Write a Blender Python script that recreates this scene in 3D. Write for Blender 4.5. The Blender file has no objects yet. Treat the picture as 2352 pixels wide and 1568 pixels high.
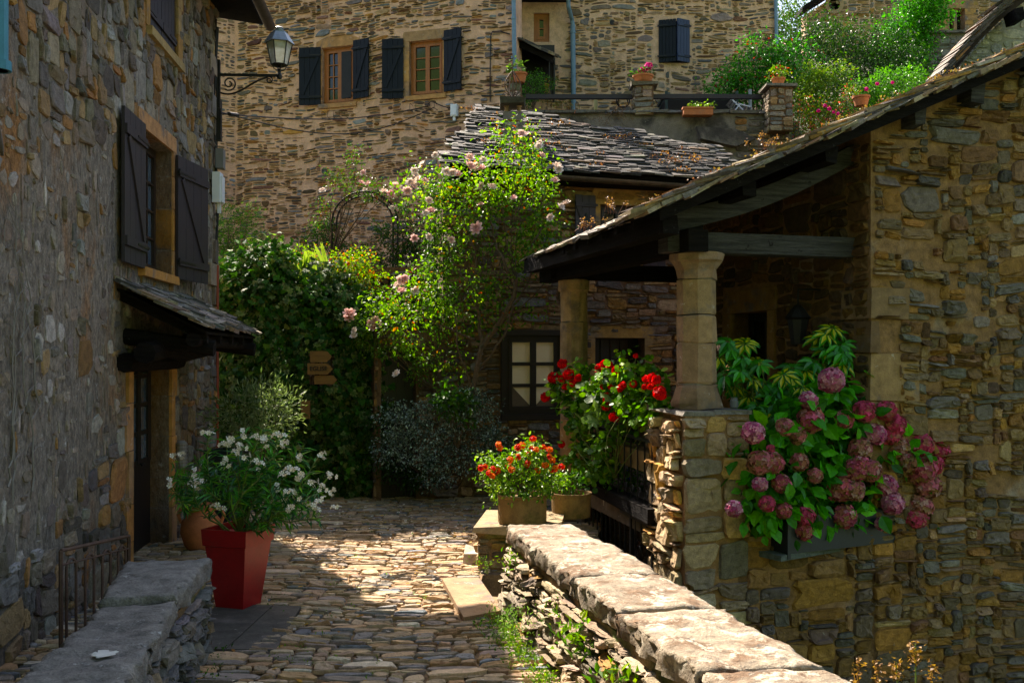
import bpy, math, random
import numpy as np
from mathutils import Vector

# ------------------------------------------------------------------ camera, world, sun
F, CX, CY, H = 2200.0, 1176.0, 815.0, 2.1      # focal length / principal column / horizon row measured on a 2352 px wide view
scn = bpy.context.scene
cam = bpy.data.objects.new('camera', bpy.data.cameras.new('camera'))
scn.collection.objects.link(cam)
cam.location = (0, 0, H); cam.rotation_euler = (math.radians(90), 0, 0)
cam.data.sensor_width = 36; cam.data.lens = F / 2352 * 36
cam.data.shift_y = (CY - 784) / 2352
cam.data.clip_start = 0.05; cam.data.clip_end = 1500
scn.camera = cam
SUN_AZ = Vector((-0.50, 0.866)); SUN_EL = 46.5
world = bpy.data.worlds.new('World'); scn.world = world; world.use_nodes = True
wn = world.node_tree
sky = wn.nodes.new('ShaderNodeTexSky'); sky.sky_type = 'NISHITA'; sky.sun_disc = False
sky.sun_elevation = math.radians(SUN_EL); sky.sun_rotation = math.atan2(SUN_AZ.x, SUN_AZ.y)
sky.air_density = 1.0; sky.dust_density = 2.0; sky.ozone_density = 1.0
bg = wn.nodes['Background']; bg.inputs[1].default_value = 0.108
wn.links.new(sky.outputs[0], bg.inputs[0])
sd = bpy.data.lights.new('sun', 'SUN'); sd.energy = 5.0; sd.angle = math.radians(0.5); sd.color = (1, .93, .82)
sun = bpy.data.objects.new('sun', sd); scn.collection.objects.link(sun)
ce = math.cos(math.radians(SUN_EL))
sdir = Vector((SUN_AZ.x * ce, SUN_AZ.y * ce, math.sin(math.radians(SUN_EL))))
sun.rotation_euler = sdir.to_track_quat('Z', 'Y').to_euler(); sun.location = (-8, 12, 20)
scn.view_settings.view_transform = 'Standard'; scn.view_settings.look = 'None'
scn.view_settings.exposure = 1.75; scn.view_settings.gamma = 1
scn.view_settings.use_white_balance = True; scn.view_settings.white_balance_temperature = 6950; scn.view_settings.white_balance_tint = 14
scn.render.engine = 'CYCLES'

# ------------------------------------------------------------------ helpers
RS = np.random.default_rng
def P(px, py, d): return np.array([(px - CX) / F * d, d, H - (py - CY) / F * d])
def GP(px, py, z=0.0):
    d = (H - z) * F / (py - CY); return P(px, py, d)

class Plane:
    """vertical plane through O (x,y) along U (x,y); N looks out of it"""
    def __init__(s, O, U):
        s.O = np.array(O, float); s.U = np.array(U, float); s.U /= np.linalg.norm(s.U)
        s.N = np.array([s.U[1], -s.U[0]])
    def hit(s, px, py=CY):
        a = (px - CX) / F; A = np.array([[a, -s.U[0]], [1.0, -s.U[1]]])
        d, u = np.linalg.solve(A, s.O); return u, H - (py - CY) / F * d, d
    def pt(s, u, z, w=0.0):
        return np.array([s.O[0] + s.U[0] * u + s.N[0] * w, s.O[1] + s.U[1] * u + s.N[1] * w, z])
    def map(s, u, v, w):
        return np.stack([s.O[0] + s.U[0] * u + s.N[0] * w, s.O[1] + s.U[1] * u + s.N[1] * w, v], -1)

def V3(*a): return np.array(a, float)
def nrm(a):
    a = np.asarray(a, float); return a / np.maximum(np.linalg.norm(a, axis=-1, keepdims=True), 1e-9)

def wloc(o):
    l = Vector((0, 0, 0))
    while o is not None: l = l + o.location; o = o.parent
    return l

class MB:
    def __init__(s): s.v = []; s.n = 0; s.f = []; s.c = []
    def add(s, V, Fs, col=(1, 1, 1), mat=0):
        V = np.asarray(V, float).reshape(-1, 3)
        c = np.asarray(col, float)
        if c.ndim == 1: c = np.tile(c, (len(V), 1))
        s.v.append(V); s.c.append(c)
        if isinstance(Fs, np.ndarray): s.f.append((Fs + s.n, mat))
        else:
            by = {}
            for f in Fs: by.setdefault(len(f), []).append(f)
            for k, a in by.items(): s.f.append((np.array(a, int) + s.n, mat))
        s.n += len(V); return s
    def hexa(s, p, col=(1, 1, 1), mat=0):      # p: 8 points, bottom ring then top ring
        return s.add(p, [(0, 3, 2, 1), (4, 5, 6, 7), (0, 1, 5, 4), (1, 2, 6, 5), (2, 3, 7, 6), (3, 0, 4, 7)], col, mat)
    def box(s, c, size, ax=None, col=(1, 1, 1), mat=0, jit=0, rng=None):
        c = np.asarray(c, float); h = np.asarray(size, float) / 2
        X, Y, Z = (np.eye(3) if ax is None else [nrm(a) for a in ax])
        p = []
        for z in (-1, 1):
            for x, y in ((-1, -1), (1, -1), (1, 1), (-1, 1)):
                p.append(c + X * x * h[0] + Y * y * h[1] + Z * z * h[2])
        p = np.array(p)
        if jit: p = p + rng.normal(0, jit, p.shape)
        return s.hexa(p, col, mat)
    def pbox(s, pl, u0, u1, z0, z1, w0, w1, col=(1, 1, 1), mat=0):
        p = [pl.pt(u0, z0, w0), pl.pt(u1, z0, w0), pl.pt(u1, z0, w1), pl.pt(u0, z0, w1),
             pl.pt(u0, z1, w0), pl.pt(u1, z1, w0), pl.pt(u1, z1, w1), pl.pt(u0, z1, w1)]
        return s.hexa(p, col, mat)
    def prism(s, pts, off, col=(1, 1, 1), mat=0):
        pts = np.array(pts, float); n = len(pts); q = pts + np.asarray(off, float)
        Fs = [tuple(range(n)), tuple(range(2 * n - 1, n - 1, -1))] + [(i, n + i, n + (i + 1) % n, (i + 1) % n) for i in range(n)]
        return s.add(np.vstack([pts, q]), Fs, col, mat)
    def tube(s, pts, r, n=8, col=(1, 1, 1), mat=0, caps=True):
        pts = np.array(pts, float); m = len(pts); r = np.broadcast_to(r, (m,))
        T = np.gradient(pts, axis=0); T = nrm(T)
        up = np.array([0, 0, 1.0]) if abs(T[0][2]) < .9 else np.array([1.0, 0, 0])
        A = nrm(np.cross(T[0], up)); rings = []
        for i in range(m):
            A = nrm(A - T[i] * np.dot(A, T[i])); B = np.cross(T[i], A)
            t = np.arange(n) / n * 2 * math.pi
            rings.append(pts[i] + r[i] * (np.cos(t)[:, None] * A + np.sin(t)[:, None] * B))
        Fs = []
        for i in range(m - 1):
            for j in range(n): Fs.append((i * n + j, i * n + (j + 1) % n, (i + 1) * n + (j + 1) % n, (i + 1) * n + j))
        if caps: Fs.append(tuple(range(n - 1, -1, -1))); Fs.append(tuple((m - 1) * n + j for j in range(n)))
        return s.add(np.vstack(rings), Fs, col, mat)
    def lathe(s, c, prof, n=24, col=(1, 1, 1), mat=0, sq=False, ax=None):
        """prof: list (r,z); sq -> square section"""
        c = np.asarray(c, float); rings = []
        X, Y, Z = (np.eye(3) if ax is None else [nrm(a) for a in ax])
        if sq: n = 4
        t = (np.arange(n) + (.5 if sq else 0)) / n * 2 * math.pi; k = math.sqrt(2) if sq else 1
        for r, z in prof: rings.append(c + r * k * (np.cos(t)[:, None] * X + np.sin(t)[:, None] * Y) + z * Z)
        m = len(prof); Fs = []
        for i in range(m - 1):
            for j in range(n): Fs.append((i * n + j, i * n + (j + 1) % n, (i + 1) * n + (j + 1) % n, (i + 1) * n + j))
        if prof[0][0] > 1e-4: Fs.append(tuple(range(n - 1, -1, -1)))
        if prof[-1][0] > 1e-4: Fs.append(tuple((m - 1) * n + j for j in range(n)))
        return s.add(np.vstack(rings), Fs, col, mat)
    def scatter(s, T, TF, pos, X, Y, Z, size, col, mat=0, tcol=None):
        """instances of template T (k,3) with faces TF (m,n) baked in; X,Y,Z (N,3) axes; size (N,) or (N,3)"""
        T = np.asarray(T, float); TF = np.asarray(TF, int); N = len(pos); k = len(T)
        size = np.asarray(size, float)
        if size.ndim == 1: size = np.repeat(size[:, None], 3, 1)
        V = (pos[:, None, :] + T[None, :, 0, None] * (X * size[:, 0:1])[:, None, :] + T[None, :, 1, None] * (Y * size[:, 1:2])[:, None, :]
             + T[None, :, 2, None] * (Z * size[:, 2:3])[:, None, :])
        C = np.repeat(np.asarray(col, float)[:, None, :], k, 1)
        if tcol is not None: C = C * tcol[None, :, :] if tcol.ndim == 2 else tcol
        Fs = (TF[None] + (np.arange(N) * k)[:, None, None]).reshape(-1, TF.shape[1])
        s.v.append(V.reshape(-1, 3)); s.c.append(C.reshape(-1, 3)); s.f.append((Fs + s.n, mat)); s.n += N * k
        return s
    def build(s, name, mats, parent=None, smooth=False, world=True):
        me = bpy.data.meshes.new(name); V = np.vstack(s.v).astype(np.float32)
        if parent is not None and world: V = V - np.array(wloc(parent), dtype=np.float32)
        me.vertices.add(len(V)); me.vertices.foreach_set('co', V.ravel())
        idx = np.concatenate([f.ravel() for f, m in s.f]); tot = np.concatenate([np.full(len(f), f.shape[1]) for f, m in s.f])
        mi = np.concatenate([np.full(len(f), m) for f, m in s.f])
        me.loops.add(len(idx)); me.loops.foreach_set('vertex_index', idx.astype(np.int32))
        me.polygons.add(len(tot)); st = np.concatenate([[0], np.cumsum(tot)[:-1]])
        me.polygons.foreach_set('loop_start', st.astype(np.int32)); me.polygons.foreach_set('material_index', mi.astype(np.int32))
        me.update(calc_edges=True); me.validate()
        me.polygons.foreach_set('use_smooth', np.full(len(me.polygons), bool(smooth)))
        a = me.color_attributes.new('Col', 'FLOAT_COLOR', 'POINT')
        C = np.vstack(s.c); a.data.foreach_set('color', np.hstack([C, np.ones((len(C), 1))]).astype(np.float32).ravel())
        for m in (mats if isinstance(mats, (list, tuple)) else [mats]): me.materials.append(m)
        o = bpy.data.objects.new(name, me); scn.collection.objects.link(o)
        if parent is not None: o.parent = parent
        return o

def tag(o, label=None, cat=None, group=None, kind=None):
    if label: o['label'] = label
    if cat: o['category'] = cat
    if group: o['group'] = group
    if kind: o['kind'] = kind
    return o
def thing(name, label, cat, loc=(0, 0, 0), group=None):
    o = bpy.data.objects.new(name, None); scn.collection.objects.link(o); o.location = tuple(float(x) for x in loc)
    o.empty_display_size = .2
    return tag(o, label, cat, group)
def inst(src, parent, wpos, rot=(0, 0, 0), scale=1.0):
    """copy of a part (shares mesh) placed at world position under parent"""
    c = src.copy(); scn.collection.objects.link(c); c.parent = parent
    c.location = Vector(wpos) - wloc(parent); c.rotation_euler = rot
    c.scale = (scale,) * 3 if not isinstance(scale, tuple) else scale
    return c

# ------------------------------------------------------------------ materials
def mat_new(name):
    m = bpy.data.materials.new(name); m.use_nodes = True; return m, m.node_tree, m.node_tree.nodes['Principled BSDF']
def N_(t, k, **kw):
    n = t.nodes.new(k)
    for a, b in kw.items(): setattr(n, a, b)
    return n
def noise(t, scale, detail=6, rough=.6, co=None, dist=0):
    n = N_(t, 'ShaderNodeTexNoise'); n.inputs['Scale'].default_value = scale; n.inputs['Detail'].default_value = detail
    n.inputs['Roughness'].default_value = rough; n.inputs['Distortion'].default_value = dist
    if co is not None: t.links.new(co, n.inputs['Vector'])
    return n
def ramp(t, fac, stops):
    r = N_(t, 'ShaderNodeValToRGB'); e = r.color_ramp.elements
    e[0].position, e[0].color = stops[0][0], (*stops[0][1], 1)
    e[1].position, e[1].color = stops[-1][0], (*stops[-1][1], 1)
    for p, c in stops[1:-1]:
        x = e.new(p); x.color = (*c, 1)
    t.links.new(fac, r.inputs[0]); return r
def mixc(t, a, b, fac, mode='MIX'):
    m = N_(t, 'ShaderNodeMix', data_type='RGBA', blend_type=mode)
    for s, x in ((6, a), (7, b)):
        if hasattr(x, 'default_value') and hasattr(x, 'is_output'): t.links.new(x, m.inputs[s])
        else: m.inputs[s].default_value = (*x, 1)
    if hasattr(fac, 'is_output'): t.links.new(fac, m.inputs[0])
    else: m.inputs[0].default_value = fac
    return m.outputs[2]
def g3(v): return (v, v, v)
def surface(name, base=None, amp=.35, s1=18, s2=140, bump=.5, bdist=.01, rough=.9, spots=None, spot_scale=9, spot_lo=.6, stretch=(1, 1, 1),
            stains=None, stain_scale=1.2, stain_lo=.5, spec=.3, metallic=0, stains2=None, stain2_lo=.56):
    """base None -> colour attribute. spots = small lichen patches, stains = big patches"""
    m, t, b = mat_new(name); co = N_(t, 'ShaderNodeTexCoord').outputs['Object']
    mp = N_(t, 'ShaderNodeMapping'); mp.inputs['Scale'].default_value = stretch; t.links.new(co, mp.inputs[0]); co2 = mp.outputs[0]
    if base is None: c = N_(t, 'ShaderNodeVertexColor', layer_name='Col').outputs[0]
    else: c = N_(t, 'ShaderNodeRGB').outputs[0]; c.default_value = (*base, 1)
    if stains is not None:
        n = noise(t, stain_scale, 8, .65, co2, .3); r = ramp(t, n.outputs[0], [(stain_lo, g3(0)), (stain_lo + .12, g3(1))])
        c = mixc(t, c, stains, r.outputs[0])
    if stains2 is not None:
        n = noise(t, stain_scale * 2.3, 8, .7, co2, .3); r = ramp(t, n.outputs[0], [(stain2_lo, g3(0)), (stain2_lo + .1, g3(1))])
        c = mixc(t, c, stains2, r.outputs[0])
    n1 = noise(t, s1, 8, .65, co2); r1 = ramp(t, n1.outputs[0], [(.3, g3(1 - amp)), (.7, g3(1 + amp))])
    c = mixc(t, c, r1.outputs[0], 1, 'MULTIPLY')
    n2 = noise(t, s2, 4, .7, co2); r2 = ramp(t, n2.outputs[0], [(.3, g3(1 - amp * .6)), (.7, g3(1 + amp * .6))])
    c = mixc(t, c, r2.outputs[0], 1, 'MULTIPLY')
    if spots is not None:
        n = noise(t, spot_scale, 8, .75, co, .2); r = ramp(t, n.outputs[0], [(spot_lo, g3(0)), (spot_lo + .06, g3(1))])
        c = mixc(t, c, spots, r.outputs[0])
    t.links.new(c, b.inputs['Base Color']); b.inputs['Roughness'].default_value = rough
    b.inputs['Specular IOR Level'].default_value = spec; b.inputs['Metallic'].default_value = metallic
    if bump:
        add = N_(t, 'ShaderNodeMath', operation='ADD'); t.links.new(n1.outputs[0], add.inputs[0])
        mu = N_(t, 'ShaderNodeMath', operation='MULTIPLY'); mu.inputs[1].default_value = .45; t.links.new(n2.outputs[0], mu.inputs[0])
        t.links.new(mu.outputs[0], add.inputs[1])
        bn = N_(t, 'ShaderNodeBump'); bn.inputs['Strength'].default_value = bump; bn.inputs['Distance'].default_value = bdist
        t.links.new(add.outputs[0], bn.inputs['Height']); t.links.new(bn.outputs[0], b.inputs['Normal'])
    return m
def leafmat(name, trans=.35, rough=.45, spec=.35, tint=(1.15, 1.3, .5)):
    m, t, b = mat_new(name); c = N_(t, 'ShaderNodeVertexColor', layer_name='Col').outputs[0]
    co = N_(t, 'ShaderNodeTexCoord').outputs['Object']; n = noise(t, 30, 3, .6, co)
    r = ramp(t, n.outputs[0], [(.3, g3(.75)), (.7, g3(1.25))]); c = mixc(t, c, r.outputs[0], 1, 'MULTIPLY')
    t.links.new(c, b.inputs['Base Color']); b.inputs['Roughness'].default_value = rough; b.inputs['Specular IOR Level'].default_value = spec
    tr = N_(t, 'ShaderNodeBsdfTranslucent'); ct = mixc(t, c, tint, 1, 'MULTIPLY'); t.links.new(ct, tr.inputs[0])
    mx = N_(t, 'ShaderNodeMixShader'); mx.inputs[0].default_value = trans
    t.links.new(b.outputs[0], mx.inputs[1]); t.links.new(tr.outputs[0], mx.inputs[2])
    t.links.new(mx.outputs[0], t.nodes['Material Output'].inputs[0]); return m
M = {}
M['stone'] = surface('rubble_stone', None, .4, 16, 90, 1.0, .02, spots=(.42, .40, .34), spot_scale=11, spot_lo=.66)
M['stone_far'] = surface('facade_stone', None, .3, 9, 60, .7, .02)
M['mortar_far'] = surface('facade_mortar', (.66, .41, .26), .25, 6, 50, 1.0, .03, stains=(.50, .28, .18), stain_scale=.6, stain_lo=.55)
M['mortar_upper'] = surface('upper_house_mortar', (.63, .41, .26), .25, 6, 50, 1.0, .03, stains=(.44, .29, .17), stain_scale=.7, stain_lo=.52)
M['mortar_right'] = surface('ochre_mortar', (.29, .16, .065), .4, 12, 90, 1.0, .02, stains=(.33, .25, .18), stain_scale=1.1, stain_lo=.55)
M['mortar_left'] = surface('roughcast_render', (.27, .225, .175), .6, 22, 90, 1.0, .06, stretch=(1, 1, .5), stains=(.36, .17, .055), stain_scale=.9, stain_lo=.53,
                           stains2=(.10, .09, .08), stain2_lo=.58, spots=(.52, .50, .46), spot_scale=12, spot_lo=.60)
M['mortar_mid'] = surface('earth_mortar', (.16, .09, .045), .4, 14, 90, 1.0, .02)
M['sandstone'] = surface('dressed_sandstone', None, .32, 8, 100, 1.0, .010, stains=(.17, .135, .11), stain_scale=2.6, stain_lo=.54, spots=(.52, .47, .38), spot_scale=6, spot_lo=.62)
M['capstone'] = surface('lichen_capstone', None, .4, 14, 80, 1.0, .03, stains=(.17, .105, .06), stain_scale=4.0, stain_lo=.47, stains2=(.12, .10, .08), stain2_lo=.56, spots=(.50, .44, .33), spot_scale=9, spot_lo=.53)
M['capgrey'] = surface('grey_capstone', None, .45, 9, 70, 1.0, .03, stains=(.12, .115, .10), stain_scale=3.0, stain_lo=.54, spots=(.42, .42, .38), spot_scale=6, spot_lo=.60)
M['slate'] = surface('stone_slate', None, .45, 20, 130, .9, .008, rough=.75, spots=(.34, .28, .18), spot_scale=10, spot_lo=.62)
M['cobble'] = surface('cobble_stone', None, .3, 14, 100, 1.0, .015, rough=.8, spots=(.20, .14, .07), spot_scale=7, spot_lo=.64)
M['soil'] = surface('joint_earth', (.20, .125, .06), .45, 10, 80, 1.0, .012, stains=(.10, .13, .03), stain_scale=1.6, stain_lo=.55)
M['ground'] = surface('valley_ground', (.06, .07, .03), .5, .6, 6, .6, .05)
M['turf'] = surface('garden_soil', (.05, .055, .02), .5, 3, 20, .8, .03)
M['darkwood'] = surface('weathered_dark_oak', (.011, .009, .008), .5, 10, 60, 1.0, .02, rough=.9, spec=.1, stretch=(.35, .35, 3.0), spots=(.07, .068, .068), spot_scale=15, spot_lo=.62)
M['greywood'] = surface('silvered_oak', (.075, .071, .068), .6, 7, 50, 1.0, .03, rough=.85, spec=.1, stretch=(.3, .3, 5.0), spots=(.02, .018, .016), spot_scale=12, spot_lo=.60)
M['bark'] = surface('bark', (.11, .075, .045), .4, 30, 120, .8, .006)
M['stem'] = surface('green_stem', (.12, .17, .04), .3, 30, 120, .3, .003)
def plain(name, c, rough=.6, amp=.12, bump=.15, metallic=0, spec=.4, s1=12, stretch=(1, 1, 1)):
    return surface(name, c, amp, s1, 90, bump, .003, rough=rough, spec=spec, metallic=metallic, stretch=stretch)
M['shutter_left'] = plain('plum_grey_paint', (.028, .022, .027), .55, .2, .3, stretch=(3, 3, .4))
M['shutter_blue'] = plain('blue_black_paint', (.006, .010, .016), .6, .25, .3, stretch=(3, 3, .4), spec=.2)
M['shutter_skylit'] = plain('skylit_blue_black_paint', (.014, .030, .070), .5, .25, .3, stretch=(3, 3, .4))  # bluer copy of the shutter paint, sky light put into the colour
M['window_wood'] = plain('orange_varnished_wood', (.32, .11, .022), .45, .2, .15, stretch=(2, 2, .5))
M['brown_frame'] = plain('dark_brown_frame', (.022, .012, .008), .5)
M['black_iron'] = plain('black_iron', (.016, .015, .015), .5, .3, .3, metallic=.3)
M['rust_iron'] = plain('rusty_iron', (.10, .055, .035), .8, .4, .4)
M['zinc'] = plain('zinc', (.20, .235, .25), .45, .2, .1, metallic=.5)
M['zinc_dark'] = plain('dark_zinc_gutter', (.085, .065, .05), .45, .35, .2, metallic=.5)
M['blue_pipe'] = plain('blue_grey_pipe', (.13, .23, .31), .45, .15, .1)
M['cyan_pipe'] = plain('cyan_pipe', (.03, .20, .27), .45)
M['red_pipe'] = plain('red_pipe', (.28, .045, .02), .5)
M['white_plastic'] = plain('white_plastic', (.70, .74, .78), .4, .05, 0)
M['cream_plastic'] = plain('cream_plastic', (.62, .58, .36), .45, .08, 0)
M['grey_plastic'] = plain('grey_plastic', (.17, .17, .17), .5)
M['red_pot'] = surface('glossy_red_resin', (.30, .006, .008), .18, 9, 60, .06, .002, rough=.36, spec=.5, stains=(.22, .022, .015), stain_scale=3.2, stain_lo=.56, spots=(.30, .10, .07), spot_scale=16, spot_lo=.70)
M['terracotta'] = surface('terracotta', (.46, .155, .055), .2, 10, 90, .3, .004, stains=(.34, .16, .08), stain_scale=3, stain_lo=.56)
M['brown_pot'] = surface('brown_stoneware', (.20, .125, .045), .3, 9, 90, .5, .005, stains=(.10, .075, .02), stain_scale=3, stain_lo=.52)
M['planter'] = plain('slate_blue_metal', (.014, .022, .030), .4, .15, .05, spec=.5)
M['cable'] = plain('black_cable', (.012, .012, .012), .6)
M['dark_door'] = plain('black_brown_door', (.012, .009, .008), .5, .3, .2)
M['green_metal'] = plain('dark_green_metal', (.012, .03, .035), .4)
M['white_wood'] = plain('white_slats', (.65, .66, .66), .6)
M['sign_wood'] = plain('ochre_sign_wood', (.20, .10, .022), .6, .25, .3, stretch=(.5, .5, 4))
M['sign_letter'] = plain('black_letters', (.01, .009, .007), .6)
M['plaque'] = plain('pale_blue_plaque', (.30, .52, .58), .5)
M['leaf'] = leafmat('leaf'); M['leaf_glossy'] = leafmat('glossy_leaf', .18, .38, .42)
M['leaf_thin'] = leafmat('backlit_leaf', .55, .5, .3)
M['petal'] = leafmat('petal', .25, .7, .15, (1, .95, .92)); M['leaf_ivy'] = leafmat('ivy_leaf', .2, .6, .16)
M['lamp_glass'], _t, _b = mat_new('frosted_lamp_glass'); _b.inputs['Base Color'].default_value = (.62, .60, .48, 1); _b.inputs['Roughness'].default_value = .35
_n = noise(_t, 6, 3, .6); _r = ramp(_t, _n.outputs[0], [(.3, (.50, .47, .34)), (.7, (.70, .70, .62))]); _t.links.new(_r.outputs[0], _b.inputs['Base Color'])
_b.inputs['Transmission Weight'].default_value = .35
def glassmat(name, c1, c2, scale=3, rough=.06, spec=.6):
    m, t, b = mat_new(name); co = N_(t, 'ShaderNodeTexCoord').outputs['Object']; n = noise(t, scale, 5, .6, co)
    r = ramp(t, n.outputs[0], [(.35, c1), (.65, c2)]); t.links.new(r.outputs[0], b.inputs['Base Color'])
    b.inputs['Roughness'].default_value = rough; b.inputs['Specular IOR Level'].default_value = spec; return m
M['glass'] = glassmat('dark_window_glass', (.004, .006, .003), (.012, .022, .006), 2)  # green-black mottling in the base colour imitates reflected greenery
M['glass_blue'] = glassmat('bluish_door_glass', (.05, .075, .10), (.09, .12, .15), 2)
M['blind'] = glassmat('cream_blind_behind_glass', (.86, .64, .42), (.9, .72, .50), 2, .5, .2)  # blind colour lifted to imitate a bright reflection in the panes

# ------------------------------------------------------------------ generators
def pick(rng, pal, n, jit=.15):
    cols = np.array([p[:3] for p in pal]); w = np.array([p[3] for p in pal], float); w /= w.sum()
    c = cols[rng.choice(len(pal), n, p=w)]
    c = c * rng.normal(1, jit, (n, 1)).clip(.5, 1.6) * rng.normal(1, jit * .14, (n, 3)).clip(.6, 1.4)
    l = c.mean(1, keepdims=True); return (l + (c - l) * 1.3).clip(.003, .9)
def snoise(u, v, seed, s):
    r = np.random.RandomState(seed); o = 0
    for k in range(5):
        a, b, c, d = r.uniform(-1, 1, 4); f = s * (1 + k * .7)
        o = o + np.sin(u * f * (a + .3) * 2 + v * f * b * 2 + c * 9) / (1 + k * .5)
    return o / 2.2
def stones(mb, mapf, W, v0, v1, cell, size, seed, pal, gap=.01, relief=.02, mask=None, keep=None, mat=0, warp=.015, expo=4.5, Mn=12, tilt=.35, big=.06, jitc=.2, rough=.05, soft=False):
    """pack irregular stones over W x (v0..v1); mask(u,v) arrays->True where wall; keep(u,v)->probability"""
    rng = RS(seed); cu, cv = cell; nu = int(W / cu); nv = int((v1 - v0) / cv)
    uc = (np.arange(nu) + .5) * cu; vc = v0 + (np.arange(nv) + .5) * cv
    UU, VV = np.meshgrid(uc, vc)
    occ = ~mask(UU, VV) if mask is not None else np.zeros((nv, nu), bool)
    wl, wh, hl, hh = size; R = []
    for j in range(nv):
        i = 0
        while i < nu:
            if occ[j, i]: i += 1; continue
            if rng.random() < big: w = int(rng.integers(wh, wh * 1.5 + 2)); h = int(rng.integers(hh, hh * 1.7 + 2))
            else: w = int(rng.integers(wl, wh + 1)); h = int(rng.integers(hl, hh + 1))
            w0 = 0
            while w0 < w and i + w0 < nu and not occ[j, i + w0]: w0 += 1
            if i + w0 < nu and w0 == w:      # swallow slivers
                k = 0
                while k < wl and i + w0 + k < nu and not occ[j, i + w0 + k]: k += 1
                if k < wl: w0 += k
            h0 = 1
            while h0 < h and j + h0 < nv and not occ[j + h0, i:i + w0].any(): h0 += 1
            occ[j:j + h0, i:i + w0] = True; R.append((i * cu, v0 + j * cv, w0 * cu, h0 * cv)); i += w0
    R = np.array(R); c0 = R[:, 0] + R[:, 2] / 2; c1 = R[:, 1] + R[:, 3] / 2
    if keep is not None: k = rng.random(len(R)) < keep(c0, c1); R = R[k]; c0 = c0[k]; c1 = c1[k]
    n = len(R); t = (np.arange(Mn) / Mn * 2 * math.pi)[None] + rng.uniform(0, .5, (n, 1))
    ct, st = np.cos(t), np.sin(t); e = 2 / expo * rng.uniform(.8, 1.3, (n, 1))
    ru = np.sign(ct) * np.abs(ct) ** e; rv = np.sign(st) * np.abs(st) ** e
    jr = 1 + rng.normal(0, rough, (n, Mn)) + rng.normal(0, .06, (n, 1)) * np.sin(2 * t + rng.uniform(0, 6, (n, 1))) + rng.normal(0, .06, (n, 1)) * np.sin(3 * t + rng.uniform(0, 6, (n, 1))); shr = rng.normal(0, .10, (n, 1)); g = gap * rng.uniform(.4, 1.8, (n, 1))
    hu = np.maximum(R[:, 2:3] / 2 - g / 2, R[:, 2:3] * .25) * jr; hv = np.maximum(R[:, 3:4] / 2 - g / 2, R[:, 3:4] * .25) * jr
    rel = relief * rng.uniform(.35, 1.5, (n, 1)); tu = rng.normal(0, tilt, (n, 1)) * rel; tv = rng.normal(0, tilt, (n, 1)) * rel
    L = []
    for sc, hgt in ((1.0, -.012 / max(relief, 1e-3)), (.96, .66), (.85, 1.0), (.4, 1.02)) if soft else ((1.0, -.012 / max(relief, 1e-3)), (.975, .62), (.90, .98), (.45, 1.04)):
        s2 = sc * (1 + rng.normal(0, .03, (n, Mn)))
        u = c0[:, None] + ru * hu * s2; v = c1[:, None] + rv * hv * s2 + shr * ru * hu * .5 * s2
        w = rel * hgt + (tu * ru + tv * rv) * sc + (rng.normal(0, .16, (n, Mn)) * rel if hgt > 0 else 0)
        L.append((u, v, w))
    U = np.stack([l[0] for l in L], 1); Vv = np.stack([l[1] for l in L], 1); Wd = np.stack([l[2] for l in L], 1)
    du = snoise(U, Vv, seed + 5, 1.3) * warp; dv = snoise(Vv, U, seed + 9, 1.1) * warp
    Pt = mapf(U + du, Vv + dv, Wd).reshape(-1, 3)
    k = 4 * Mn; Fs = []
    for r in range(3):
        for j in range(Mn): Fs.append((r * Mn + j, r * Mn + (j + 1) % Mn, (r + 1) * Mn + (j + 1) % Mn, (r + 1) * Mn + j))
    q = np.array(Fs); cap = np.array([[3 * Mn + j for j in range(Mn)]])
    off = (np.arange(n) * k)[:, None, None]
    col = np.repeat(pick(rng, pal, n, jitc), k, 0)
    base = mb.n
    mb.v.append(Pt); mb.c.append(col); mb.f.append(((q[None] + off).reshape(-1, 4) + base, mat)); mb.f.append(((cap[None] + off).reshape(-1, Mn) + base, mat)); mb.n += len(Pt)
    return mb
def wallbody(mb, pl, u0, u1, z0, z1, thick, holes=(), top=None, mat=0, front=0.0):
    """solid wall with rectangular through-holes (hu0,hu1,hz0,hz1); top(u) optional sloping top"""
    cuts = sorted({u0, u1} | {min(max(h[i], u0), u1) for h in holes for i in (0, 1)})
    tp = top or (lambda u: z1)
    for a, b in zip(cuts[:-1], cuts[1:]):
        if b - a < 1e-5: continue
        m = (a + b) / 2; hs = sorted([(h[2], h[3]) for h in holes if h[0] < m < h[1]])
        z = z0
        for h0, h1 in hs:
            if h0 > z: mb.pbox(pl, a, b, z, h0, -thick, front, mat=mat)
            z = h1
        ta, tb = tp(a), tp(b)
        p = [pl.pt(a, z, -thick), pl.pt(b, z, -thick), pl.pt(b, z, front), pl.pt(a, z, front),
             pl.pt(a, ta, -thick), pl.pt(b, tb, -thick), pl.pt(b, tb, front), pl.pt(a, ta, front)]
        mb.hexa(p, mat=mat)
def inholes(holes, pad=.0):
    def f(U, V):
        ok = np.ones(U.shape, bool)
        for h in holes: ok &= ~((U > h[0] - pad) & (U < h[1] + pad) & (V > h[2] - pad) & (V < h[3] + pad))
        return ok
    return f
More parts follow.
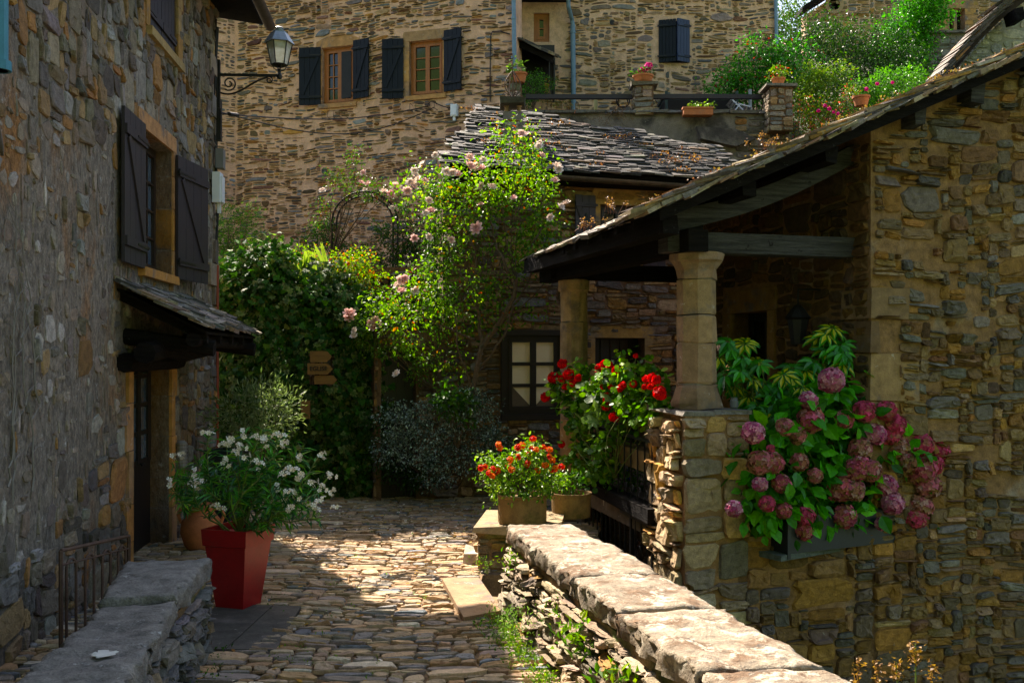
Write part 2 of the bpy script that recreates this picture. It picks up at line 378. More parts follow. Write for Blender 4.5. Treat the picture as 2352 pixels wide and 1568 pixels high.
def slates(mb, O, U, S, W, L, seed, expo=.09, wid=(.14, .34), thick=.022, pal=None, mask=None, mat=0, lift=.02, jit=.012):
    """overlapping stone slates from the eave (O) along U, up the slope S"""
    rng = RS(seed); U = nrm(U); S = nrm(S); Nn = np.cross(U, S); pos = []; sz = []; rows = int(L / expo) + 1
    for j in range(rows):
        x = -rng.uniform(0, .1)
        while x < W:
            w = rng.uniform(*wid)
            if mask is None or mask(x + w / 2, j * expo): pos.append((x + w / 2, j * expo + rng.normal(0, jit), rng.uniform(0, 1))); sz.append((w * .985, expo * rng.uniform(2.2, 2.8), thick * rng.uniform(.6, 1.6)))
            x += w
    pos = np.array(pos); sz = np.array(sz); n = len(pos)
    T = V3([-.5, 0, 0], [.5, 0, 0], [.5, 1, 0], [-.5, 1, 0], [-.5, 0, 1], [.5, 0, 1], [.5, 1, 1], [-.5, 1, 1])
    a = rng.normal(.045, .02, n) + lift; tw = rng.normal(0, .03, n)
    Y = nrm(S[None] + Nn[None] * (-a)[:, None] + U[None] * tw[:, None]); X = nrm(U[None] + Nn[None] * rng.normal(0, .02, n)[:, None] - S[None] * tw[:, None]); Z = np.cross(X, Y)
    base = np.asarray(O)[None] + U * pos[:, 0:1] + S * pos[:, 1:2] + Nn * (a[:, None] * sz[:, 1:2] + .002 + pos[:, 2:3] * .006)
    TF = [(0, 1, 5, 4), (1, 2, 6, 5), (2, 3, 7, 6), (3, 0, 4, 7), (4, 5, 6, 7), (3, 2, 1, 0)]
    # irregular front edge
    k = len(T); V = (base[:, None] + T[None, :, 0, None] * (X * sz[:, 0:1])[:, None] + T[None, :, 1, None] * (Y * sz[:, 1:2])[:, None] + T[None, :, 2, None] * (Z * sz[:, 2:3])[:, None])
    V += rng.normal(0, .006, V.shape)
    col = np.repeat(pick(rng, pal, n, .25), k, 0)
    Fs = (np.array(TF)[None] + (np.arange(n) * k)[:, None, None]).reshape(-1, 4)
    mb.v.append(V.reshape(-1, 3)); mb.c.append(col); mb.f.append((Fs + mb.n, mat)); mb.n += n * k
    return mb
SL = [(.13, .12, .105, 4), (.20, .18, .155, 3), (.085, .08, .075, 3), (.27, .23, .18, 1), (.19, .14, .09, 1)]

# leaf templates (x width, y length, z up)
LEAF = (np.array([[0, 0, 0], [-.5, .45, .12], [0, 1, -.08], [.5, .45, .12]], float), np.array([[0, 1, 2], [0, 2, 3]]))
OVAL = (np.array([[0, 0, 0], [-.34, .2, .07], [-.5, .5, .10], [-.28, .82, .02], [0, 1.05, -.12], [.28, .82, .02], [.5, .5, .10], [.34, .2, .07], [0, .5, .0]], float),
        np.array([[0, 1, 8], [1, 2, 8], [2, 3, 8], [3, 4, 8], [4, 5, 8], [5, 6, 8], [6, 7, 8], [7, 0, 8]]))
IVY = (np.array([[0, .28, 0], [0, 0, 0], [-.42, -.08, -.03], [-.52, .22, .0], [-.3, .42, .03], [-.42, .66, -.03], [-.14, .66, .02], [0, 1.02, -.08], [.14, .66, .02], [.42, .66, -.03], [.3, .42, .03], [.52, .22, 0], [.42, -.08, -.03]], float),
       np.array([[0, i, i + 1] for i in range(1, 12)] + [[0, 12, 1]]))
def frames(rng, n, out, up=.5, droop=.3, rnd=.7):
    """leaf axes from outward vectors"""
    Y = nrm(nrm(out) * (1 - droop * .5) + rng.normal(0, rnd, (n, 3)) + np.array([0, 0, -droop]))
    Z = nrm(np.array([0, 0, up]) + nrm(out) * .6 + rng.normal(0, .45, (n, 3))); X = nrm(np.cross(Y, Z)); Z = np.cross(X, Y); return X, Y, Z
def cloud(rng, blobs, n, clump=9, tight=.28, shell=.55):
    """blobs: (centre(3), radius or (rx,ry,rz), weight) -> positions, outward dirs"""
    w = np.array([b[2] if len(b) > 2 else 1 for b in blobs], float); w /= w.sum(); P_, O_ = [], []
    for b, k in zip(blobs, rng.multinomial(n, w)):
        c = np.asarray(b[0], float); r = np.broadcast_to(np.asarray(b[1], float), (3,)); nc = max(3, int(clump))
        d = nrm(rng.normal(0, 1, (nc, 3))) * rng.uniform(shell, 1, (nc, 1)); cc = c + d * r
        i = rng.integers(0, nc, k); p = cc[i] + rng.normal(0, 1, (k, 3)) * tight * r
        P_.append(p); O_.append(nrm((p - c) / r) + nrm(p - cc[i]) * .5)
    return np.vstack(P_), np.vstack(O_)
def add_leaves(mb, rng, blobs, n, size, pal, tmpl=LEAF, aspect=.6, mat=0, clump=9, tight=.3, up=.5, droop=.35, rnd=.6, shell=.5, jit=.2):
    p, o = cloud(rng, blobs, n, clump, tight, shell); X, Y, Z = frames(rng, n, o, up, droop, rnd)
    s = size * rng.uniform(.55, 1.3, n); mb.scatter(tmpl[0], tmpl[1], p, X, Y, Z, np.stack([s * aspect, s, s], 1), pick(rng, pal, n, jit), mat)
    return p
def stem_to(mb, rng, a, b, r0, r1, sag=.15, n=7, col=(1, 1, 1), mat=0, side=6):
    a = np.asarray(a, float); b = np.asarray(b, float); t = np.linspace(0, 1, n)[:, None]
    off = rng.normal(0, sag, 3) * np.array([1, 1, .3]); pts = a + (b - a) * t + np.sin(t * math.pi) * off + rng.normal(0, .012, (n, 3)) * (t > 0) * (t < 1)
    mb.tube(pts, np.linspace(r0, r1, n), side, col, mat); return pts

def window_unit(parent, pl, u0, u1, z0, z1, w, ncol, nrow, fm, gm, fw=.055, mw=.022, name='window', casements=2, label=None):
    """frame + casements + muntins in one mesh at depth w, glass as child"""
    mb = MB(); d0, d1 = w - .03, w + .03
    mb.pbox(pl, u0, u1, z0, z0 + fw, d0, d1); mb.pbox(pl, u0, u1, z1 - fw, z1, d0, d1)
    mb.pbox(pl, u0, u0 + fw, z0 + fw, z1 - fw, d0, d1); mb.pbox(pl, u1 - fw, u1, z0 + fw, z1 - fw, d0, d1)
    iu0, iu1, iz0, iz1 = u0 + fw, u1 - fw, z0 + fw, z1 - fw; cw = (iu1 - iu0) / casements; e0, e1 = w - .022, w + .042
    for k in range(casements):
        a = iu0 + k * cw; b = a + cw; s = fw * .75
        mb.pbox(pl, a, b, iz0, iz0 + s * 1.2, e0, e1); mb.pbox(pl, a, b, iz1 - s, iz1, e0, e1)
        mb.pbox(pl, a, a + s, iz0 + s * 1.2, iz1 - s, e0, e1); mb.pbox(pl, b - s, b, iz0 + s * 1.2, iz1 - s, e0, e1)
        for j in range(1, nrow):
            z = iz0 + s + (iz1 - iz0 - 2 * s) * j / nrow; mb.pbox(pl, a + s, b - s, z - mw / 2, z + mw / 2, e0 + .01, e1 - .008)
        for i in range(1, ncol // casements):
            x = a + s + (cw - 2 * s) * i / (ncol // casements); mb.pbox(pl, x - mw / 2, x + mw / 2, iz0 + s, iz1 - s, e0 + .012, e1 - .010)
    o = mb.build(name, fm, parent)
    if label: o['label'] = label
    g = MB(); g.pbox(pl, iu0 - .01, iu1 + .01, iz0 - .01, iz1 + .01, w - .008, w + .004); g.build('glass', gm, o)
    return o
def shutter(parent, hinge, dirv, nv, Wd, Hh, mat_, flip=False, label=None, planks=4, zb=True, heart=False, iron=None):
    """hinge: bottom point; dirv: horizontal direction of leaf; nv: outward face normal"""
    D = nrm(V3(dirv[0], dirv[1], 0)); Nv = nrm(V3(nv[0], nv[1], 0)); Z = V3(0, 0, 1); mb = MB(); hinge = np.asarray(hinge, float); pw = Wd / planks
    for i in range(planks): mb.box(hinge + D * (i + .5) * pw + Z * Hh / 2 + Nv * .0, (pw - .006, .03, Hh - (i % 2) * .004), (D, Nv, Z))
    for z in (.14, .86): mb.box(hinge + D * Wd / 2 + Z * Hh * z + Nv * .026, (Wd * .98, .024, Hh * .06), (D, Nv, Z))
    if zb:
        a = hinge + D * Wd * (.85 if flip else .12) + Z * Hh * .18 + Nv * .025; b = hinge + D * Wd * (.12 if flip else .85) + Z * Hh * .82 + Nv * .025
        t = nrm(b - a); mb.box((a + b) / 2, (np.linalg.norm(b - a), .018, .07), (t, Nv, np.cross(t, Nv)))
    o = mb.build('shutter', mat_, parent)
    if label: o['label'] = label
    for z in (.14, .86):
        hb = MB(); hb.box(hinge + D * Wd * .0 + Z * Hh * z + Nv * .03, (.05, .03, .03), (D, Nv, Z)); hb.box(hinge + D * Wd * .25 + Z * Hh * z + Nv * .041, (Wd * .5, .006, .022), (D, Nv, Z)); hb.build('hinge', M['black_iron'], o)
    return o
def surround(mb, pl, u0, u1, z0, z1, rng, jw=.16, lh=.2, sill=True, proud=.02, pal=None, mat=0, blocks=4, depth=.22, lintel_arch=False):
    pal = pal or [(.42, .25, .11, 1), (.38, .24, .12, 1), (.46, .29, .14, 1)]
    for side in (0, 1):
        z = z0
        hs = rng.uniform(.7, 1.3, blocks); hs = hs / hs.sum() * (z1 - z0)
        for k, h in enumerate(hs):
            w = jw * (1.25 if (k + side) % 2 else .85); a, b = (u0 - w, u0) if side == 0 else (u1, u1 + w)
            mb.pbox(pl, a, b, z + .004, z + h - .004, -depth, proud + rng.uniform(0, .006), pick(rng, pal, 1, .08)[0], mat); z += h
    c = pick(rng, pal, 1, .05)[0]
    pts = [pl.pt(u0 - jw * 1.1, z1 + .002, -depth), pl.pt(u1 + jw * 1.1, z1 + .002, -depth), pl.pt(u1 + jw * 1.05, z1 + lh * .7, -depth)]
    n = 6
    if lintel_arch:
        for i in range(n + 1):
            t = i / n; pts.append(pl.pt(u1 + jw - (u1 - u0 + 2 * jw) * t, z1 + lh * (.55 + .55 * math.sin(math.pi * t)), -depth))
    else: pts.append(pl.pt(u1 + jw * .9, z1 + lh, -depth)); pts.append(pl.pt(u0 - jw * .9, z1 + lh, -depth)); pts.append(pl.pt(u0 - jw * 1.08, z1 + lh * .7, -depth))
    mb.prism(pts, pl.pt(0, 0, depth + proud + .004) - pl.pt(0, 0, 0), c, mat)
    if sill: mb.pbox(pl, u0 - jw * .6, u1 + jw * .6, z0 - .09, z0, -depth, proud + .05, pick(rng, pal, 1, .05)[0], mat)
def gutter(mb, a, b, r=.06, n=8):
    a = np.asarray(a, float); b = np.asarray(b, float); D = nrm(b - a); S = nrm(np.cross(D, V3(0, 0, 1))); V = []
    for p in (a, b):
        for rr in (r, r - .006):
            for i in range(n + 1):
                t = math.pi * (1 + i / n); V.append(p + S * rr * math.cos(t) + V3(0, 0, 1) * rr * math.sin(t))
    k = n + 1; Fs = []
    for i in range(n):
        Fs.append((i, i + 1, 2 * k + i + 1, 2 * k + i)); Fs.append((k + i + 1, k + i, 3 * k + i, 3 * k + i + 1)); Fs.append((i, k + i, k + i + 1, i + 1)); Fs.append((2 * k + i, 2 * k + i + 1, 3 * k + i + 1, 3 * k + i))
    Fs += [(0, 2 * k, 3 * k, k), (n, k + n, 3 * k + n, 2 * k + n)]
    return mb.add(V, Fs)

# ================================================================== GROUND
Rv = nrm(V3(-.27, .963, 0)); Tv = nrm(V3(.963, .27, 0)); UPV = V3(0, 0, 1)
gm = MB(); gm.add([(-400, -400, -2.3), (400, -400, -2.3), (400, 600, -2.3), (-400, 600, -2.3)], [(0, 1, 2, 3)]); tag(gm.build('ground', M['ground']), kind='structure')
# the raised lane: solid body, its top is the earth the cobbles are bedded in
HOLE = [(-.32, 7.95), (.30, 7.75), (.45, 9.25), (-.30, 9.15)]
body = MB()
def lane(pts, z0=-2.3, z1=0.0): body.prism([(x, y, z0) for x, y in pts], (0, 0, z1 - z0))
lane([(-9, -3), (1.2, -3), (.95, 4.0), (.30, 7.75), (-9, 7.75)])
lane([(-9, 7.751), (-.32, 7.751), (-.28, 9.15), (-9, 9.15)])
lane([(-9, 9.151), (.42, 9.151), (1.0, 12.4), (2.9, 12.4), (5, 15.0), (3.6, 20), (-9, 20)])
body.prism([(-.32, 7.752, -2.3), (.30, 7.752, -2.3), (.42, 9.15, -2.3), (-.28, 9.15, -2.3)], (0, 0, 1.7))
tag(body.build('lane', M['soil']), kind='structure')
def inpoly(U, V, poly):
    r = np.zeros(U.shape, bool); n = len(poly)
    for i in range(n):
        (x1, y1), (x2, y2) = poly[i], poly[(i + 1) % n]
        c = ((y1 > V) != (y2 > V)) & (U < (x2 - x1) * (V - y1) / (y2 - y1 + 1e-12) + x1); r ^= c
    return r
LANE_POLY = [(-4.2, 3.2), (1.15, 3.2), (.62, 5.6), (.10, 7.3), (-.30, 7.72), (-.32, 7.95), (-.28, 9.2), (.9, 9.7), (1.2, 12.6), (3.6, 14.8), (2, 17), (-4.4, 17)]
SL1 = [GP(1015, 1340)[:2], GP(1100, 1338)[:2], GP(1152, 1415)[:2], GP(1065, 1432)[:2]]
SLF = [(-2.45, 6.75), (-1.85, 6.72), (-1.72, 7.9), (-2.45, 7.95)]
def lane_mask(U, V): return inpoly(U, V, LANE_POLY) & ~inpoly(U, V, [tuple(p) for p in SL1]) & ~inpoly(U, V, SLF)
CP = [(.35, .25, .16, 4), (.29, .22, .15, 4), (.38, .29, .20, 3), (.22, .185, .15, 3), (.16, .155, .145, 1.5), (.26, .17, .10, 2), (.48, .41, .31, .6), (.15, .16, .17, .3)]
cb = MB(); ang = .06
def cobmap(u, v, w):
    x = u; y = v + .06 * np.sin(u * .9 + 1) + .05 * np.sin(u * 2.1); return np.stack([x, y, w + .021 + .008 * np.sin(x * 1.7) + .01 * np.sin(y * 1.3)], -1)
stones(cb, lambda u, v, w: cobmap(u - 4.4, v, w), 6.6, 3.2, 15.0, (.036, .028), (3, 9, 1, 3), 11, [tuple(c * 1.18 for c in q[:3]) + q[3:] for q in CP], gap=.010, relief=.013, mask=lambda U, V: lane_mask(U - 4.4, V), warp=.04, big=.05, expo=2.9, rough=.06, jitc=.16, soft=True)
tag(cb.build('cobbles', M['cobble']), kind='structure')
# dressed slabs let into the lane
fl = MB()
def slab(mb, poly, z0, h, col, rng=RS(3)):
    mb.prism([(p[0], p[1], z0) for p in poly], (0, 0, h), col)
slab(fl, SL1, -.01, .062, (.30, .19, .10)); o = fl.build('stone_slab', M['sandstone']); tag(o, 'flat tan stone slab in the cobbles left of the right parapet, half in sun', 'paving slab')
for i, (poly, lab) in enumerate([([(-2.44, 6.76), (-2.02, 6.74), (-1.98, 7.93), (-2.44, 7.94)], 'dark flagstone under the red planter, beside the left parapet'),
                                 ([(-2.01, 6.74), (-1.66, 6.73), (-1.74, 7.9), (-1.97, 7.92)], 'dark flagstone right of the red planter, bordering the cobbles')]):
    f2 = MB(); slab(f2, poly, -.01, .044, (.10, .086, .066)); tag(f2.build('flagstone', M['sandstone']), lab, 'flagstone', 'dark flagstones by the red planter')

# garden terrain behind the ivy wall and up the hill
tr = MB(); tr.prism([(-12, 14.75, 0), (-.9, 14.75, 0), (-1.9, 24, 0), (-12, 24, 0)], (0, 0, 3.3)); tag(tr.build('garden_ground', M['turf']), kind='structure')
hl = MB()
nx, ny = 40, 40; gx = np.linspace(5.2, 40, nx); gy = np.linspace(16.8, 60, ny); GX, GY = np.meshgrid(gx, gy)
GZ = 5.6 + np.clip((GY - 17) * .42, 0, 9) + snoise(GX, GY, 4, .4) * .2 + np.clip(GX - 7, 0, 30) * .05
idx = np.arange(nx * ny).reshape(ny, nx); q = np.stack([idx[:-1, :-1], idx[:-1, 1:], idx[1:, 1:], idx[1:, :-1]], -1).reshape(-1, 4)
hl.add(np.stack([GX, GY, GZ], -1).reshape(-1, 3), q); hl.prism([(5.2, 16.85, -2.3), (40, 16.85, -2.3), (40, 17.4, -2.3), (5.2, 17.4, -2.3)], (0, 0, 7.9)); hl.prism([(5.2, 17.4, -2.3), (5.6, 17.4, -2.3), (5.6, 60, -2.3), (5.2, 60, -2.3)], (0, 0, 7.9))
tag(hl.build('hillside', M['turf']), kind='structure')
# wooded valley side behind the photographer (seen only in reflections)
vb = MB(); n2 = 60; gx = np.linspace(-90, 90, n2); gy = np.linspace(-75, -22, 30); GX, GY = np.meshgrid(gx, gy)
GZ = -2.5 + np.clip(-22 - GY, 0, 60) * .95 + snoise(GX, GY, 8, .12) * 2.2 + snoise(GX, GY, 18, .5) * .8
idx = np.arange(n2 * 30).reshape(30, n2); q = np.stack([idx[:-1, :-1], idx[:-1, 1:], idx[1:, 1:], idx[1:, :-1]], -1).reshape(-1, 4)
vb.add(np.stack([GX, GY, GZ], -1).reshape(-1, 3), q); M['wood_hill'] = surface('wooded_hill', (.06, .10, .02), .6, .5, 3, .8, .3); tag(vb.build('hills', M['wood_hill']), kind='structure')

# ================================================================== LEFT HOUSE
LP = Plane((-3.156, 4), (-.095, 1)); LPb = 8.84
LPAL = [(.20, .165, .125, 4), (.15, .135, .12, 3), (.27, .19, .11, 2), (.28, .16, .08, 1), (.12, .10, .085, 2), (.25, .235, .21, 2)]
lh = thing('left_house', 'tall shaded roughcast house on the left with plum shutters and slate door canopy', 'house', LP.pt(0, 0))
u_ = lambda px: LP.hit(px)[0]
W1 = (u_(322), u_(394), 2.97, 4.36); D1 = (u_(299), u_(388), -.3, 1.97); W2 = (u_(340), u_(405), 5.42, 6.9)
HL = [W1, D1, W2]; WL = LP.hit(495)[0]
wb = MB(); wallbody(wb, LP, -4, WL, -2.3, 7.1, .55, HL, mat=0)
wb.pbox(LP, WL - .5, WL, -2.3, 7.1, -6, -.55, mat=0)
def keepL(u, v):
    k = .02 + .9 * (v > 4.3 + .5 * np.sin(u * 1.3)) + .9 * (v < 1.15 + .5 * np.sin(u * 1.1 + 2) - .12 * (u - 3)) + .35 * (snoise(u, v, 3, .9) > .55) + .9 * ((u > u_(392)) & (v < 2.2)); return np.clip(k, 0, .96)
stones(wb, lambda u, v, w: LP.map(u - .4, v, w), WL + .4, -.9, 7.05, (.05, .035), (2, 7, 2, 6), 21, LPAL, gap=.014, relief=.022, mask=lambda U, V: inholes(HL, .05)(U - .4, V), keep=lambda u, v: keepL(u - .4, v), mat=1, warp=.05, big=.08)
zoneR = lambda u, v: 1 - np.clip(keepL(u, v), 0, 1)
stones(wb, lambda u, v, w: LP.map(u + 2.0, v, w), WL - 2.0, .3, 5.6, (.05, .06), (1, 4, 1, 3), 22, [(.22, .18, .14, 4), (.27, .23, .185, 3), (.15, .125, .105, 2), (.36, .33, .29, 1.6), (.26, .16, .08, .8)], gap=.02, relief=.010, mask=lambda U, V: inholes(HL, .05)(U + 2.0, V), keep=lambda u, v: .5 * zoneR(u + 2.0, v), mat=1, warp=.05, Mn=7, rough=.12, expo=2.4, jitc=.12)
rq = RS(5); z = -.9
while z < 7.0:                                  # corner quoins
    h = rq.uniform(.16, .34); w = rq.choice([.2, .42]) * rq.uniform(.8, 1.2)
    if rq.random() < .55: wb.box(LP.pt(WL - w / 2 + .012, z + h / 2, -.17), (w, .40 + .02, h - .02), (V3(*LP.U, 0), V3(*LP.N, 0), UPV), pick(rq, LPAL, 1)[0] * 1.2, 2, .006, rq)
    z += h
wb.build('wall', [M['mortar_left'], M['stone'], M['sandstone']], lh)
sm = MB(); surround(sm, LP, *W1, RS(1), .12, .17, pal=[(.42, .22, .09, 1), (.38, .22, .12, 1)], depth=.30); sm.build('stone_surround', M['sandstone'], lh); sm = MB(); surround(sm, LP, *W2, RS(2), .16, .2, pal=[(.33, .24, .13, 1), (.30, .18, .08, 1)], depth=.3); sm.build('stone_surround', M['sandstone'], lh); sm = MB()
surround(sm, LP, D1[0], D1[1], 0, D1[3], RS(3), .17, .10, sill=False, pal=[(.36, .20, .09, 1), (.34, .21, .12, 1)], blocks=5, depth=.42, proud=.03)
sm.build('stone_surround', M['sandstone'], lh)
window_unit(lh, LP, W1[0], W1[1], W1[2], W1[3], -.20, 4, 4, M['brown_frame'], M['glass_blue'])
# door, partly glazed
db = MB(); db.pbox(LP, D1[0], D1[1], 0.0, D1[3], -.27, -.22); db.pbox(LP, D1[0], D1[1], .05, .95, -.22, -.20); db.pbox(LP, D1[0], D1[0] + .12, .95, D1[3], -.22, -.19); db.pbox(LP, D1[1] - .5, D1[1] - .38, .95, D1[3], -.22, -.19); db.pbox(LP, D1[1] - .12, D1[1], .95, D1[3], -.22, -.19)
for zz in (.95, 1.25, 1.55, 1.85): db.pbox(LP, D1[0] + .12, D1[1] - .12, zz, zz + .045, -.22, -.194)
dd = db.build('door', M['dark_door'], lh); g = MB(); g.pbox(LP, D1[0] + .1, D1[1] - .1, .96, D1[3] - .06, -.222, -.212); g.build('glass', M['glass_blue'], dd)
hd = MB(); hd.tube([LP.pt(D1[1] - .42, .95, -.19), LP.pt(D1[1] - .42, .95, -.14), LP.pt(D1[1] - .54, .95, -.14)], .010, 8); hd.build('handle', M['black_iron'], dd)
# shutters
NL = V3(*LP.N, 0); UL = V3(*LP.U, 0)
shutter(lh, LP.pt(W1[0] - .03, 2.95, .05), -UL + NL * .02, NL + UL * .02, LP.hit(322)[0] - LP.hit(268)[0], 1.42, M['shutter_left'])
shutter(lh, LP.pt(W1[1] + .03, 2.95, .05), UL * .98 + NL * .17, -UL * .17 + NL * .98, LP.hit(438)[0] - LP.hit(396)[0], 1.38, M['shutter_left'], True)
um = (W2[0] + W2[1]) / 2
shutter(lh, LP.pt(W2[0] + .01, W2[2] + .01, -.03), UL, NL, um - W2[0] - .015, 1.45, M['shutter_left'], zb=False); shutter(lh, LP.pt(W2[1] - .01, W2[2] + .01, -.03), -UL, NL, W2[1] - um - .015, 1.45, M['shutter_left'], zb=False)
# canopy of slates over the door
a0, a1 = LP.hit(268)[0], LP.hit(428)[0]; zt, zb_ = 2.74, 2.33; pr = .80
S_ = LP.pt(0, zt, 0) - LP.pt(0, zb_, pr)
cs = MB(); slates(cs, LP.pt(a0 - .05, zb_, pr + .04), UL, S_, a1 - a0 + .1, np.linalg.norm(S_) + .05, 31, .075, (.12, .3), .026, SL)
cn = cs.build('canopy_roof', M['slate'], lh)
cw = MB()
for u in np.linspace(a0 + .1, a1 - .1, 5): cw.prism([LP.pt(u, zt - .05, 0), LP.pt(u, zb_ - .04, pr - .02), LP.pt(u, zb_ - .12, pr - .02), LP.pt(u, zt - .14, 0)], UL * .09)
cw.prism([LP.pt(a0, zt - .03, 0), LP.pt(a0, zb_ - .015, pr), LP.pt(a0, zb_ - .04, pr), LP.pt(a0, zt - .055, 0)], UL * (a1 - a0))
cw.tube([LP.pt(a0 - .12, 2.12, .28), LP.pt(a0 + .6, 2.17, .30), LP.pt(a0 + 1.3, 2.13, .27), LP.pt(a1 - .3, 2.17, .28)], [.10, .095, .105, .09], 9)
cw.tube([LP.pt(a0, 2.03, .06), LP.pt(a1 - .6, 2.03, .06)], [.09, .085], 8)
cw.tube([LP.pt(a0 - .02, 2.24, pr - .12), LP.pt(a1 + .05, 2.22, pr - .12)], [.065, .06], 8)
for u in (a0 + .25, a1 - .15): cw.tube([LP.pt(u, 2.28, -.05), LP.pt(u, 2.16, pr + .02)], [.08, .075], 8)
cw.build('canopy_beams', M['darkwood'], cn)
# eave with gutter at the far corner, high up
ev = MB(); ev.prism([LP.pt(-4, 6.75, -.1), LP.pt(-4, 6.66, .58), LP.pt(-4, 6.72, .62), LP.pt(-4, 7.15, -.1)], UL * (WL + 4.25)); ev.prism([LP.pt(-4, 7.15, -.1), LP.pt(-4, 6.72, .62), LP.pt(-4, 6.76, .60), LP.pt(-4, 9.2, -4.5), LP.pt(-4, 9.0, -4.5)], UL * (WL + 4.25))
rf = ev.build('roof', M['darkwood'], lh); sl2 = MB(); e0 = LP.pt(-4, 6.77, .62); slates(sl2, e0, UL, LP.pt(0, 9.2, -4.5) - LP.pt(0, 6.76, .60), WL + 4.25, 3.2, 33, .12, (.25, .45), .022, SL); sl2.build('slates', M['slate'], rf)
gt = MB(); gutter(gt, LP.pt(2, 6.70, .68), LP.pt(WL + .28, 6.66, .68), .075); gt.build('gutter', M['zinc_dark'], lh)
# pipes, cables and boxes on the wall
dp = MB(); dp.tube([LP.pt(2.07, 3.9, .10), LP.pt(2.07, 7.0, .10)], .055, 12); dp.tube([LP.pt(2.07, 3.9, .10), LP.pt(2.07, 3.96, .10)], .075, 12); dp.build('downpipe', M['cyan_pipe'], lh)
rp = MB(); rp.tube([LP.pt(WL - .12, -.2, .05), LP.pt(WL - .12, 3.30, .05)], .020, 8); rp.build('conduit', M['red_pipe'], lh)
cbp = MB(); cbp.tube([LP.pt(WL - .10, z, .04 + .012 * math.sin(z * 5)) for z in np.arange(3.25, 6.55, .12)], .017, 6); cbp.tube([LP.pt(WL - .15, z, .03 + .01 * math.sin(z * 3 + 1)) for z in np.arange(4.3, 6.6, .12)], .011, 6)
cbp.box(LP.pt(WL - .08, 5.25, .06), (.1, .07, .55), (UL, NL, UPV)); cbp.build('cables', M['cable'], lh)
bx = MB(); bx.box(LP.pt(WL - .12, 4.72, .09), (.16, .10, .26), (UL, NL, UPV)); bx.build('junction_box', M['grey_plastic'], lh)
mt = MB(); c0 = LP.pt(LP.hit(484)[0], 4.30, .09); mt.box(c0, (.22, .10, .40), (UL, NL, UPV)); mt.box(c0 + UPV * -.02 + NL * .06, (.17, .03, .34), (UL, NL, UPV)); mt.box(c0 - UPV * .26 + NL * .02, (.05, .04, .14), (UL, NL, UPV)); mt.build('meter_box', M['white_plastic'], lh)
vt = MB(); cc = LP.pt(D1[1] + .19, .98, .09); vt.lathe(cc - UPV * .16, [(.03, 0), (.055, .02), (.06, .16), (.055, .30), (.03, .32)], 12)
for k in range(7): vt.lathe(cc + UPV * (-.13 + k * .04), [(.062, 0), (.066, .012), (.062, .024)], 12)
vt.build('ribbed_wall_light', M['grey_plastic'], lh)
# dry creeper twigs clinging to the wall
tw = MB(); rt = RS(8)
for k in range(16):
    u0 = rt.uniform(.9, 3.0); z0 = rt.uniform(.6, 2.2); pts = [LP.pt(u0, z0, .03)]; du = rt.normal(0, .3)
    for i in range(14): u0 += .05 * du + rt.normal(0, .035); z0 += rt.uniform(.04, .16); pts.append(LP.pt(u0, z0, .028))
    tw.tube(pts, np.linspace(.008, .003, len(pts)), 4)
    for i in range(3, 14, 2):
        p = pts[i]; s = rt.choice([-1, 1]); tw.tube([p, p + UL * s * .08 + UPV * .04, p + UL * s * .2 + UPV * rt.uniform(0, .16)], [.004, .003, .002], 4)
M['twig'] = plain('dry_twig', (.20, .18, .15), .9); tag(tw.build('creeper', M['twig']), 'leafless creeper twigs clinging to the shaded left house wall', 'creeper')

# wall lamp at the corner of the left house
LB = P(503, 172, 12.35); lx = V3(1, .05, 0); lx = nrm(lx)
lamp = thing('street_lamp', 'black wall lantern with frosted panes on a scrolled iron bracket at the left house corner', 'lamp', LB)
br = MB(); Lb = .77; br.box(LB + lx * Lb / 2, (Lb, .03, .03), (lx, np.cross(UPV, lx), UPV)); br.box(LB + V3(0, 0, -.12), (.03, .05, .62), (lx, np.cross(UPV, lx), UPV))
t = np.linspace(0, 1, 22); br.tube([LB + lx * (.02 + .60 * a) + UPV * (-.26 * (1 - a) ** .7 * math.sin(math.pi * (a * .72 + .28)) - .03) for a in t], .012, 6)
def scroll(mb, c, r, turns, X, Z, a0=0, rad=.010, sgn=1, n=26):
    mb.tube([c + (X * math.cos(a0 + sgn * tt * turns * 2 * math.pi) + Z * math.sin(a0 + sgn * tt * turns * 2 * math.pi)) * r * (1 - .8 * tt) for tt in np.linspace(0, 1, n)], rad, 6)
scroll(br, LB + lx * .13 - UPV * .11, .095, 1.6, lx, UPV, -2.2); scroll(br, LB + lx * .64 - UPV * .06, .05, 1.5, lx, UPV, 2.4, .009, -1)
br.lathe(LB + lx * Lb + V3(0, 0, -.05), [(.0, 0), (.03, .01), (.035, .05), (.02, .08), (.025, .11), (.015, .14)], 10); br.build('bracket', M['black_iron'], lamp)
lc = LB + lx * Lb + V3(0, 0, .08); hx = 6
ln = MB(); ang6 = lambda r, z, k: lc + V3(r * math.cos(k * math.pi / 3 + .3), r * math.sin(k * math.pi / 3 + .3), z)
for k in range(6): ln.tube([ang6(.105, .06, k), ang6(.165, .34, k)], .007, 5)
ln.lathe(lc, [(.0, .02), (.05, .03), (.105, .05), (.11, .062), (.09, .064)], 6, ax=(V3(math.cos(.3), math.sin(.3), 0), V3(-math.sin(.3), math.cos(.3), 0), UPV))
for k in range(4): ln.tube([lc + V3(0, 0, -.02), lc + V3(.07 * math.cos(k * 1.57 + .5), .07 * math.sin(k * 1.57 + .5), .0), lc + V3(.09 * math.cos(k * 1.57 + .5), .09 * math.sin(k * 1.57 + .5), .05)], .006, 5)
ln.build('lantern_frame', M['black_iron'], lamp)
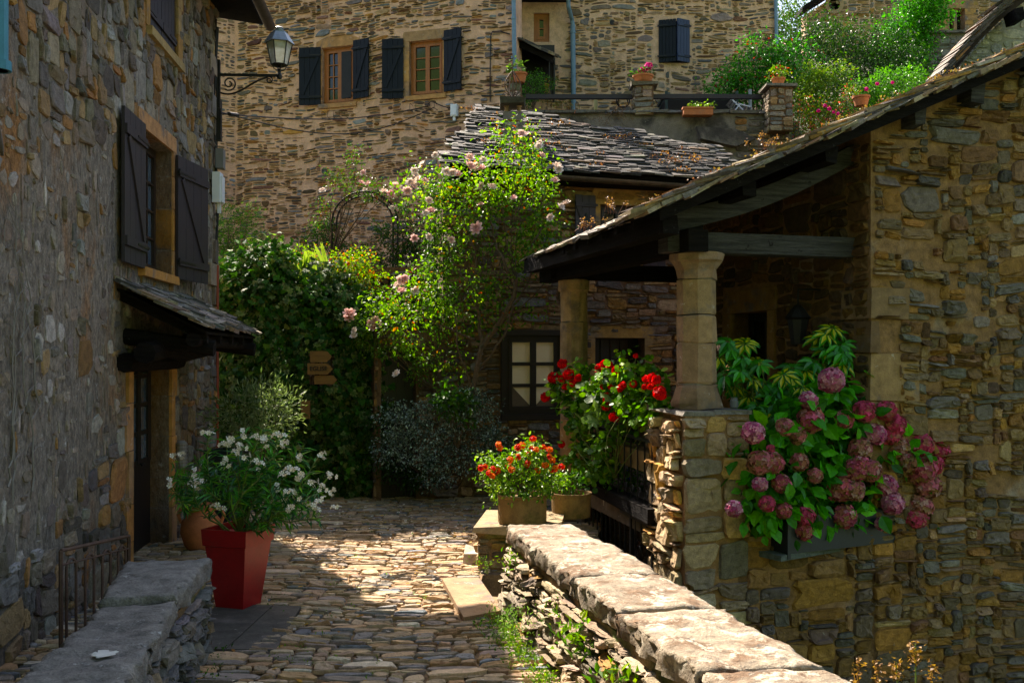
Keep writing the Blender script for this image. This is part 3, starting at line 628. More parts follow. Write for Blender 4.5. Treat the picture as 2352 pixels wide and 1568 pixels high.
pn = MB(); pn.lathe(lc, [(.098, .062), (.158, .335)], 6, ax=(V3(math.cos(.3), math.sin(.3), 0), V3(-math.sin(.3), math.cos(.3), 0), UPV)); pn.build('glass_panes', M['lamp_glass'], lamp)
tp = MB(); tp.lathe(lc, [(.16, .335), (.195, .335), (.18, .36), (.12, .45), (.115, .455), (.11, .47)], 6, ax=(V3(math.cos(.3), math.sin(.3), 0), V3(-math.sin(.3), math.cos(.3), 0), UPV)); tp.lathe(lc, [(.08, .465), (.085, .49), (.05, .50), (.05, .52), (.065, .53), (.04, .545), (0, .55)], 14)
tp.build('lantern_cap', M['zinc'], lamp)

# ================================================================== FAR ORANGE HOUSE
FC = np.array([.05, 19.0]); FU = np.array([.955, -.297]); FU = FU / np.linalg.norm(FU); FW = 6.35
FP = Plane(FC - FU * FW, FU)
fh = thing('far_house', 'tall far house in orange mortar with two orange-framed windows and blue-black shutters', 'house', FP.pt(0, 0))
def hole(pl, x0, x1, y0, y1):
    a = pl.hit(x0, y1); b = pl.hit(x1, y0); return (a[0], b[0], pl.hit((x0 + x1) / 2, y1)[1], pl.hit((x0 + x1) / 2, y0)[1])
FH1 = hole(FP, 740, 812, 107, 238); FH2 = hole(FP, 940, 1017, 92, 219)
FPAL = [(.20, .15, .10, 4), (.15, .13, .11, 4), (.12, .12, .11, 2), (.24, .17, .10, 3), (.30, .17, .07, 1), (.17, .10, .075, 1.5), (.17, .18, .17, 1.5)]
for _k in range(len(FPAL)): FPAL[_k] = tuple(x * 1.1 * t for x, t in zip(FPAL[_k][:3], (1.0, .99, 1.04))) + FPAL[_k][3:]
fw = MB(); wallbody(fw, FP, 0, FW, 2.0, 9.9, .5, [FH1, FH2])
stones(fw, FP.map, FW, 3.2, 10.2, (.040, .022), (3, 8, 1, 3), 41, FPAL, gap=.021, relief=.024, mask=inholes([(h[0] - .16, h[1] + .16, h[2] - .1, h[3] + .24) for h in (FH1, FH2)], 0), keep=lambda u, v: .72 + .25 * (snoise(u, v, 2, .6)), mat=1, warp=.05, expo=2.8, big=.045, jitc=.28, tilt=.3, rough=.10)
# the left wing comes forward from the inner corner
XP = Plane(FP.pt(0, 0)[:2] + np.array([-1.6, -1.0]), (1.6, 1.0)); WX = math.hypot(1.6, 1.0)
wallbody(fw, XP, -1.5, WX, 2.0, 9.9, .4); stones(fw, lambda u, v, w: XP.map(u - 1.5, v, w), WX + 1.5, 3.2, 10.0, (.045, .028), (2, 8, 1, 3), 43, FPAL, gap=.032, relief=.014, keep=lambda u, v: .72 + 0 * u, mat=1, warp=.05, expo=2.3)
# right return of the corner, with the side of the house running back
SP = Plane(FC, (.02, 1)); 
fw.hexa([(.05, 19, 2), (.05, 19.001, 2), (-.2, 22, 2), (-.6, 19.3, 2), (.05, 19, 9.9), (.05, 19.001, 9.9), (-.2, 22, 9.9), (-.6, 19.3, 9.9)])
fw.build('wall', [M['mortar_far'], M['stone_far']], fh)
fs = MB(); surround(fs, FP, *FH1, RS(51), .13, .24, pal=[(.40, .24, .13, 1)], lintel_arch=True, sill=True, proud=.004); fs.build('stone_surround', M['sandstone'], fh); fs = MB(); surround(fs, FP, *FH2, RS(52), .13, .20, pal=[(.40, .24, .12, 1), (.33, .22, .13, .4)], proud=.004); fs.build('stone_surround', M['sandstone'], fh)
window_unit(fh, FP, *FH1, -.13, 4, 4, M['window_wood'], M['glass'], .06, .018, label='orange window with a dark screen over its right half'); window_unit(fh, FP, *FH2, -.13, 2, 4, M['window_wood'], M['glass'], .06, .018)
sc = MB(); m_ = (FH1[0] + FH1[1]) / 2; sc.pbox(FP, m_ + .05, FH1[1] - .09, FH1[2] + .12, FH1[3] - .1, -.075, -.068); sc.build('insect_screen', M['black_iron'], fh)
UF = V3(*FP.U, 0); NF = V3(*FP.N, 0)
for (hx0, y0, y1, w, sgn, flp, ln_) in ((738, 110, 242, 55, -1, False, 1), (813, 95, 229, 40, 1, True, 1), (928, 90, 227, 46, -1, False, 1), (1021, 72, 212, 44, 1, True, 1)):
    u, z, d = FP.hit(hx0, y1); z1 = FP.hit(hx0, y0)[1]; ww = abs(FP.hit(hx0 + sgn * w)[0] - u); u += -.06 if False else 0
    if w == 55: ww *= .82
    D = UF * sgn * .96 + NF * .20; shutter(fh, FP.pt(u, z, .03), D, NF * .98 - UF * sgn * .2, ww, z1 - z, M['shutter_blue'], flip=(sgn < 0))
for h, lab in ((FH1, 1), (FH2, 2)):
    fbk = MB(); uu0, uu1 = h[0] + .08, h[1] - .12; zz = h[2] - .32
    for z in (zz, zz + .13):
        fbk.tube([FP.pt(uu0, z, .01), FP.pt(uu0, z, .16), FP.pt(uu1, z, .16), FP.pt(uu1, z, .01)], .006, 5)
    for u in np.linspace(uu0, uu1, 5): fbk.tube([FP.pt(u, zz, .01), FP.pt(u, zz, .16), FP.pt(u, zz + .13, .16)], .005, 5)
    fbk.build('flower_box_bracket', M['rust_iron'], fh)
fp_ = MB(); fp_.tube([P(1179, -60, 18.9), P(1182, 180, 18.9)], .042, 12)
for y in (40, 130): fp_.tube([P(1180, y, 18.9), P(1180, y + 5, 18.9)], .052, 12)
fp_.build('downpipe', M['blue_pipe'], fh)
fm_ = MB(); c = FP.pt(*FP.hit(1046, 256)[:2], .06); fm_.box(c, (.14, .09, .24), (UF, NF, UPV)); fm_.box(c - UPV * .16, (.05, .05, .09), (UF, NF, UPV)); fm_.box(c + NF * .05, (.11, .02, .2), (UF, NF, UPV)); fm_.build('meter_box', M['white_plastic'], fh)
fcb = MB()
fcb.tube([FP.pt(*FP.hit(x, y)[:2], .03) for x, y in ((1127, 235), (1127, 160), (1128, 85), (1132, 74), (1150, 73), (1172, 80))], .012, 6)
fcb.tube([FP.pt(*FP.hit(x, y)[:2], .03) for x, y in ((1127, 205), (1090, 218), (1040, 222), (1010, 218), (1000, 210))], .007, 5)
fcb.tube([FP.pt(*FP.hit(x, y)[:2], .05) for x, y in ((985, 242), (992, 234), (1005, 240), (1020, 246), (1036, 250))], .009, 5)
fcb.build('cables', M['cable'], fh)
# overhead cables from the lamp corner to the far wall
for (ya, xb, yb, sag, lab) in ((262, 985, 246, 9, 'upper overhead cable from the left house corner to the far orange wall'), (258, 1000, 248, 24, 'lower sagging overhead cable from the left house corner to the far orange wall')):
    a = P(508, ya, 12.7); b = FP.pt(*FP.hit(xb, yb)[:2], .06); t = np.linspace(0, 1, 20)[:, None]; pts = a + (b - a) * t; pts[:, 2] -= np.sin(t[:, 0] * math.pi) * sag * .0085 * 2
    c_ = MB(); c_.tube(pts, .009, 5)
    if sag == 9: c_.tube([pts[0] * .96 + pts[1] * .04 + V3(.1, 0, 0), pts[1] + V3(0, 0, 0)], .028, 8)
    tag(c_.build('overhead_cable', M['cable']), lab, 'cable')

# ================================================================== UPPER HOUSE BEHIND THE TERRACE
UP_ = Plane((0.0, 20.2), (1, .01)); uh = thing('upper_house', 'upper stone house behind the terrace with a single pair of half-closed blue-black shutters', 'house', UP_.pt(0, 0))
UH1 = hole(UP_, 1226, 1262, 30, 97); UH2 = hole(UP_, 1513, 1583, 48, 145)
URt = UP_.hit(1783)[0]; UD = hole(UP_, 1196, 1270, 110, 216)
UPAL = [(.22, .165, .11, 4), (.16, .14, .115, 4), (.13, .12, .11, 2), (.26, .18, .10, 2), (.17, .11, .08, 1), (.22, .20, .165, 2)]
for _k in range(len(UPAL)): UPAL[_k] = tuple(x * 1.0 for x in UPAL[_k][:3]) + UPAL[_k][3:]
uw = MB(); wallbody(uw, UP_, -.2, URt, 3, 10.0, .5, [UH1, UH2])
xr = UP_.hit(1310)[0]
stones(uw, UP_.map, URt, 6.0, 10.2, (.045, .026), (2, 9, 1, 4), 45, UPAL, gap=.026, relief=.022, mask=lambda U, V: inholes([UH1, UH2], .1)(U, V) & (U > xr - .12 * (V > 8)) | ((U > xr - .5) & (V < 8.2)), keep=lambda u, v: .85 + 0 * u, mat=1, warp=.05, expo=2.8, big=.06, rough=.10, jitc=.25)
uw.build('wall', [M['mortar_upper'], M['stone_far']], uh)
window_unit(uh, UP_, *UH1, -.10, 1, 2, M['window_wood'], M['glass'], .07, .02, casements=1)
ux = V3(1, .01, 0); un = V3(0, -1, 0); sp = lambda px, py, w: UP_.pt(*UP_.hit(px, py)[:2], w)
ww = (UH2[1] - UH2[0]) / 2
shutter(uh, UP_.pt(UH2[0], UH2[2], .02), ux * .96 + un * .28, un * .96 - ux * .28, ww * 1.12, UH2[3] - UH2[2], M['shutter_blue'], zb=False, planks=5)
shutter(uh, UP_.pt(UH2[1], UH2[2], .02), -ux * .88 + un * .46, un * .9 + ux * .46, ww * 1.0, UH2[3] - UH2[2], M['shutter_skylit'], zb=False, planks=4)  # this leaf is coloured bluer to imitate sky light on it
up2 = MB(); up2.pbox(UP_, UH2[0], UH2[1], UH2[2], UH2[3], -.3, -.25); up2.build('door_panel', M['dark_door'], uh)
gu = MB(); gutter(gu, sp(1190, 10, .45), sp(1303, 12, .45), .06); gu.build('gutter', M['zinc'], uh)
ue = MB(); ue.pbox(UP_, -.1, xr, UP_.hit(1250, 6)[1], 10.0, 0, .42); ue.build('eave', M['darkwood'], uh)
pd = MB(); pd.tube([sp(1302, 16, .42), sp(1303, 30, .36), sp(1313, 50, .10), sp(1315, 62, .08)], .045, 10); pd.tube([sp(1315, 62, .08), sp(1316, 150, .08), sp(1317, 300, .08)], .052, 12); pd.tube([sp(1315, 76, .08), sp(1315, 80, .08)], .062, 12); pd.build('downpipe', M['blue_pipe'], uh)
pd = MB(); pd.tube([sp(1779, -60, .06), sp(1782, 110, .06)], .036, 10); pd.build('downpipe', M['blue_pipe'], uh)
vn = MB(); vn.lathe(sp(1406, 53, .012), [(.055, 0), (.055, .02), (.045, .02)], 16, ax=(ux, UPV, un)); vn.build('vent_hole', M['black_iron'], uh)
# dark lean-to beside the downpipe
lt = thing('lean_to', 'dark open lean-to with a ragged mossy slate roof beside the blue downpipe', 'lean-to', P(1230, 215, 19.2))
q1 = [P(1188, 92, 19.3), P(1235, 112, 19.3), P(1270, 132, 19.3), P(1275, 150, 19.3), P(1235, 128, 19.3), P(1188, 108, 19.3)]
lm = MB(); lm.prism(q1, (0, .85, .3)); lm.build('roof', M['darkwood'], lt)
ls = MB(); slates(ls, P(1188, 91, 19.2) , V3(1, 0, -.47), V3(0, 1, .35), .8, .8, 47, .1, (.12, .25), .03, SL); ls.build('slates', M['slate'], lt)
lb = MB(); lb.box(P(1232, 165, 20.1), (.76, .06, 1.1)); lb.box(P(1272, 185, 19.6), (.03, .6, .75)); lb.box(P(1262, 186, 19.3), (.02, .02, .75)); lb.build('back_wall', M['dark_door'], lt)

# ================================================================== TERRACE WALL, PILLARS, RAILINGS
TP = Plane((0, 17.2), (1, 0)); TZ = TP.hit(1400, 262)[1]
tw_ = thing('terrace_wall', 'grey rendered terrace wall above the slate roof', 'wall', TP.pt(.2, TZ))
tx0, tx1 = TP.hit(1180)[0], TP.hit(1815)[0]
tb = MB(); wallbody(tb, TP, tx0, tx1, 3.0, TZ, .45, top=lambda u: TZ + .03 * math.sin(u * 3)); stones(tb, lambda u, v, w: TP.map(u + tx1 - 1.0, v, w), 1.0, 4.5, TZ - .02, (.06, .04), (3, 7, 1, 3), 49, LPAL, gap=.02, relief=.03, mat=1)
M['render_grey'] = surface('grey_lime_render', (.20, .17, .135), .4, 4, 60, 1.0, .03, stains=(.07, .06, .05), stain_scale=1.6, stain_lo=.5, spots=(.30, .27, .22), spot_scale=5, spot_lo=.62)
tb.prism([P(1600, 290, 17.05), P(1690, 296, 17.05), P(1738, 318, 17.05), P(1690, 336, 17.05), P(1610, 318, 17.05)], (0, .25, 0), (.3, .3, .3), 0)
tb.build('wall', [M['render_grey'], M['stone']], tw_)
cpb = MB()
for i in range(9): a = tx0 + (tx1 - tx0) * i / 9; cpb.box(TP.pt(a + (tx1 - tx0) / 18, TZ + .03, -.2), ((tx1 - tx0) / 9 - .02, .55, .05), jit=.01, rng=RS(i), col=(.14, .13, .11))
cpb.build('coping', M['stone'], tw_)
tf = MB(); tf.prism([(tx0, 17.66, 0), (5.3, 17.66, 0), (5.3, 20.2, 0), (tx0, 20.2, 0)], (0, 0, TZ - .02)); tag(tf.build('terrace', M['render_grey']), kind='structure')
def pillar(x0, x1, y0, y1, d, lab, seed, cap=True):
    pl = Plane((0, d), (1, 0)); u0, z1, _ = pl.hit(x0, y0); u1, z0, _ = pl.hit(x1, y1)
    p = thing('terrace_pillar', lab, 'pillar', pl.pt((u0 + u1) / 2, z0), 'stone pillars of the terrace railing')
    m = MB(); wallbody(m, pl, u0 + .01, u1 - .01, z0, z1, u1 - u0); stones(m, lambda u, v, w: pl.map(u + u0, v, w), u1 - u0, z0, z1, (.045, .035), (3, 6, 2, 4), seed, [(.25, .20, .14, 3), (.20, .17, .13, 2), (.30, .20, .11, 1), (.17, .17, .15, 2)], gap=.012, relief=.022, mat=1, big=0)
    sp2 = Plane((u0, d + (u1 - u0)), (0, -1)); stones(m, sp2.map, u1 - u0, z0, z1, (.045, .035), (3, 6, 2, 4), seed + 1, [(.25, .20, .14, 3), (.20, .17, .13, 2)], gap=.012, relief=.022, mat=1, big=0); m.build('shaft', [M['mortar_mid'], M['stone']], p)
    if cap: c = MB(); c.box(pl.pt((u0 + u1) / 2, z1 + .03, -(u1 - u0) / 2), (u1 - u0 + .14, u1 - u0 + .14, .055), jit=.008, rng=RS(seed), col=(.17, .15, .11)); c.build('cap', M['stone'], p)
    return p, pl.pt((u0 + u1) / 2, z1 + (.06 if cap else 0), -(u1 - u0) / 2)
_, top1 = pillar(1168, 1200, 170, 262, 17.3, 'leftmost terrace pillar, narrow and plain, beside the potted plant', 61, False)
_, top2 = pillar(1458, 1502, 196, 264, 17.15, 'middle terrace pillar carrying the bowl of pink flowers', 63)
_, top3 = pillar(1768, 1822, 200, 300, 16.9, 'right terrace pillar carrying the small pot, next to the flowering bank', 65)
for (xa, xb, lab) in ((1208, 1458, 'dark steel terrace railing left of the middle pillar'), (1502, 1768, 'dark steel terrace railing right of the middle pillar')):
    a, b = TP.hit(xa)[0], TP.hit(xb)[0]; r = thing('terrace_railing', lab, 'railing', TP.pt(a, TZ), 'terrace railings')
    for y in (216, 252):
        z = TP.hit(1400, y)[1]; m = MB(); m.box(TP.pt((a + b) / 2, z, -.2), (b - a, .09, .075)); m.build('rail', M['zinc_dark'] if False else M['shutter_left'], r)

# ================================================================== MIDDLE HOUSE
EA = P(1030, 382, 13.6)[:2]; MPl = Plane(EA + np.array([-.10, .33]), (.963, .27)); UM = V3(*MPl.U, 0); NM = V3(*MPl.N, 0); Rb = -NM
mh = thing('middle_house', 'low dark stone house with wide slate roof behind the rose bush', 'house', MPl.pt(0, 0))
mW0, mW1 = hole(MPl, 1160, 1287, 770, 950), hole(MPl, 1366, 1480, 776, 1140); mU = hole(MPl, 1378, 1470, 472, 612)
EZ = 4.78
mb = MB(); hs = [mW0, mW1, mU, (-.9, -.4, 0, 2.2)]
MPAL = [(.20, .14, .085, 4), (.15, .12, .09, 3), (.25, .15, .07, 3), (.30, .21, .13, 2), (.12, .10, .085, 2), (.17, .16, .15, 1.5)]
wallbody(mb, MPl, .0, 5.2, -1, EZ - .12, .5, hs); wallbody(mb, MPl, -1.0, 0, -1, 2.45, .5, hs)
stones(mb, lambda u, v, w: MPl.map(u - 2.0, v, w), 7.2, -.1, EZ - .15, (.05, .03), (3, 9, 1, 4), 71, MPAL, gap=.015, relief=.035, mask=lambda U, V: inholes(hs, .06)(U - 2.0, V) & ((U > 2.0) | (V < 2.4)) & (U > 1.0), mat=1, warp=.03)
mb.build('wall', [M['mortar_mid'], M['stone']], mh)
ms = MB(); surround(ms, MPl, *mW1, RS(73), .15, .18, sill=False, pal=[(.30, .19, .09, 1), (.26, .18, .10, 1)]); ms.build('stone_surround', M['sandstone'], mh); ms = MB(); surround(ms, MPl, *mU, RS(75), .12, .24, pal=[(.33, .21, .10, 1)]); 
ms.pbox(MPl, -1.0, -.25, 2.2, 2.4, -.2, .02, (.12, .09, .06)); ms.build('stone_surround', M['sandstone'], mh)
# window with cream blinds
wu = MB(); a, b, z0, z1 = mW0
wu.pbox(MPl, a - .07, b + .07, z1, z1 + .08, -.1, .06); wu.pbox(MPl, a - .07, b + .07, z0 - .09, z0, -.1, .07); wu.pbox(MPl, a - .07, a, z0, z1, -.1, .055); wu.pbox(MPl, b, b + .07, z0, z1, -.1, .055); wu.build('window_casing', M['brown_frame'], mh)
window_unit(mh, MPl, a, b, z0, z1, -.02, 2, 3, M['brown_frame'], M['blind'], .06, .05)
for s in (0, 1):
    cu_ = MB(); mid = (a + b) / 2; w_ = (b - a) / 2 - .12; x0 = a + .1 if s == 0 else mid + .02
    tri = [(x0, z0 + .1), (x0 + w_, z0 + .1), (x0, z0 + .42)] if s == 0 else [(x0, z0 + .1), (x0 + w_, z0 + .1), (x0 + w_, z0 + .42)]
    cu_.prism([MPl.pt(p[0], p[1], -.010) for p in tri], NM * .004); M['lace'] = M.get('lace') or plain('brown_shade', (.13, .085, .05), .7); cu_.build('lace_curtain', M['lace'], mh)
md = MB(); md.pbox(MPl, mW1[0], mW1[1], mW1[2], mW1[3], -.3, -.25)
for k in range(5): x = mW1[0] + (mW1[1] - mW1[0]) * (k + .5) / 5; md.pbox(MPl, x - .06, x + .06, mW1[2], mW1[3] - .02, -.25, -.235)
mdo = md.build('door', M['dark_door'], mh); h_ = MB(); h_.tube([MPl.pt(mW1[0] + .1, 1.1, -.235), MPl.pt(mW1[0] + .1, 1.1, -.19), MPl.pt(mW1[0] + .2, 1.1, -.19)], .01, 6); h_.build('handle', M['black_iron'], mdo)
sd_ = MB(); sd_.pbox(MPl, -.9, -.4, 0, 2.2, -.3, -.25)
for k in range(4): sd_.pbox(MPl, -.89 + k * .125, -.78 + k * .125, .02, 2.15, -.25, -.235)
sd_.build('side_door', M['dark_door'], mh)
window_unit(mh, MPl, *mU, -.12, 2, 3, M['shutter_left'], M['glass'], .06, .03)
wS = abs(MPl.hit(1366)[0] - MPl.hit(1316)[0]); shu = shutter(mh, MPl.pt(MPl.hit(1368)[0] - .02, mU[2] + .02, .05), -UM * .98 + NM * .15, NM, wS, mU[3] - mU[2] + .1, M['shutter_left'], planks=3)
sh2 = shutter(mh, MPl.pt(mU[1] + .03, mU[2] + .0, .05), UM * .98 + NM * .15, NM, wS, mU[3] - mU[2], M['shutter_left'], planks=3)
hk = MB(); hc = MPl.pt(MPl.hit(1342)[0], (mU[2] + mU[3]) / 2 + .22, .10); hk.prism([hc + UPV * .10, hc + UM * .035 + UPV * .0, hc - UPV * .08, hc - UM * .035], NM * .01); hk.build('diamond_cutout', M['cable'], shu)
# roof
pitch = math.atan(.70); Sr = nrm(Rb * math.cos(pitch) + UPV * math.sin(pitch)); E0 = V3(*EA, EZ); Wr = 4.65; Lr = 3.0
rfm = MB(); Nr = np.cross(UM, Sr)
def rtop(x): return max(.75, 2.66 - x * .32 + .06 * math.sin(x * 4))
rfm.prism([E0, E0 + UM * Wr, E0 + UM * Wr + Sr * rtop(Wr), E0 + UM * 2.4 + Sr * (rtop(2.4) + .25), E0 + UM * 1.0 + Sr * 2.35], -Nr * .07)
rr = rfm.build('roof', M['darkwood'], mh)
rs_ = MB(); SL_M = [(.06, .058, .05, 4), (.035, .034, .03, 4), (.10, .093, .08, 3), (.17, .155, .125, 1.0), (.12, .08, .05, .6)]
slates(rs_, E0 - UM * .05 + Nr * .01 - Sr * .04, UM, Sr, Wr, 3.0, 77, .052, (.10, .40), .024, [tuple(c * .72 for c in q[:3]) + q[3:] for q in SL_M], mask=lambda x, y: y < rtop(x) + .12 and x > y * .42 - .05, jit=.012, lift=.15)
rs_.build('slates', M['slate'], rr)
gt = MB(); gutter(gt, E0 + UM * 1.35 - UPV * .06 - Rb * .05, E0 + UM * 4.0 - UPV * .10 - Rb * .05, .07); gt.build('gutter', M['zinc_dark'], mh)
bb = MB(); bb.prism([E0 + UM * .02 - UPV * .08, E0 + UM * .02 - UPV * .14, E0 + UM * .02 + Rb * .38 - UPV * .14, E0 + UM * .02 + Rb * .38 + UPV * .12], UM * Wr); bb.build('eave_board', M['darkwood'], rr)
# side gable wall of the middle house (left end)
sg = MB(); sg.hexa([MPl.pt(.10, 2.0, -.45), MPl.pt(.40, 2.0, -.45), MPl.pt(1.5, 2.0, -1.9), MPl.pt(1.15, 2.0, -1.9), MPl.pt(.10, EZ + .1, -.45), MPl.pt(.40, EZ + .1, -.45), MPl.pt(1.5, EZ + 1.2, -1.9), MPl.pt(1.15, EZ + 1.2, -1.9)]); sg.build('gable', M['mortar_mid'], mh)
# chimney with two stubs and a cap slab
CB = P(1178, 300, 14.8); ch = thing('chimney', 'stone chimney with two stubs under a mossy slab, standing out of the middle slate roof', 'chimney', CB)
cm = MB(); cz0, cz1 = P(0, 345, 14.8)[2], P(0, 256, 14.8)[2]; cwid = .31
pc = Plane((CB[0] - cwid / 2, 14.8), (1, 0)); wallbody(cm, pc, 0, cwid, cz0, cz1, .4); stones(cm, pc.map, cwid, cz0 + .02, cz1 - .1, (.045, .035), (2, 5, 2, 4), 79, [(.28, .24, .19, 2), (.32, .17, .06, 1.5), (.20, .19, .17, 2)], gap=.03, relief=.015, mat=1); cm.build('shaft', [M['render_grey'], M['stone']], ch)
for s in (-1, 1):
    st = MB(); st.lathe(V3(CB[0] + s * .10, 14.95, cz1 - .0), [(.05, 0), (.035, .03), (.03, .09), (.045, .12)], 8, col=(.35, .22, .12)); st.build('stub', M['sandstone'], ch)
cc = MB(); cc.box(V3(CB[0], 14.98, cz1 + .17), (.40, .44, .10), col=(.07, .06, .035), jit=.012, rng=RS(2)); cc.build('cap', M['stone'], ch)
fn = thing('iron_finial', 'curly rusty iron finial standing on the chimney slab', 'finial', V3(CB[0], 14.95, cz1 + .22))
f_ = MB(); fc = V3(CB[0], 14.95, cz1 + .222); f_.tube([fc, fc + UPV * .72], [.012, .006], 6)
for k in range(4):
    X = V3(math.cos(k * 1.57 + .4), math.sin(k * 1.57 + .4), 0); f_.tube([fc + X * .17 * math.sin(t * 3.0) * (1 - t * .4) + UPV * (.02 + .42 * t) for t in np.linspace(0, 1, 10)], .008, 5); scroll(f_, fc + X * .12 + UPV * .05, .05, 1.2, X, UPV, 0, .007)
f_.tube([fc + UPV * .52 - V3(.22, 0, -.03), fc + UPV * .49 + V3(.22, 0, 0)], .006, 5); f_.build('scrolls', M['rust_iron'], fn)

# ================================================================== PORCH HOUSE (right)
G0 = np.array([1.53, 8.57]); GPn = Plane(G0, Tv[:2]); NG = V3(*GPn.N, 0)
K = GPn.hit(2000)[0]
ph = thing('porch_house', 'ochre stone house on the right whose slate roof sweeps down over an open porch', 'house', GPn.pt(K, 0))
s_e = -.44; ze = 3.36; sl_ = .428
def zr(s): return ze + sl_ * (s - s_e)
RPAL = [(.22, .155, .09, 4), (.17, .13, .09, 3), (.27, .155, .065, 3), (.13, .115, .095, 2), (.31, .22, .13, 1), (.18, .105, .06, 1.5), (.20, .18, .15, 1.2)]
pw_ = MB(); wallbody(pw_, GPn, K, 6.5, -2.3, 99, .55, top=lambda u: zr(u) - .16)
stones(pw_, lambda u, v, w: GPn.map(u + K, v, w), 4.4, -2.2, 6.4, (.046, .022), (2, 8, 1, 6), 81, RPAL, gap=.012, relief=.038, mask=lambda U, V: (V < zr(U + K) - .22) & ~((U < .32) & (V > 1.0) & (V < 2.45)), mat=1, warp=.05, big=.04, rough=.07, keep=lambda u, v: np.where((v > 2.3) & (u < 1.5), .80, .96))
# infill wall below the planter, between pier and house
wallbody(pw_, GPn, .55, K + .08, -2.3, .44, .5)
stones(pw_, lambda u, v, w: GPn.map(u + .6, v, w), K - .6 + .02, -2.2, .42, (.05, .03), (2, 8, 1, 6), 83, [(.19, .12, .06, 4), (.14, .11, .08, 3), (.22, .13, .05, 3), (.11, .10, .085, 3)], gap=.012, relief=.04, mat=1, warp=.03, big=.05)
# side wall under the porch, facing left, with the door
K0 = GPn.pt(K, 0)[:2]; SW = 4.2; SPn = Plane(K0 + Rv[:2] * SW, -Rv[:2])
uD = [SPn.hit(1682)[0], SPn.hit(1766)[0]]; dz1 = SPn.hit(1725, 716)[1]; dh = (uD[0], uD[1], .62, dz1)
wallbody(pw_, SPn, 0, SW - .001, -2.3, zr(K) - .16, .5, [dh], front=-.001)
stones(pw_, SPn.map, SW, .3, zr(K) - .2, (.05, .035), (3, 9, 2, 5), 85, [(.10, .06, .03, 3), (.08, .055, .035, 3), (.12, .07, .03, 2)], gap=.02, relief=.03, mask=lambda U, V: inholes([(dh[0] - .2, dh[1] + .2, dh[2], dh[3] + .3)])(U, V), mat=1, warp=.03)  # palette darker than the outer wall: porch shade put into the stone colour
# big quoins where the two walls meet
for (z0, z1, a, b, c, br_) in ((.95, 1.28, -.02, .34, (.19, .105, .04), 0), (1.29, 1.66, -.03, .26, (.33, .20, .09), 0), (1.66, 2.12, -.02, .52, (.34, .21, .09), 0), (2.12, 2.43, -.62, .06, (.17, .10, .045), 1), (2.44, 2.75, -.02, .40, (.24, .15, .07), 0)):
    m_ = pw_; 
    pw_.box(GPn.pt(K + (a + b) / 2 if not br_ else K + .02, (z0 + z1) / 2, -.2 if not br_ else -.27), ((b - a) if not br_ else .10, .46 if not br_ else .62, z1 - z0 - .015), (Tv, -Rv, UPV), c, 2, .008, RS(int(z0 * 50)))
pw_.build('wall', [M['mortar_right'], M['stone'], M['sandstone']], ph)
ps = MB(); surround(ps, SPn, *dh, RS(87), .17, .26, sill=False, pal=[(.24, .15, .07, 1)], blocks=4, depth=.3); ps.build('stone_surround', M['sandstone'], ph)
pdn = MB(); pdn.pbox(SPn, dh[0], dh[1], dh[2], dh[3], -.3, -.25)
for x in (dh[0], dh[0] + .38, dh[1] - .1): pdn.pbox(SPn, x, x + .10, dh[2], dh[3], -.25, -.22)
pdo = pdn.build('door', M['dark_door'], ph); g_ = MB(); g_.pbox(SPn, dh[0] + .1, dh[1] - .1, dh[2] + .7, dh[3] - .1, -.25, -.24); g_.build('glass', M['glass'], pdo); g_ = MB(); g_.box(SPn.pt(dh[0] + .05, dh[2] + .95, -.19), (.03, .05, .14), (Rv, Tv, UPV)); g_.build('handle', M['brown_pot'], pdo)
# rear wall closing the far end of the porch house (beyond the porch)
# porch floor
pf = MB(); pf.prism([GPn.pt(.05, .3, -.12), GPn.pt(K + .02, .3, -.12), GPn.pt(K + .02, .3, -4.4), GPn.pt(.25, .3, -4.4)], (0, 0, .3), (.12, .09, .06)); pf.build('porch_floor', M['sandstone'], ph)
# timber roof
Q0 = GPn.pt(0, 0, .30); Rt = V3(-.232, .973, 0)   # the eave line
Se = V3(*Tv[:2], 0) + UPV * sl_; Sl = nrm(Se); L_ = 8.5; depth = 4.45
def RP(s, r): return GPn.pt(s, zr(s), .30) + Rv * r + V3(.04 * r, 0, 0) * (1 if s < 1.5 else 0)
rd = MB(); rd.prism([RP(s_e, 0), RP(6.5, 0), RP(6.5, depth), RP(s_e, depth)], (0, 0, -.05)); prf = rd.build('roof', M['darkwood'], ph)
psl = MB(); slates(psl, RP(s_e, 0) - Sl * .06 - Rv * .05 + UPV * .01, Rt, Sl, depth + .1, 5.9, 91, .075, (.16, .36), .026, [(.22, .18, .13, 3), (.15, .135, .11, 3), (.30, .25, .18, 2), (.24, .15, .08, 1.5), (.09, .08, .07, 2)], jit=.02)
psl.build('slates', M['slate'], prf)
# verge: packed slate edges along the rake
vg = MB(); rv_ = RS(93); s = s_e - .05
while s < 6.2:
    for k in range(3):
        L1 = rv_.uniform(.22, .42); th = rv_.uniform(.014, .03); Yv = nrm(Sl + UPV * (-.10 + rv_.normal(0, .03)))
        vg.box(RP(s + rv_.uniform(-.03, .03), -.06 + rv_.normal(0, .012)) + UPV * (-.012 + .026 * k) + Rv * .12, (L1, .26, th), (Yv, Rv, np.cross(Yv, Rv)), pick(rv_, [(.20, .15, .09, 3), (.12, .10, .085, 3), (.30, .18, .07, 2), (.30, .26, .19, 1)], 1, .2)[0], 0, .008, rv_)
    s += .085
vg.build('verge_slates', M['slate'], prf)
tm = MB()
bg_ = lambda s, r, dz=0: RP(s, r) + UPV * dz
tm.prism([bg_(s_e + .08, .0, -.05), bg_(6.5, .0, -.05), bg_(6.5, .0, -.15), bg_(s_e + .08, .0, -.15)], Rv * .035)      # barge board
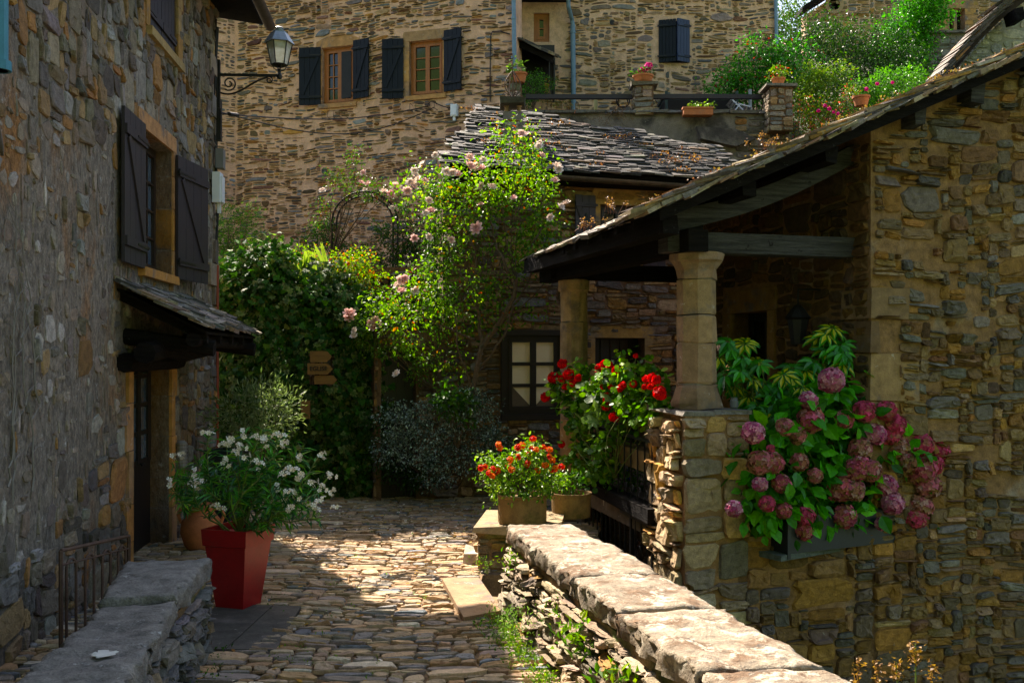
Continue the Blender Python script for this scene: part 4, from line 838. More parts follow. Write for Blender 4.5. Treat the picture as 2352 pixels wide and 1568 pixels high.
tm.build('barge_board', M['darkwood'], prf)
for s, w_, r1 in ((-.22, .17, depth - .2), (.55, .15, depth), (1.38, .15, depth), (2.35, .16, .35), (3.0, .18, .35), (3.75, .16, .35), (4.6, .16, .35)):      # purlins, their ends showing under the verge
    pm = MB(); a = bg_(s, .10, -.13 - w_ / 2); pm.box(a + Rv * r1 / 2, (w_ * .85, r1, w_), (Tv, Rv, UPV), jit=.006, rng=RS(int(s * 10 + 90))); pm.build('purlin', M['darkwood'] if s < 2 else M['greywood'], prf)
pm = MB()
for r in np.arange(.5, depth - .1, .45): pm.prism([bg_(s_e + .03, r, -.055), bg_(K, r, -.055), bg_(K, r, -.13), bg_(s_e + .03, r, -.13)], Rv * .08)
pm.build('rafters', M['darkwood'], prf)
# ---- trusses: tie beam on the column, curved principal rafter
C1 = V3(1.73, 8.98, 0); C2 = V3(P(1318, 0, 12.1)[0], 12.1, 0)
zt1 = 3.05
def truss(C, z, mat_, grey):
    t_ = MB(); L2 = np.dot(V3(*K0, 0) - C, Tv) + .1; a = C - Tv * .34
    n = 9; pts = [a + Tv * (L2 + .34) * i / (n - 1) for i in range(n)]
    for i in range(n - 1):
        p, q_ = pts[i], pts[i + 1]; hh = .19
        t_.hexa([p + UPV * z - Rv * .11, q_ + UPV * z - Rv * .11, q_ + UPV * z + Rv * .11, p + UPV * z + Rv * .11, p + UPV * (z + hh) - Rv * .105, q_ + UPV * (z + hh) - Rv * .105, q_ + UPV * (z + hh) + Rv * .11, p + UPV * (z + hh) + Rv * .11])
    return t_.build('tie_beam', mat_, prf)
truss(C1, zt1, M['greywood'], 1); truss(C2, zt1, M['darkwood'], 0)
for C in (C1, C2):
    pr_ = MB(); n = 12; prev = None
    for i in range(n):
        t = i / (n - 1); s = -.05 + (K + .12) * t; zc = 3.24 + t * (zr(K) - .36 - 3.24) - .10 * math.sin(math.pi * t); zz = zc; p = C - Tv * (np.dot(C - V3(*G0, 0), Tv)) + Tv * s
        cur = [p + UPV * (zz - .02) - Rv * .08, p + UPV * (zz + .17) - Rv * .08, p + UPV * (zz + .17) + Rv * .08, p + UPV * (zz - .02) + Rv * .08]
        if prev is not None: pr_.hexa([prev[0], cur[0], cur[3], prev[3], prev[1], cur[1], cur[2], prev[2]])
        prev = cur
    pr_.build('principal_rafter', M['greywood'] if C is C1 else M['darkwood'], prf)
    if C is C1:
        ps_ = MB(); b0 = C - Tv * .05; ps_.box(b0 + UPV * 3.36, (.16, .15, .26), (Tv, Rv, UPV)); ps_.build('post', M['darkwood'], prf)
wp = MB(); wa = C1 - Tv * .12 + UPV * 3.14 - Rv * .28; wbb = C2 - Tv * .20 + UPV * 3.14 + Rv * .5; wp.box((wa + wbb) / 2, (np.linalg.norm(wbb - wa), .2, .2), (nrm(wbb - wa), np.cross(UPV, nrm(wbb - wa)), UPV)); wp.build('wall_plate', M['darkwood'], prf)
sn = MB(); sp0 = C1 + Tv * 1.68 + UPV * (zt1 + .09) - Rv * .135; sn.box(sp0, (.06, .05, .09), (Tv, Rv, UPV)); sn.box(sp0 - Rv * .028, (.045, .012, .07), (Tv, Rv, UPV)); sn.build('motion_sensor', M['cream_plastic'], ph)
# hanging lantern in the porch
hl_ = SPn.pt(SPn.hit(1888)[0], 2.35, .28); hlt = thing('porch_lantern', 'dark iron lantern hanging in the shade of the porch beside the stone corner', 'lantern', hl_)
hb = MB(); hb.lathe(hl_ - UPV * .14, [(.07, 0), (.075, .02), (.11, .25), (.135, .27), (.07, .36), (.03, .40), (0, .41)], 8); hb.tube([hl_ + UPV * .26, hl_ + UPV * .42, hl_ + UPV * .42 + Tv * .26], .012, 6); hb.build('lantern_body', M['black_iron'], hlt)

# columns
def column(C, z0, z1, lab, seed, r=.185, cap=True, oct_=True):
    c = thing('stone_column', lab, 'column', C + UPV * z0); rng = RS(seed); n = 8 if oct_ else 20
    ax = (nrm(Tv * math.cos(.3927) + Rv * math.sin(.3927)), nrm(-Tv * math.sin(.3927) + Rv * math.cos(.3927)), UPV)
    hgt = z1 - z0; cuts = [0, .16, .42, .60, .83, 1] if oct_ else [0, .28, .52, .78, 1]
    m = MB(); pal = [(.30, .19, .10, 2), (.33, .23, .14, 2), (.26, .18, .12, 1)]
    for a, b in zip(cuts[:-1], cuts[1:]):
        col = pick(rng, pal, 1, .08)[0]; za, zb2 = z0 + a * hgt + .004, z0 + b * hgt - .004; rr1 = r * rng.uniform(.97, 1.03)
        if a == 0 and oct_: prof = [(r * 1.28, 0), (r * 1.30, .05), (r * 1.22, .10), (r * 1.07, .19), (rr1, zb2 - za)]
        elif b == 1 and oct_: prof = [(rr1, 0), (r * 1.02, (zb2 - za) * .35), (r * 1.18, (zb2 - za) * .62), (r * 1.34, (zb2 - za) * .72), (r * 1.36, (zb2 - za) * .97), (r * 1.3, zb2 - za)]
        elif b == 1: prof = [(rr1, 0), (rr1, (zb2 - za) * .7), (r * 1.1, (zb2 - za) * .75), (r * 1.1, (zb2 - za) * .97), (r, zb2 - za)]
        else: prof = [(rr1 * .97, 0), (rr1, .012), (rr1, zb2 - za - .012), (rr1 * .97, zb2 - za)]
        m.lathe(C + UPV * za, prof, n, col, 0, ax=ax)
        if b < 1: m.lathe(C + UPV * (zb2 - .001), [(r * .93, 0), (r * .93, .012)], n, (.2, .17, .13), 0, ax=ax)
    m.v[:] = [v + rng.normal(0, .006, v.shape) for v in m.v]; return m.build('shaft', M['sandstone'], c), c
zp1 = 1.60
column(C1, zp1, zt1, 'eight-sided sandstone column on the sunlit stone pier, holding the grey porch beam', 101)
column(C2, .62, zt1, 'round dark sandstone column further back, behind the red geraniums', 102, .175, oct_=False)
# pier below the near column
pr1 = thing('stone_pier', 'square rubble pier, sunlit on its left face, under the near porch column', 'pier', C1 - UPV * .5)
pm_ = MB(); PF = Plane(G0, Tv[:2]); Wp = .66; Dp = .70; Rp = nrm(np.array([-.16, .987])); PL = Plane(G0 + Rp * .95, -Rp); PPAL = [(.46, .27, .11, 3), (.44, .33, .21, 4), (.34, .27, .19, 3), (.50, .38, .25, 2), (.24, .18, .13, 1)]
bl_p = [G0 + PF.U * .02, G0 + PF.U * Wp, G0 + PF.U * Wp + Rv[:2] * Dp, G0 + Rp * .95 + PF.U * .02]; pm_.prism([(p[0], p[1], -2.3) for p in bl_p], (0, 0, zp1 + 2.27))
stones(pm_, PF.map, Wp, -2.2, zp1 - .05, (.055, .045), (3, 8, 1, 5), 103, [(.33, .255, .17, 3), (.27, .215, .15, 3), (.38, .25, .12, 2), (.16, .135, .10, 1)], gap=.012, relief=.035, mat=1, big=.10)
stones(pm_, PL.map, .95, -2.2, zp1 - .05, (.05, .04), (3, 7, 1, 5), 104, PPAL, gap=.02, relief=.05, mat=1, big=.12)
pr_o = pm_.build('shaft', [M['mortar_right'], M['stone']], pr1)
cp = MB(); 
for i, (a, b) in enumerate(((.0, .30), (.31, .69))): cp.box(PF.pt((a + b) / 2, zp1 - .025, -Dp / 2), (b - a, Dp + .03, .04), (Tv, -Rv, UPV), (.20, .18, .15), 0, .010, RS(i))
cp.build('cap', M['stone'], pr1)
# low base of the far column
p2 = thing('column_base', 'mossy dark stone block under the far porch column, beside the lantana pot', 'stone block', C2 * V3(1, 1, 0) + UPV * .05)
b2 = MB(); b2.lathe(C2, [(.27, .0), (.31, .05), (.30, .40), (.28, .50), (.25, .62)], 8, (.11, .08, .04), sq=False, ax=(Tv, Rv, UPV)); b2.build('block', M['sandstone'], p2)

# gate / railing between column and pier
GA = C2 + Tv * -.02 + V3(.12, -.25, 0); GB = V3(*(G0 + Rv[:2] * (Dp + .02)), 0) + Tv * .06; GD = nrm(GB - GA); GL = np.linalg.norm(GB - GA)
gp = Plane(GA[:2], (GB - GA)[:2])
rl = thing('iron_railing', 'black iron railing with a weathered timber sill, below the geraniums', 'railing', GA + UPV * .5)
m = MB(); m.box((GA + GB) / 2 + UPV * .54, (GL, .16, .14), (GD, np.cross(UPV, GD), UPV), jit=.01, rng=RS(3)); m.build('timber_sill', M['darkwood'], rl)
m = MB()
for z in (.42, -.55, -1.0): m.box((GA + GB) / 2 + UPV * z, (GL, .03, .035), (GD, np.cross(UPV, GD), UPV))
for i in range(15): p = GA + GD * GL * (i + .5) / 15; m.box(p - UPV * .35, (.016, .016, 1.6), (GD, np.cross(UPV, GD), UPV))
for u in (GL * .97, GL * .72): m.box(GA + GD * u - UPV * .35, (.04, .04, 1.65), (GD, np.cross(UPV, GD), UPV))
scroll(m, GA + GD * GL * .84 + UPV * .12 - np.cross(UPV, GD) * .03, .11, 1.5, GD, UPV, 1.6, .009); scroll(m, GA + GD * GL * .84 - UPV * .65 - np.cross(UPV, GD) * .03, .11, 1.5, GD, UPV, -1.6, .009, -1)
m.build('lower_bars', M['black_iron'], rl)
m = MB(); m.box((GA + GB) / 2 + UPV * 1.25, (GL, .03, .03), (GD, np.cross(UPV, GD), UPV))
for i in range(12):
    p = GA + GD * GL * (i + .5) / 12; m.box(p + UPV * .93, (.014, .014, .64), (GD, np.cross(UPV, GD), UPV)); scroll(m, p + UPV * .70 + GD * .05, .06, 1.3, GD, UPV, 0, .006, n=14)
m.build('upper_bars', M['black_iron'], rl)
# retaining wall under the porch edge (dark, behind the bars)
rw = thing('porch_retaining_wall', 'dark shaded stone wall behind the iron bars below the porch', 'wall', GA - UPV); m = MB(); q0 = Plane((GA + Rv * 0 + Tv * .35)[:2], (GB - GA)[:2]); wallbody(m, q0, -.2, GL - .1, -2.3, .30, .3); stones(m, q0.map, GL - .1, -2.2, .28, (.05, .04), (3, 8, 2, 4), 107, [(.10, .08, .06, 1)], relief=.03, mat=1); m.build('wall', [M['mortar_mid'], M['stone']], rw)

# ================================================================== PARAPETS
def capstones(segs, z1, th, name, lab, group, mat_, seed, noise_=.012, cols=None):
    """segs: list of (L0,R0,L1,R1) ground points per slab -> rounded, uneven slabs as one continuous grid each"""
    out = []
    ea = np.concatenate([[0, 0, 0], [.0, .02, .06], np.linspace(.12, .88, 12), [.94, .98, 1.0], [1, 1, 1]])
    eb = np.concatenate([[0, 0, 0], [.0, .012, .04], np.linspace(.08, .92, 20), [.96, .988, 1.0], [1, 1, 1]])
    dz_ = np.array([-1, -.62, -.28]); prof = lambda k: np.concatenate([dz_, [-.13, -.05, -.012], np.zeros(k), [-.012, -.05, -.13], dz_[::-1]])
    for i, (l0, r0, l1, r1) in enumerate(segs):
        rng = RS(seed + i); l0, r0, l1, r1 = [np.array(p, float) for p in (l0, r0, l1, r1)]
        A, B_ = np.meshgrid(ea, eb); DA, DB = np.meshgrid(prof(12), prof(20)); dz = np.minimum(DA, DB) * th
        p = (l0 * (1 - A[..., None]) + r0 * A[..., None]) * (1 - B_[..., None]) + (l1 * (1 - A[..., None]) + r1 * A[..., None]) * B_[..., None]
        cen = (l0 + r0 + l1 + r1) / 4; dd = p - cen; ln_ = np.linalg.norm(dd, axis=-1, keepdims=True) + 1e-6; dn = dd / ln_
        side = np.clip(-dz / th, 0, 1)[..., None]; ph1 = rng.uniform(0, 6)
        sa = np.where(A < .5, -1, 1) * (np.abs(A - .5) > .45); 
        lat = nrm(r0 - l0); wob = (.010 * np.sin(B_ * 8 + ph1) + .008 * np.sin(B_ * 21 + ph1 * 2) + rng.normal(0, .007, B_.shape))[..., None]
        bulge = np.where(side > .2, .010 * np.sin(side * 9 + A[..., None] * 13 + B_[..., None] * 17), 0)
        p = p + lat * (sa[..., None] * (wob + bulge)) * np.clip((np.abs(A - .5) - .3) * 5, 0, 1)[..., None] - dn * .035 * np.clip(side - .62, 0, 1)
        p = p + rng.normal(0, .006, p.shape) * (side > .01)
        z_ = z1 + rng.normal(0, .010) + dz + (.012 * snoise(p[..., 0] * 4, p[..., 1] * 4, seed + i, 1.2) + .006 * snoise(p[..., 0] * 14, p[..., 1] * 14, seed + i + 3, 1.2) + rng.normal(0, .0016, dz.shape)) * (dz > -th * .5)
        idx = np.arange(A.size).reshape(A.shape); q_ = np.stack([idx[:-1, :-1], idx[:-1, 1:], idx[1:, 1:], idx[1:, :-1]], -1).reshape(-1, 4)
        mm = MB(); mm.add(np.dstack([p, z_[..., None]]).reshape(-1, 3), q_, np.array(cols or (.31, .25, .175)) * rng.uniform(.88, 1.1)); out.append(mm)
    return out
# right parapet
rp_ = thing('right_parapet', 'sunlit stone parapet with pale lichened capstones, running from the flower pot to the bottom right', 'parapet', (.3, 7, 0))
def rl_(d): t = (7.95 - d) / 3.86; x = -.05 + .903 * t + .10 * t * (t - 1); return np.array([x, d])
def rr_(d): t = (7.95 - d) / 3.86; x = .50 + .93 * t + .07 * t * (t - 1); return np.array([x, d + .06])
ds = [7.93, 6.95, 6.02, 5.2, 4.22, 3.3, 2.4, 1.4, .4]
segs = [(rl_(a - .012), rr_(a - .012), rl_(b + .012), rr_(b + .012)) for a, b in zip(ds[:-1], ds[1:])]
for mm in capstones(segs, .71, .14, '', '', '', M['capstone'], 201): mm.build('capstone', M['capstone'], rp_, smooth=True)
wb2 = MB()
def RMap(u, v, w):     # u from near(0) to far, leaning face on the lane side
    d = .3 + u; t = (7.9 - d) / 3.86; x = -.05 + .903 * t + .10 * t * (t - 1) + .05 - (.56 - v) * .14; return np.stack([x - w * .97, d - w * .2, v], -1)
for i in range(19):
    a, b = .3 + i * .4, .3 + (i + 1) * .4; b = min(b, 7.9)
    A, B, C_, D_ = RMap(a - .3, -.0, 0), RMap(b - .3, 0, 0), RMap(a - .3, .56, 0), RMap(b - .3, .56, 0); r0, r1 = rr_(a), rr_(b)
    wb2.hexa([A - UPV * 2.3, V3(r0[0] - .05, r0[1], -2.3), V3(r1[0] - .05, r1[1], -2.3), B - UPV * 2.3, C_, V3(r0[0] - .05, r0[1], .56), V3(r1[0] - .05, r1[1], .56), D_])
WPAL = [(.34, .28, .20, 4), (.27, .215, .155, 3), (.40, .34, .26, 2), (.20, .165, .13, 2), (.33, .20, .09, 1)]
stones(wb2, RMap, 7.62, -.02, .55, (.045, .026), (2, 8, 1, 3), 203, WPAL, gap=.016, relief=.042, mat=1, warp=.03, rough=.10, expo=3)
RE = Plane(rl_(7.93), rr_(7.93) - rl_(7.93)); 
RPl = Plane(rr_(7.9) , rr_(.4) - rr_(7.9)); 
wb2.build('wall', [M['soil'], M['stone']], rp_)
# left parapet
lp_ = thing('left_parapet', 'shaded grey stone parapet in the bottom left corner, with worn capstones', 'parapet', (-2.4, 6, 0))
LR = [(-2.13, 6.78), (-2.02, 5.75), (-1.84, 4.85), (-1.70, 4.2), (-1.50, 3.3), (-1.25, 2.2)]
LLd = [(-2.70, 6.72), (-2.42, 5.62), (-2.27, 4.75), (-2.20, 4.1), (-2.08, 3.2), (-1.9, 2.1)]
segs = [(LLd[i], LR[i], LLd[i + 1], LR[i + 1]) for i in range(5)]
segs = [tuple(np.array(p) + (np.array([0, -.012]) if k < 2 else np.array([0, .012])) for k, p in enumerate(s)) for s in segs]
for mm in capstones(segs, .65, .15, '', '', '', M['capgrey'], 221, cols=(.22, .205, .175)): mm.build('capstone', M['capgrey'], lp_, smooth=True)
wl = MB(); 
LPp = [np.array(p) for p in LR][::-1]; LPq = [np.array(p) for p in LLd][::-1]; cum = [0]
for a, b in zip(LPp[:-1], LPp[1:]): cum.append(cum[-1] + np.linalg.norm(b - a))
def LMap(u, v, w):
    x = np.interp(u, cum, [p[0] for p in LPp]); y = np.interp(u, cum, [p[1] for p in LPp]); return np.stack([x + w - .03 + (.5 - v) * .02, y + .06 + 0 * w, v], -1)
for i in range(5): wl.hexa([V3(*(LPp[i] - [.04, 0]), -2.3), V3(*(LPp[i + 1] - [.04, 0]), -2.3), V3(*(LPq[i + 1] + [.04, 0]), -2.3), V3(*(LPq[i] + [.04, 0]), -2.3), V3(*(LPp[i] - [.04, 0]), .50), V3(*(LPp[i + 1] - [.04, 0]), .50), V3(*(LPq[i + 1] + [.04, 0]), .50), V3(*(LPq[i] + [.04, 0]), .50)])
stones(wl, LMap, cum[-1] - .02, -.02, .5, (.045, .028), (2, 7, 1, 4), 223, [(.17, .155, .13, 3), (.13, .125, .115, 3), (.21, .17, .12, 1)], gap=.016, relief=.04, mat=1, warp=.03, rough=.1)
wl.build('wall', [M['soil'], M['stone']], lp_)
bs = MB(); bp = GP(237, 1507, .66); nn = 18; bs.lathe(bp, [(.055, .012), (.055, .0155)], nn, (.8, .8, .75)); bs.v[0][:, 1] = bp[1] + (bs.v[0][:, 1] - bp[1]) * .8 * (1); bs.v[0][:, :2] += RS(2).normal(0, .010, bs.v[0][:, :2].shape); M['lichen'] = plain('white_lichen', (.55, .55, .48), .9); tag(bs.build('lichen_patch', M['lichen']), 'white blotch of lichen on the top of the left parapet', 'lichen')
# small railing between parapet and left house
ir = thing('low_iron_railing', 'low black iron railing with arched loops between the left house and the left parapet', 'railing', (-3.1, 7, 0))
m = MB(); ra, rb_ = P(140, 1264, 6.6), P(296, 1230, 7.8); rD = nrm((rb_ - ra) * V3(1, 1, 0)); rL = np.linalg.norm((rb_ - ra)[:2]); m.tube([ra, rb_], .014, 6)
for p in (ra, rb_): m.tube([p + UPV * .0, p - UPV * .75], .015, 6)
ns = 4
for i in range(ns):
    a = ra + (rb_ - ra) * (i + .28) / ns; b = ra + (rb_ - ra) * (i + .78) / ns; top = -.10
    arc = [a - UPV * .75, a + UPV * (top - .04)] + [a + (b - a) * (.5 - .5 * math.cos(t)) + UPV * (top - .04 + .07 * math.sin(t)) for t in np.linspace(.3, 2.84, 6)] + [b + UPV * (top - .04), b - UPV * .75]; m.tube(arc, .010, 6)
m.tube([ra - UPV * .10, rb_ - UPV * .10], .008, 6); m.build('bars', M['rust_iron'], ir)

# block with the lantana pot and steps down
bl = thing('stone_block_wall', 'low mossy stone block wall under the lantana pot, at the head of the right parapet', 'low wall', (0, 8.8, 0))
m = MB(); BA = GP(1098, 1205, .45); BPn = Plane(BA[:2] + np.array([.0, -.0]), (1, -.12)); wallbody(m, BPn, .0, .75, -.62, .37, .9)
stones(m, BPn.map, .75, -.5, .36, (.04, .03), (3, 7, 2, 4), 231, [(.20, .15, .09, 2), (.12, .10, .07, 2), (.24, .17, .08, 1)], gap=.015, relief=.03, mat=1)
BS = Plane(BPn.pt(0, 0, -.9)[:2], BPn.N); stones(m, BS.map, .9, 0, .36, (.04, .03), (3, 7, 2, 4), 233, [(.27, .20, .12, 2), (.19, .15, .10, 2)], gap=.015, relief=.03, mat=1)
m.build('wall', [M['soil'], M['stone']], bl); m = MB()
for a, b in ((-.04, .38), (.39, .8)): m.box(BPn.pt((a + b) / 2, .41, -.42), (b - a, .98, .085), (V3(*BPn.U, 0), -V3(*BPn.N, 0), UPV), (.30, .22, .12), 0, .012, RS(int(a * 9 + 5)))
m.build('coping', M['sandstone'], bl)
st_ = MB(); st_.box(V3(-.12, 8.15, -.13), (.34, .5, .25), col=(.25, .16, .08), jit=.012, rng=RS(7)); st_.box(V3(.05, 7.9, -.4), (.5, .35, .14), col=(.25, .18, .10), jit=.012, rng=RS(8)); tag(st_.build('stone_steps', M['sandstone']), 'dark worn stone steps going down between the low block wall and the slab', 'steps')
ks = MB(); ks.box(GP(1085, 1290) + V3(0, 0, .03), (.16, .42, .14), col=(.42, .36, .28), jit=.02, rng=RS(9)); tag(ks.build('kerb_stone', M['sandstone']), 'pale upright kerb stone at the edge of the cobbles above the slab', 'kerb stone')

# retaining wall carrying the ivy
iv = thing('garden_retaining_wall', 'stone retaining wall of the garden, almost hidden under ivy', 'wall', (-3.5, 14.6, 0)); m = MB(); IPl = Plane((-6.5, 14.75), (1, 0)); wallbody(m, IPl, 0, 5.0, -1, 3.45, .4); stones(m, IPl.map, 5.0, 0, 3.4, (.06, .04), (3, 8, 1, 4), 235, MPAL, relief=.03, mat=1); m.build('wall', [M['mortar_mid'], M['stone']], iv)

# ================================================================== CHURCH AND TOP RIGHT
CH = Plane((0, 30.0), (1, .05)); cx0, cx1 = CH.hit(1853)[0], CH.hit(2420)[0]; chs = thing('church', 'stone church wall on the hill with a tall leaded window', 'church', CH.pt(cx0, 10))
cwin = hole(CH, 2180, 2216, -30, 74); zc0 = CH.hit(1853, 32)[1]; slp = (CH.hit(1900, 2)[1] - zc0) / (CH.hit(1900)[0] - cx0)
m = MB(); wallbody(m, CH, cx0, cx1, 6, 99, .5, [(cwin[0], cwin[1], cwin[2], min(cwin[3], 13.2))], top=lambda u: min(zc0 + (u - cx0) * slp, 20)); stones(m, lambda u, v, w: CH.map(u + cx0, v, w), cx1 - cx0, 8.6, 14.2, (.07, .04), (2, 8, 1, 4), 301, [(.26, .19, .11, 3), (.20, .16, .11, 3), (.30, .20, .09, 1), (.17, .16, .14, 1)], gap=.03, relief=.03, mask=lambda U, V: (V < zc0 + U * slp - .05) & inholes([cwin], .25)(U + cx0, V), mat=1); m.build('wall', [M['mortar_upper'], M['stone_far']], chs)
m = MB(); e_ = [CH.pt(cx0 - .25, zc0 - .02, .3), CH.pt(cx0 + 5, zc0 + 5 * slp + .1, .3), CH.pt(cx0 + 5, zc0 + 5 * slp + .28, .3), CH.pt(cx0 - .25, zc0 + .12, .3)]; m.prism(e_, (0, .8, 0)); m.build('roof_edge', M['darkwood'], chs)
m = MB(); surround(m, CH, cwin[0], cwin[1], cwin[2], 13.2, RS(9), .42, .3, pal=[(.40, .24, .11, 1), (.34, .22, .12, 1)]); m.pbox(CH, (cwin[0] + cwin[1]) / 2 - .05, (cwin[0] + cwin[1]) / 2 + .05, cwin[2], 13.2, -.25, -.1, (.35, .22, .1)); m.build('stone_surround', M['sandstone'], chs)
m = MB(); m.pbox(CH, cwin[0], cwin[1], cwin[2], 13.2, -.3, -.27); gw = m.build('window', M['glass'], chs); m = MB()
for k in range(12):
    a = cwin[2] + k * .18; m.tube([CH.pt(cwin[0], a, -.26), CH.pt(cwin[1], a + .35, -.26)], .012, 4); m.tube([CH.pt(cwin[1], a, -.26), CH.pt(cwin[0], a + .35, -.26)], .012, 4)
m.build('leading', M['zinc_dark'], gw)
oc = MB(); co_ = CH.pt(*CH.hit(1915, 12)[:2], .02); oc.lathe(co_, [(.30, 0), (.30, .05), (.18, .05), (.18, 0)], 20, (.36, .25, .13), ax=(V3(1, 0, 0), UPV, V3(0, -1, 0))); oc.build('round_opening', M['sandstone'], chs)
# low wall in front of the church
lw = thing('churchyard_wall', 'grey stone wall below the church window, right of the ivy', 'wall', P(2170, 170, 27)); CW = Plane((0, 27), (1, -.05)); m = MB(); a, b = CW.hit(2105)[0], CW.hit(2300)[0]; zt_ = CW.hit(2150, 78)[1]; wallbody(m, CW, a, b, 7, zt_, .5); stones(m, lambda u, v, w: CW.map(u + a, v, w), b - a, 8, zt_ - .05, (.07, .045), (2, 7, 1, 4), 303, [(.17, .165, .155, 3), (.21, .19, .16, 2)], gap=.02, relief=.03, mat=1); m.box(CW.pt((a + b) / 2, zt_ + .03, -.2), (b - a, .6, .07), col=(.22, .21, .19)); m.build('wall', [M['render_grey'], M['stone_far']], lw)
# neighbouring house with pale slate-hung gable, top right
D_ = 13.5; nh = thing('slate_hung_house', 'pale slate-hung gable with a flared dark slate verge in the top right corner', 'house', P(2300, 150, D_))
gp_ = [P(2195, 240, D_), P(2198, 160, D_), P(2235, 118, D_), P(2285, 62, D_), P(2335, 18, D_), P(2420, -50, D_), P(2560, -120, D_), P(2560, 240, D_)]
m = MB(); m.prism(gp_, (1.75, 3.5, 0), (1, 1, 1)); M['pale_wall'] = surface('pale_slate_render', (.36, .34, .27), .25, 4, 50, .8, .02, stains=(.32, .30, .25), stain_scale=1.2, stain_lo=.5); 
HP = Plane((0, D_), (1, 0)); gpoly = [(p[0], p[2]) for p in gp_]; stones(m, lambda u, v, w: HP.map(u + gp_[0][0], v, w), 3.0, 5.5, 8.2, (.06, .04), (2, 6, 1, 4), 305, [(.50, .47, .38, 3), (.42, .40, .34, 2), (.34, .33, .30, 1)], gap=.02, relief=.012, mat=1, expo=2.4, mask=lambda U, V: inpoly(U + gp_[0][0], V, gpoly)); m.build('wall', [M['pale_wall'], M['stone']], nh)
m = MB(); rv2 = RS(7); path_ = [P(2172, 162, D_ - .25), P(2205, 122, D_ - .25), P(2250, 68, D_ - .25), P(2300, 18, D_ - .25), P(2352, -22, D_ - .25), P(2450, -85, D_ - .25), P(2560, -140, D_ - .25)]
for a, b in zip(path_[:-1], path_[1:]):
    L1 = np.linalg.norm(b - a); dr = nrm(b - a); k = 0.0
    m2 = MB()
    while k < L1:
        for j in range(4): yv = nrm(dr - UPV * .12); m.box(a + dr * k + V3(0, .16, .03 * j - .03) + rv2.normal(0, .01, 3), (.26, .5, .022), (yv, V3(0, 1, 0), np.cross(yv, V3(0, 1, 0))), pick(rv2, [(.11, .09, .07, 3), (.24, .13, .06, 1.2), (.16, .14, .12, 1)], 1)[0], 0, .008, rv2)
        k += .085
    m.prism([a - UPV * .03, b - UPV * .03, b - UPV * .16 + dr * 0, a - UPV * .16], (0, .5, 0), (.05, .03, .02))
m.build('verge_slates', M['slate'], nh)
m = MB(); m.box(P(2330, 40, D_ - .3) , (.12, .3, .16), (V3(1, 0, .25), V3(0, 1, 0), V3(-.25, 0, 1))); m.build('purlin_end', M['darkwood'], nh)

# ================================================================== POTS AND TERRACE FURNITURE
def pot(loc, r, h, name, lab, group=None, mat_='terracotta', bowl=False, soil=True):
    p = thing(name, lab, 'pot', loc, group); m = MB()
    prof = ([(r * .5, 0), (r * .8, h * .35), (r * .97, h * .75), (r * 1.06, h * .8), (r * 1.06, h), (r * .96, h), (r * .9, h * .85)] if bowl else [(r * .68, 0), (r * .92, h * .78), (r * 1.04, h * .80), (r * 1.06, h), (r * .95, h), (r * .9, h * .88)])
    m.lathe(loc, prof, 28); m.build('body', M[mat_], p, smooth=False)
    m = MB(); m.lathe(V3(*loc) + UPV * h * .87, [(.001, .01), (r * .9, 0)], 16, (.05, .035, .02)); m.build('soil', M['turf'], p); return p
GREEN = [(.035, .10, .012, 3), (.055, .14, .02, 3), (.08, .18, .025, 2), (.02, .055, .008, 1)]
LIME = [(.16, .26, .025, 3), (.10, .19, .02, 3), (.22, .30, .04, 1.5), (.06, .12, .015, 2)]
def stems_from(m, rng, base, tips, r0=.006, r1=.002, sag=.05, mat=0): 
    for t in tips: stem_to(m, rng, base, t, r0, r1, sag, mat=mat)
# --- flower heads (shared meshes) -------------------------------------------------
hid = bpy.data.collections.new('kit')
def proto(mb_, name, mat_):
    o = mb_.build(name, mat_); scn.collection.objects.unlink(o); return o
def flower_ball(rng, r, nflo, pal, petal=.5, flat=1.0, npet=4, jit=.18, cup=.15):
    """ball of small flat florets"""
    m = MB(); k = np.arange(nflo) + .5; ph_ = np.arccos(1 - 2 * k / nflo); th = math.pi * (1 + 5 ** .5) * k
    d = np.stack([np.cos(th) * np.sin(ph_), np.sin(th) * np.sin(ph_), np.cos(ph_)], 1); p = d * r * rng.uniform(.86, 1.06, (nflo, 1)) * np.array([1, 1, flat]); cols = pick(rng, pal, nflo, jit)
    T = []; Fs = []
    for j in range(npet):
        a = j * 2 * math.pi / npet; c, s = math.cos(a), math.sin(a); b = len(T)
        for (x, y, z) in ((0, 0, 0), (-.42, .5, cup), (0, 1.0, cup * .6), (.42, .5, cup)): T.append((x * c - y * s, x * s + y * c, z))
        Fs.append((b, b + 1, b + 2, b + 3))
    Z = nrm(d + rng.normal(0, .25, d.shape)); X = nrm(np.cross(Z, rng.normal(0, 1, d.shape))); Y = np.cross(Z, X)
    m.scatter(np.array(T), np.array(Fs), p, X, Y, Z, np.full(nflo, r * petal) * rng.uniform(.8, 1.2, nflo), cols); m.lathe((0, 0, -r * .6 * flat), [(.0, 0), (r * .6, r * .4 * flat), (r * .7, r * .7 * flat), (r * .5, r * 1.1 * flat), (0, r * 1.3 * flat)], 8, np.mean(cols, 0) * .35)
    return m
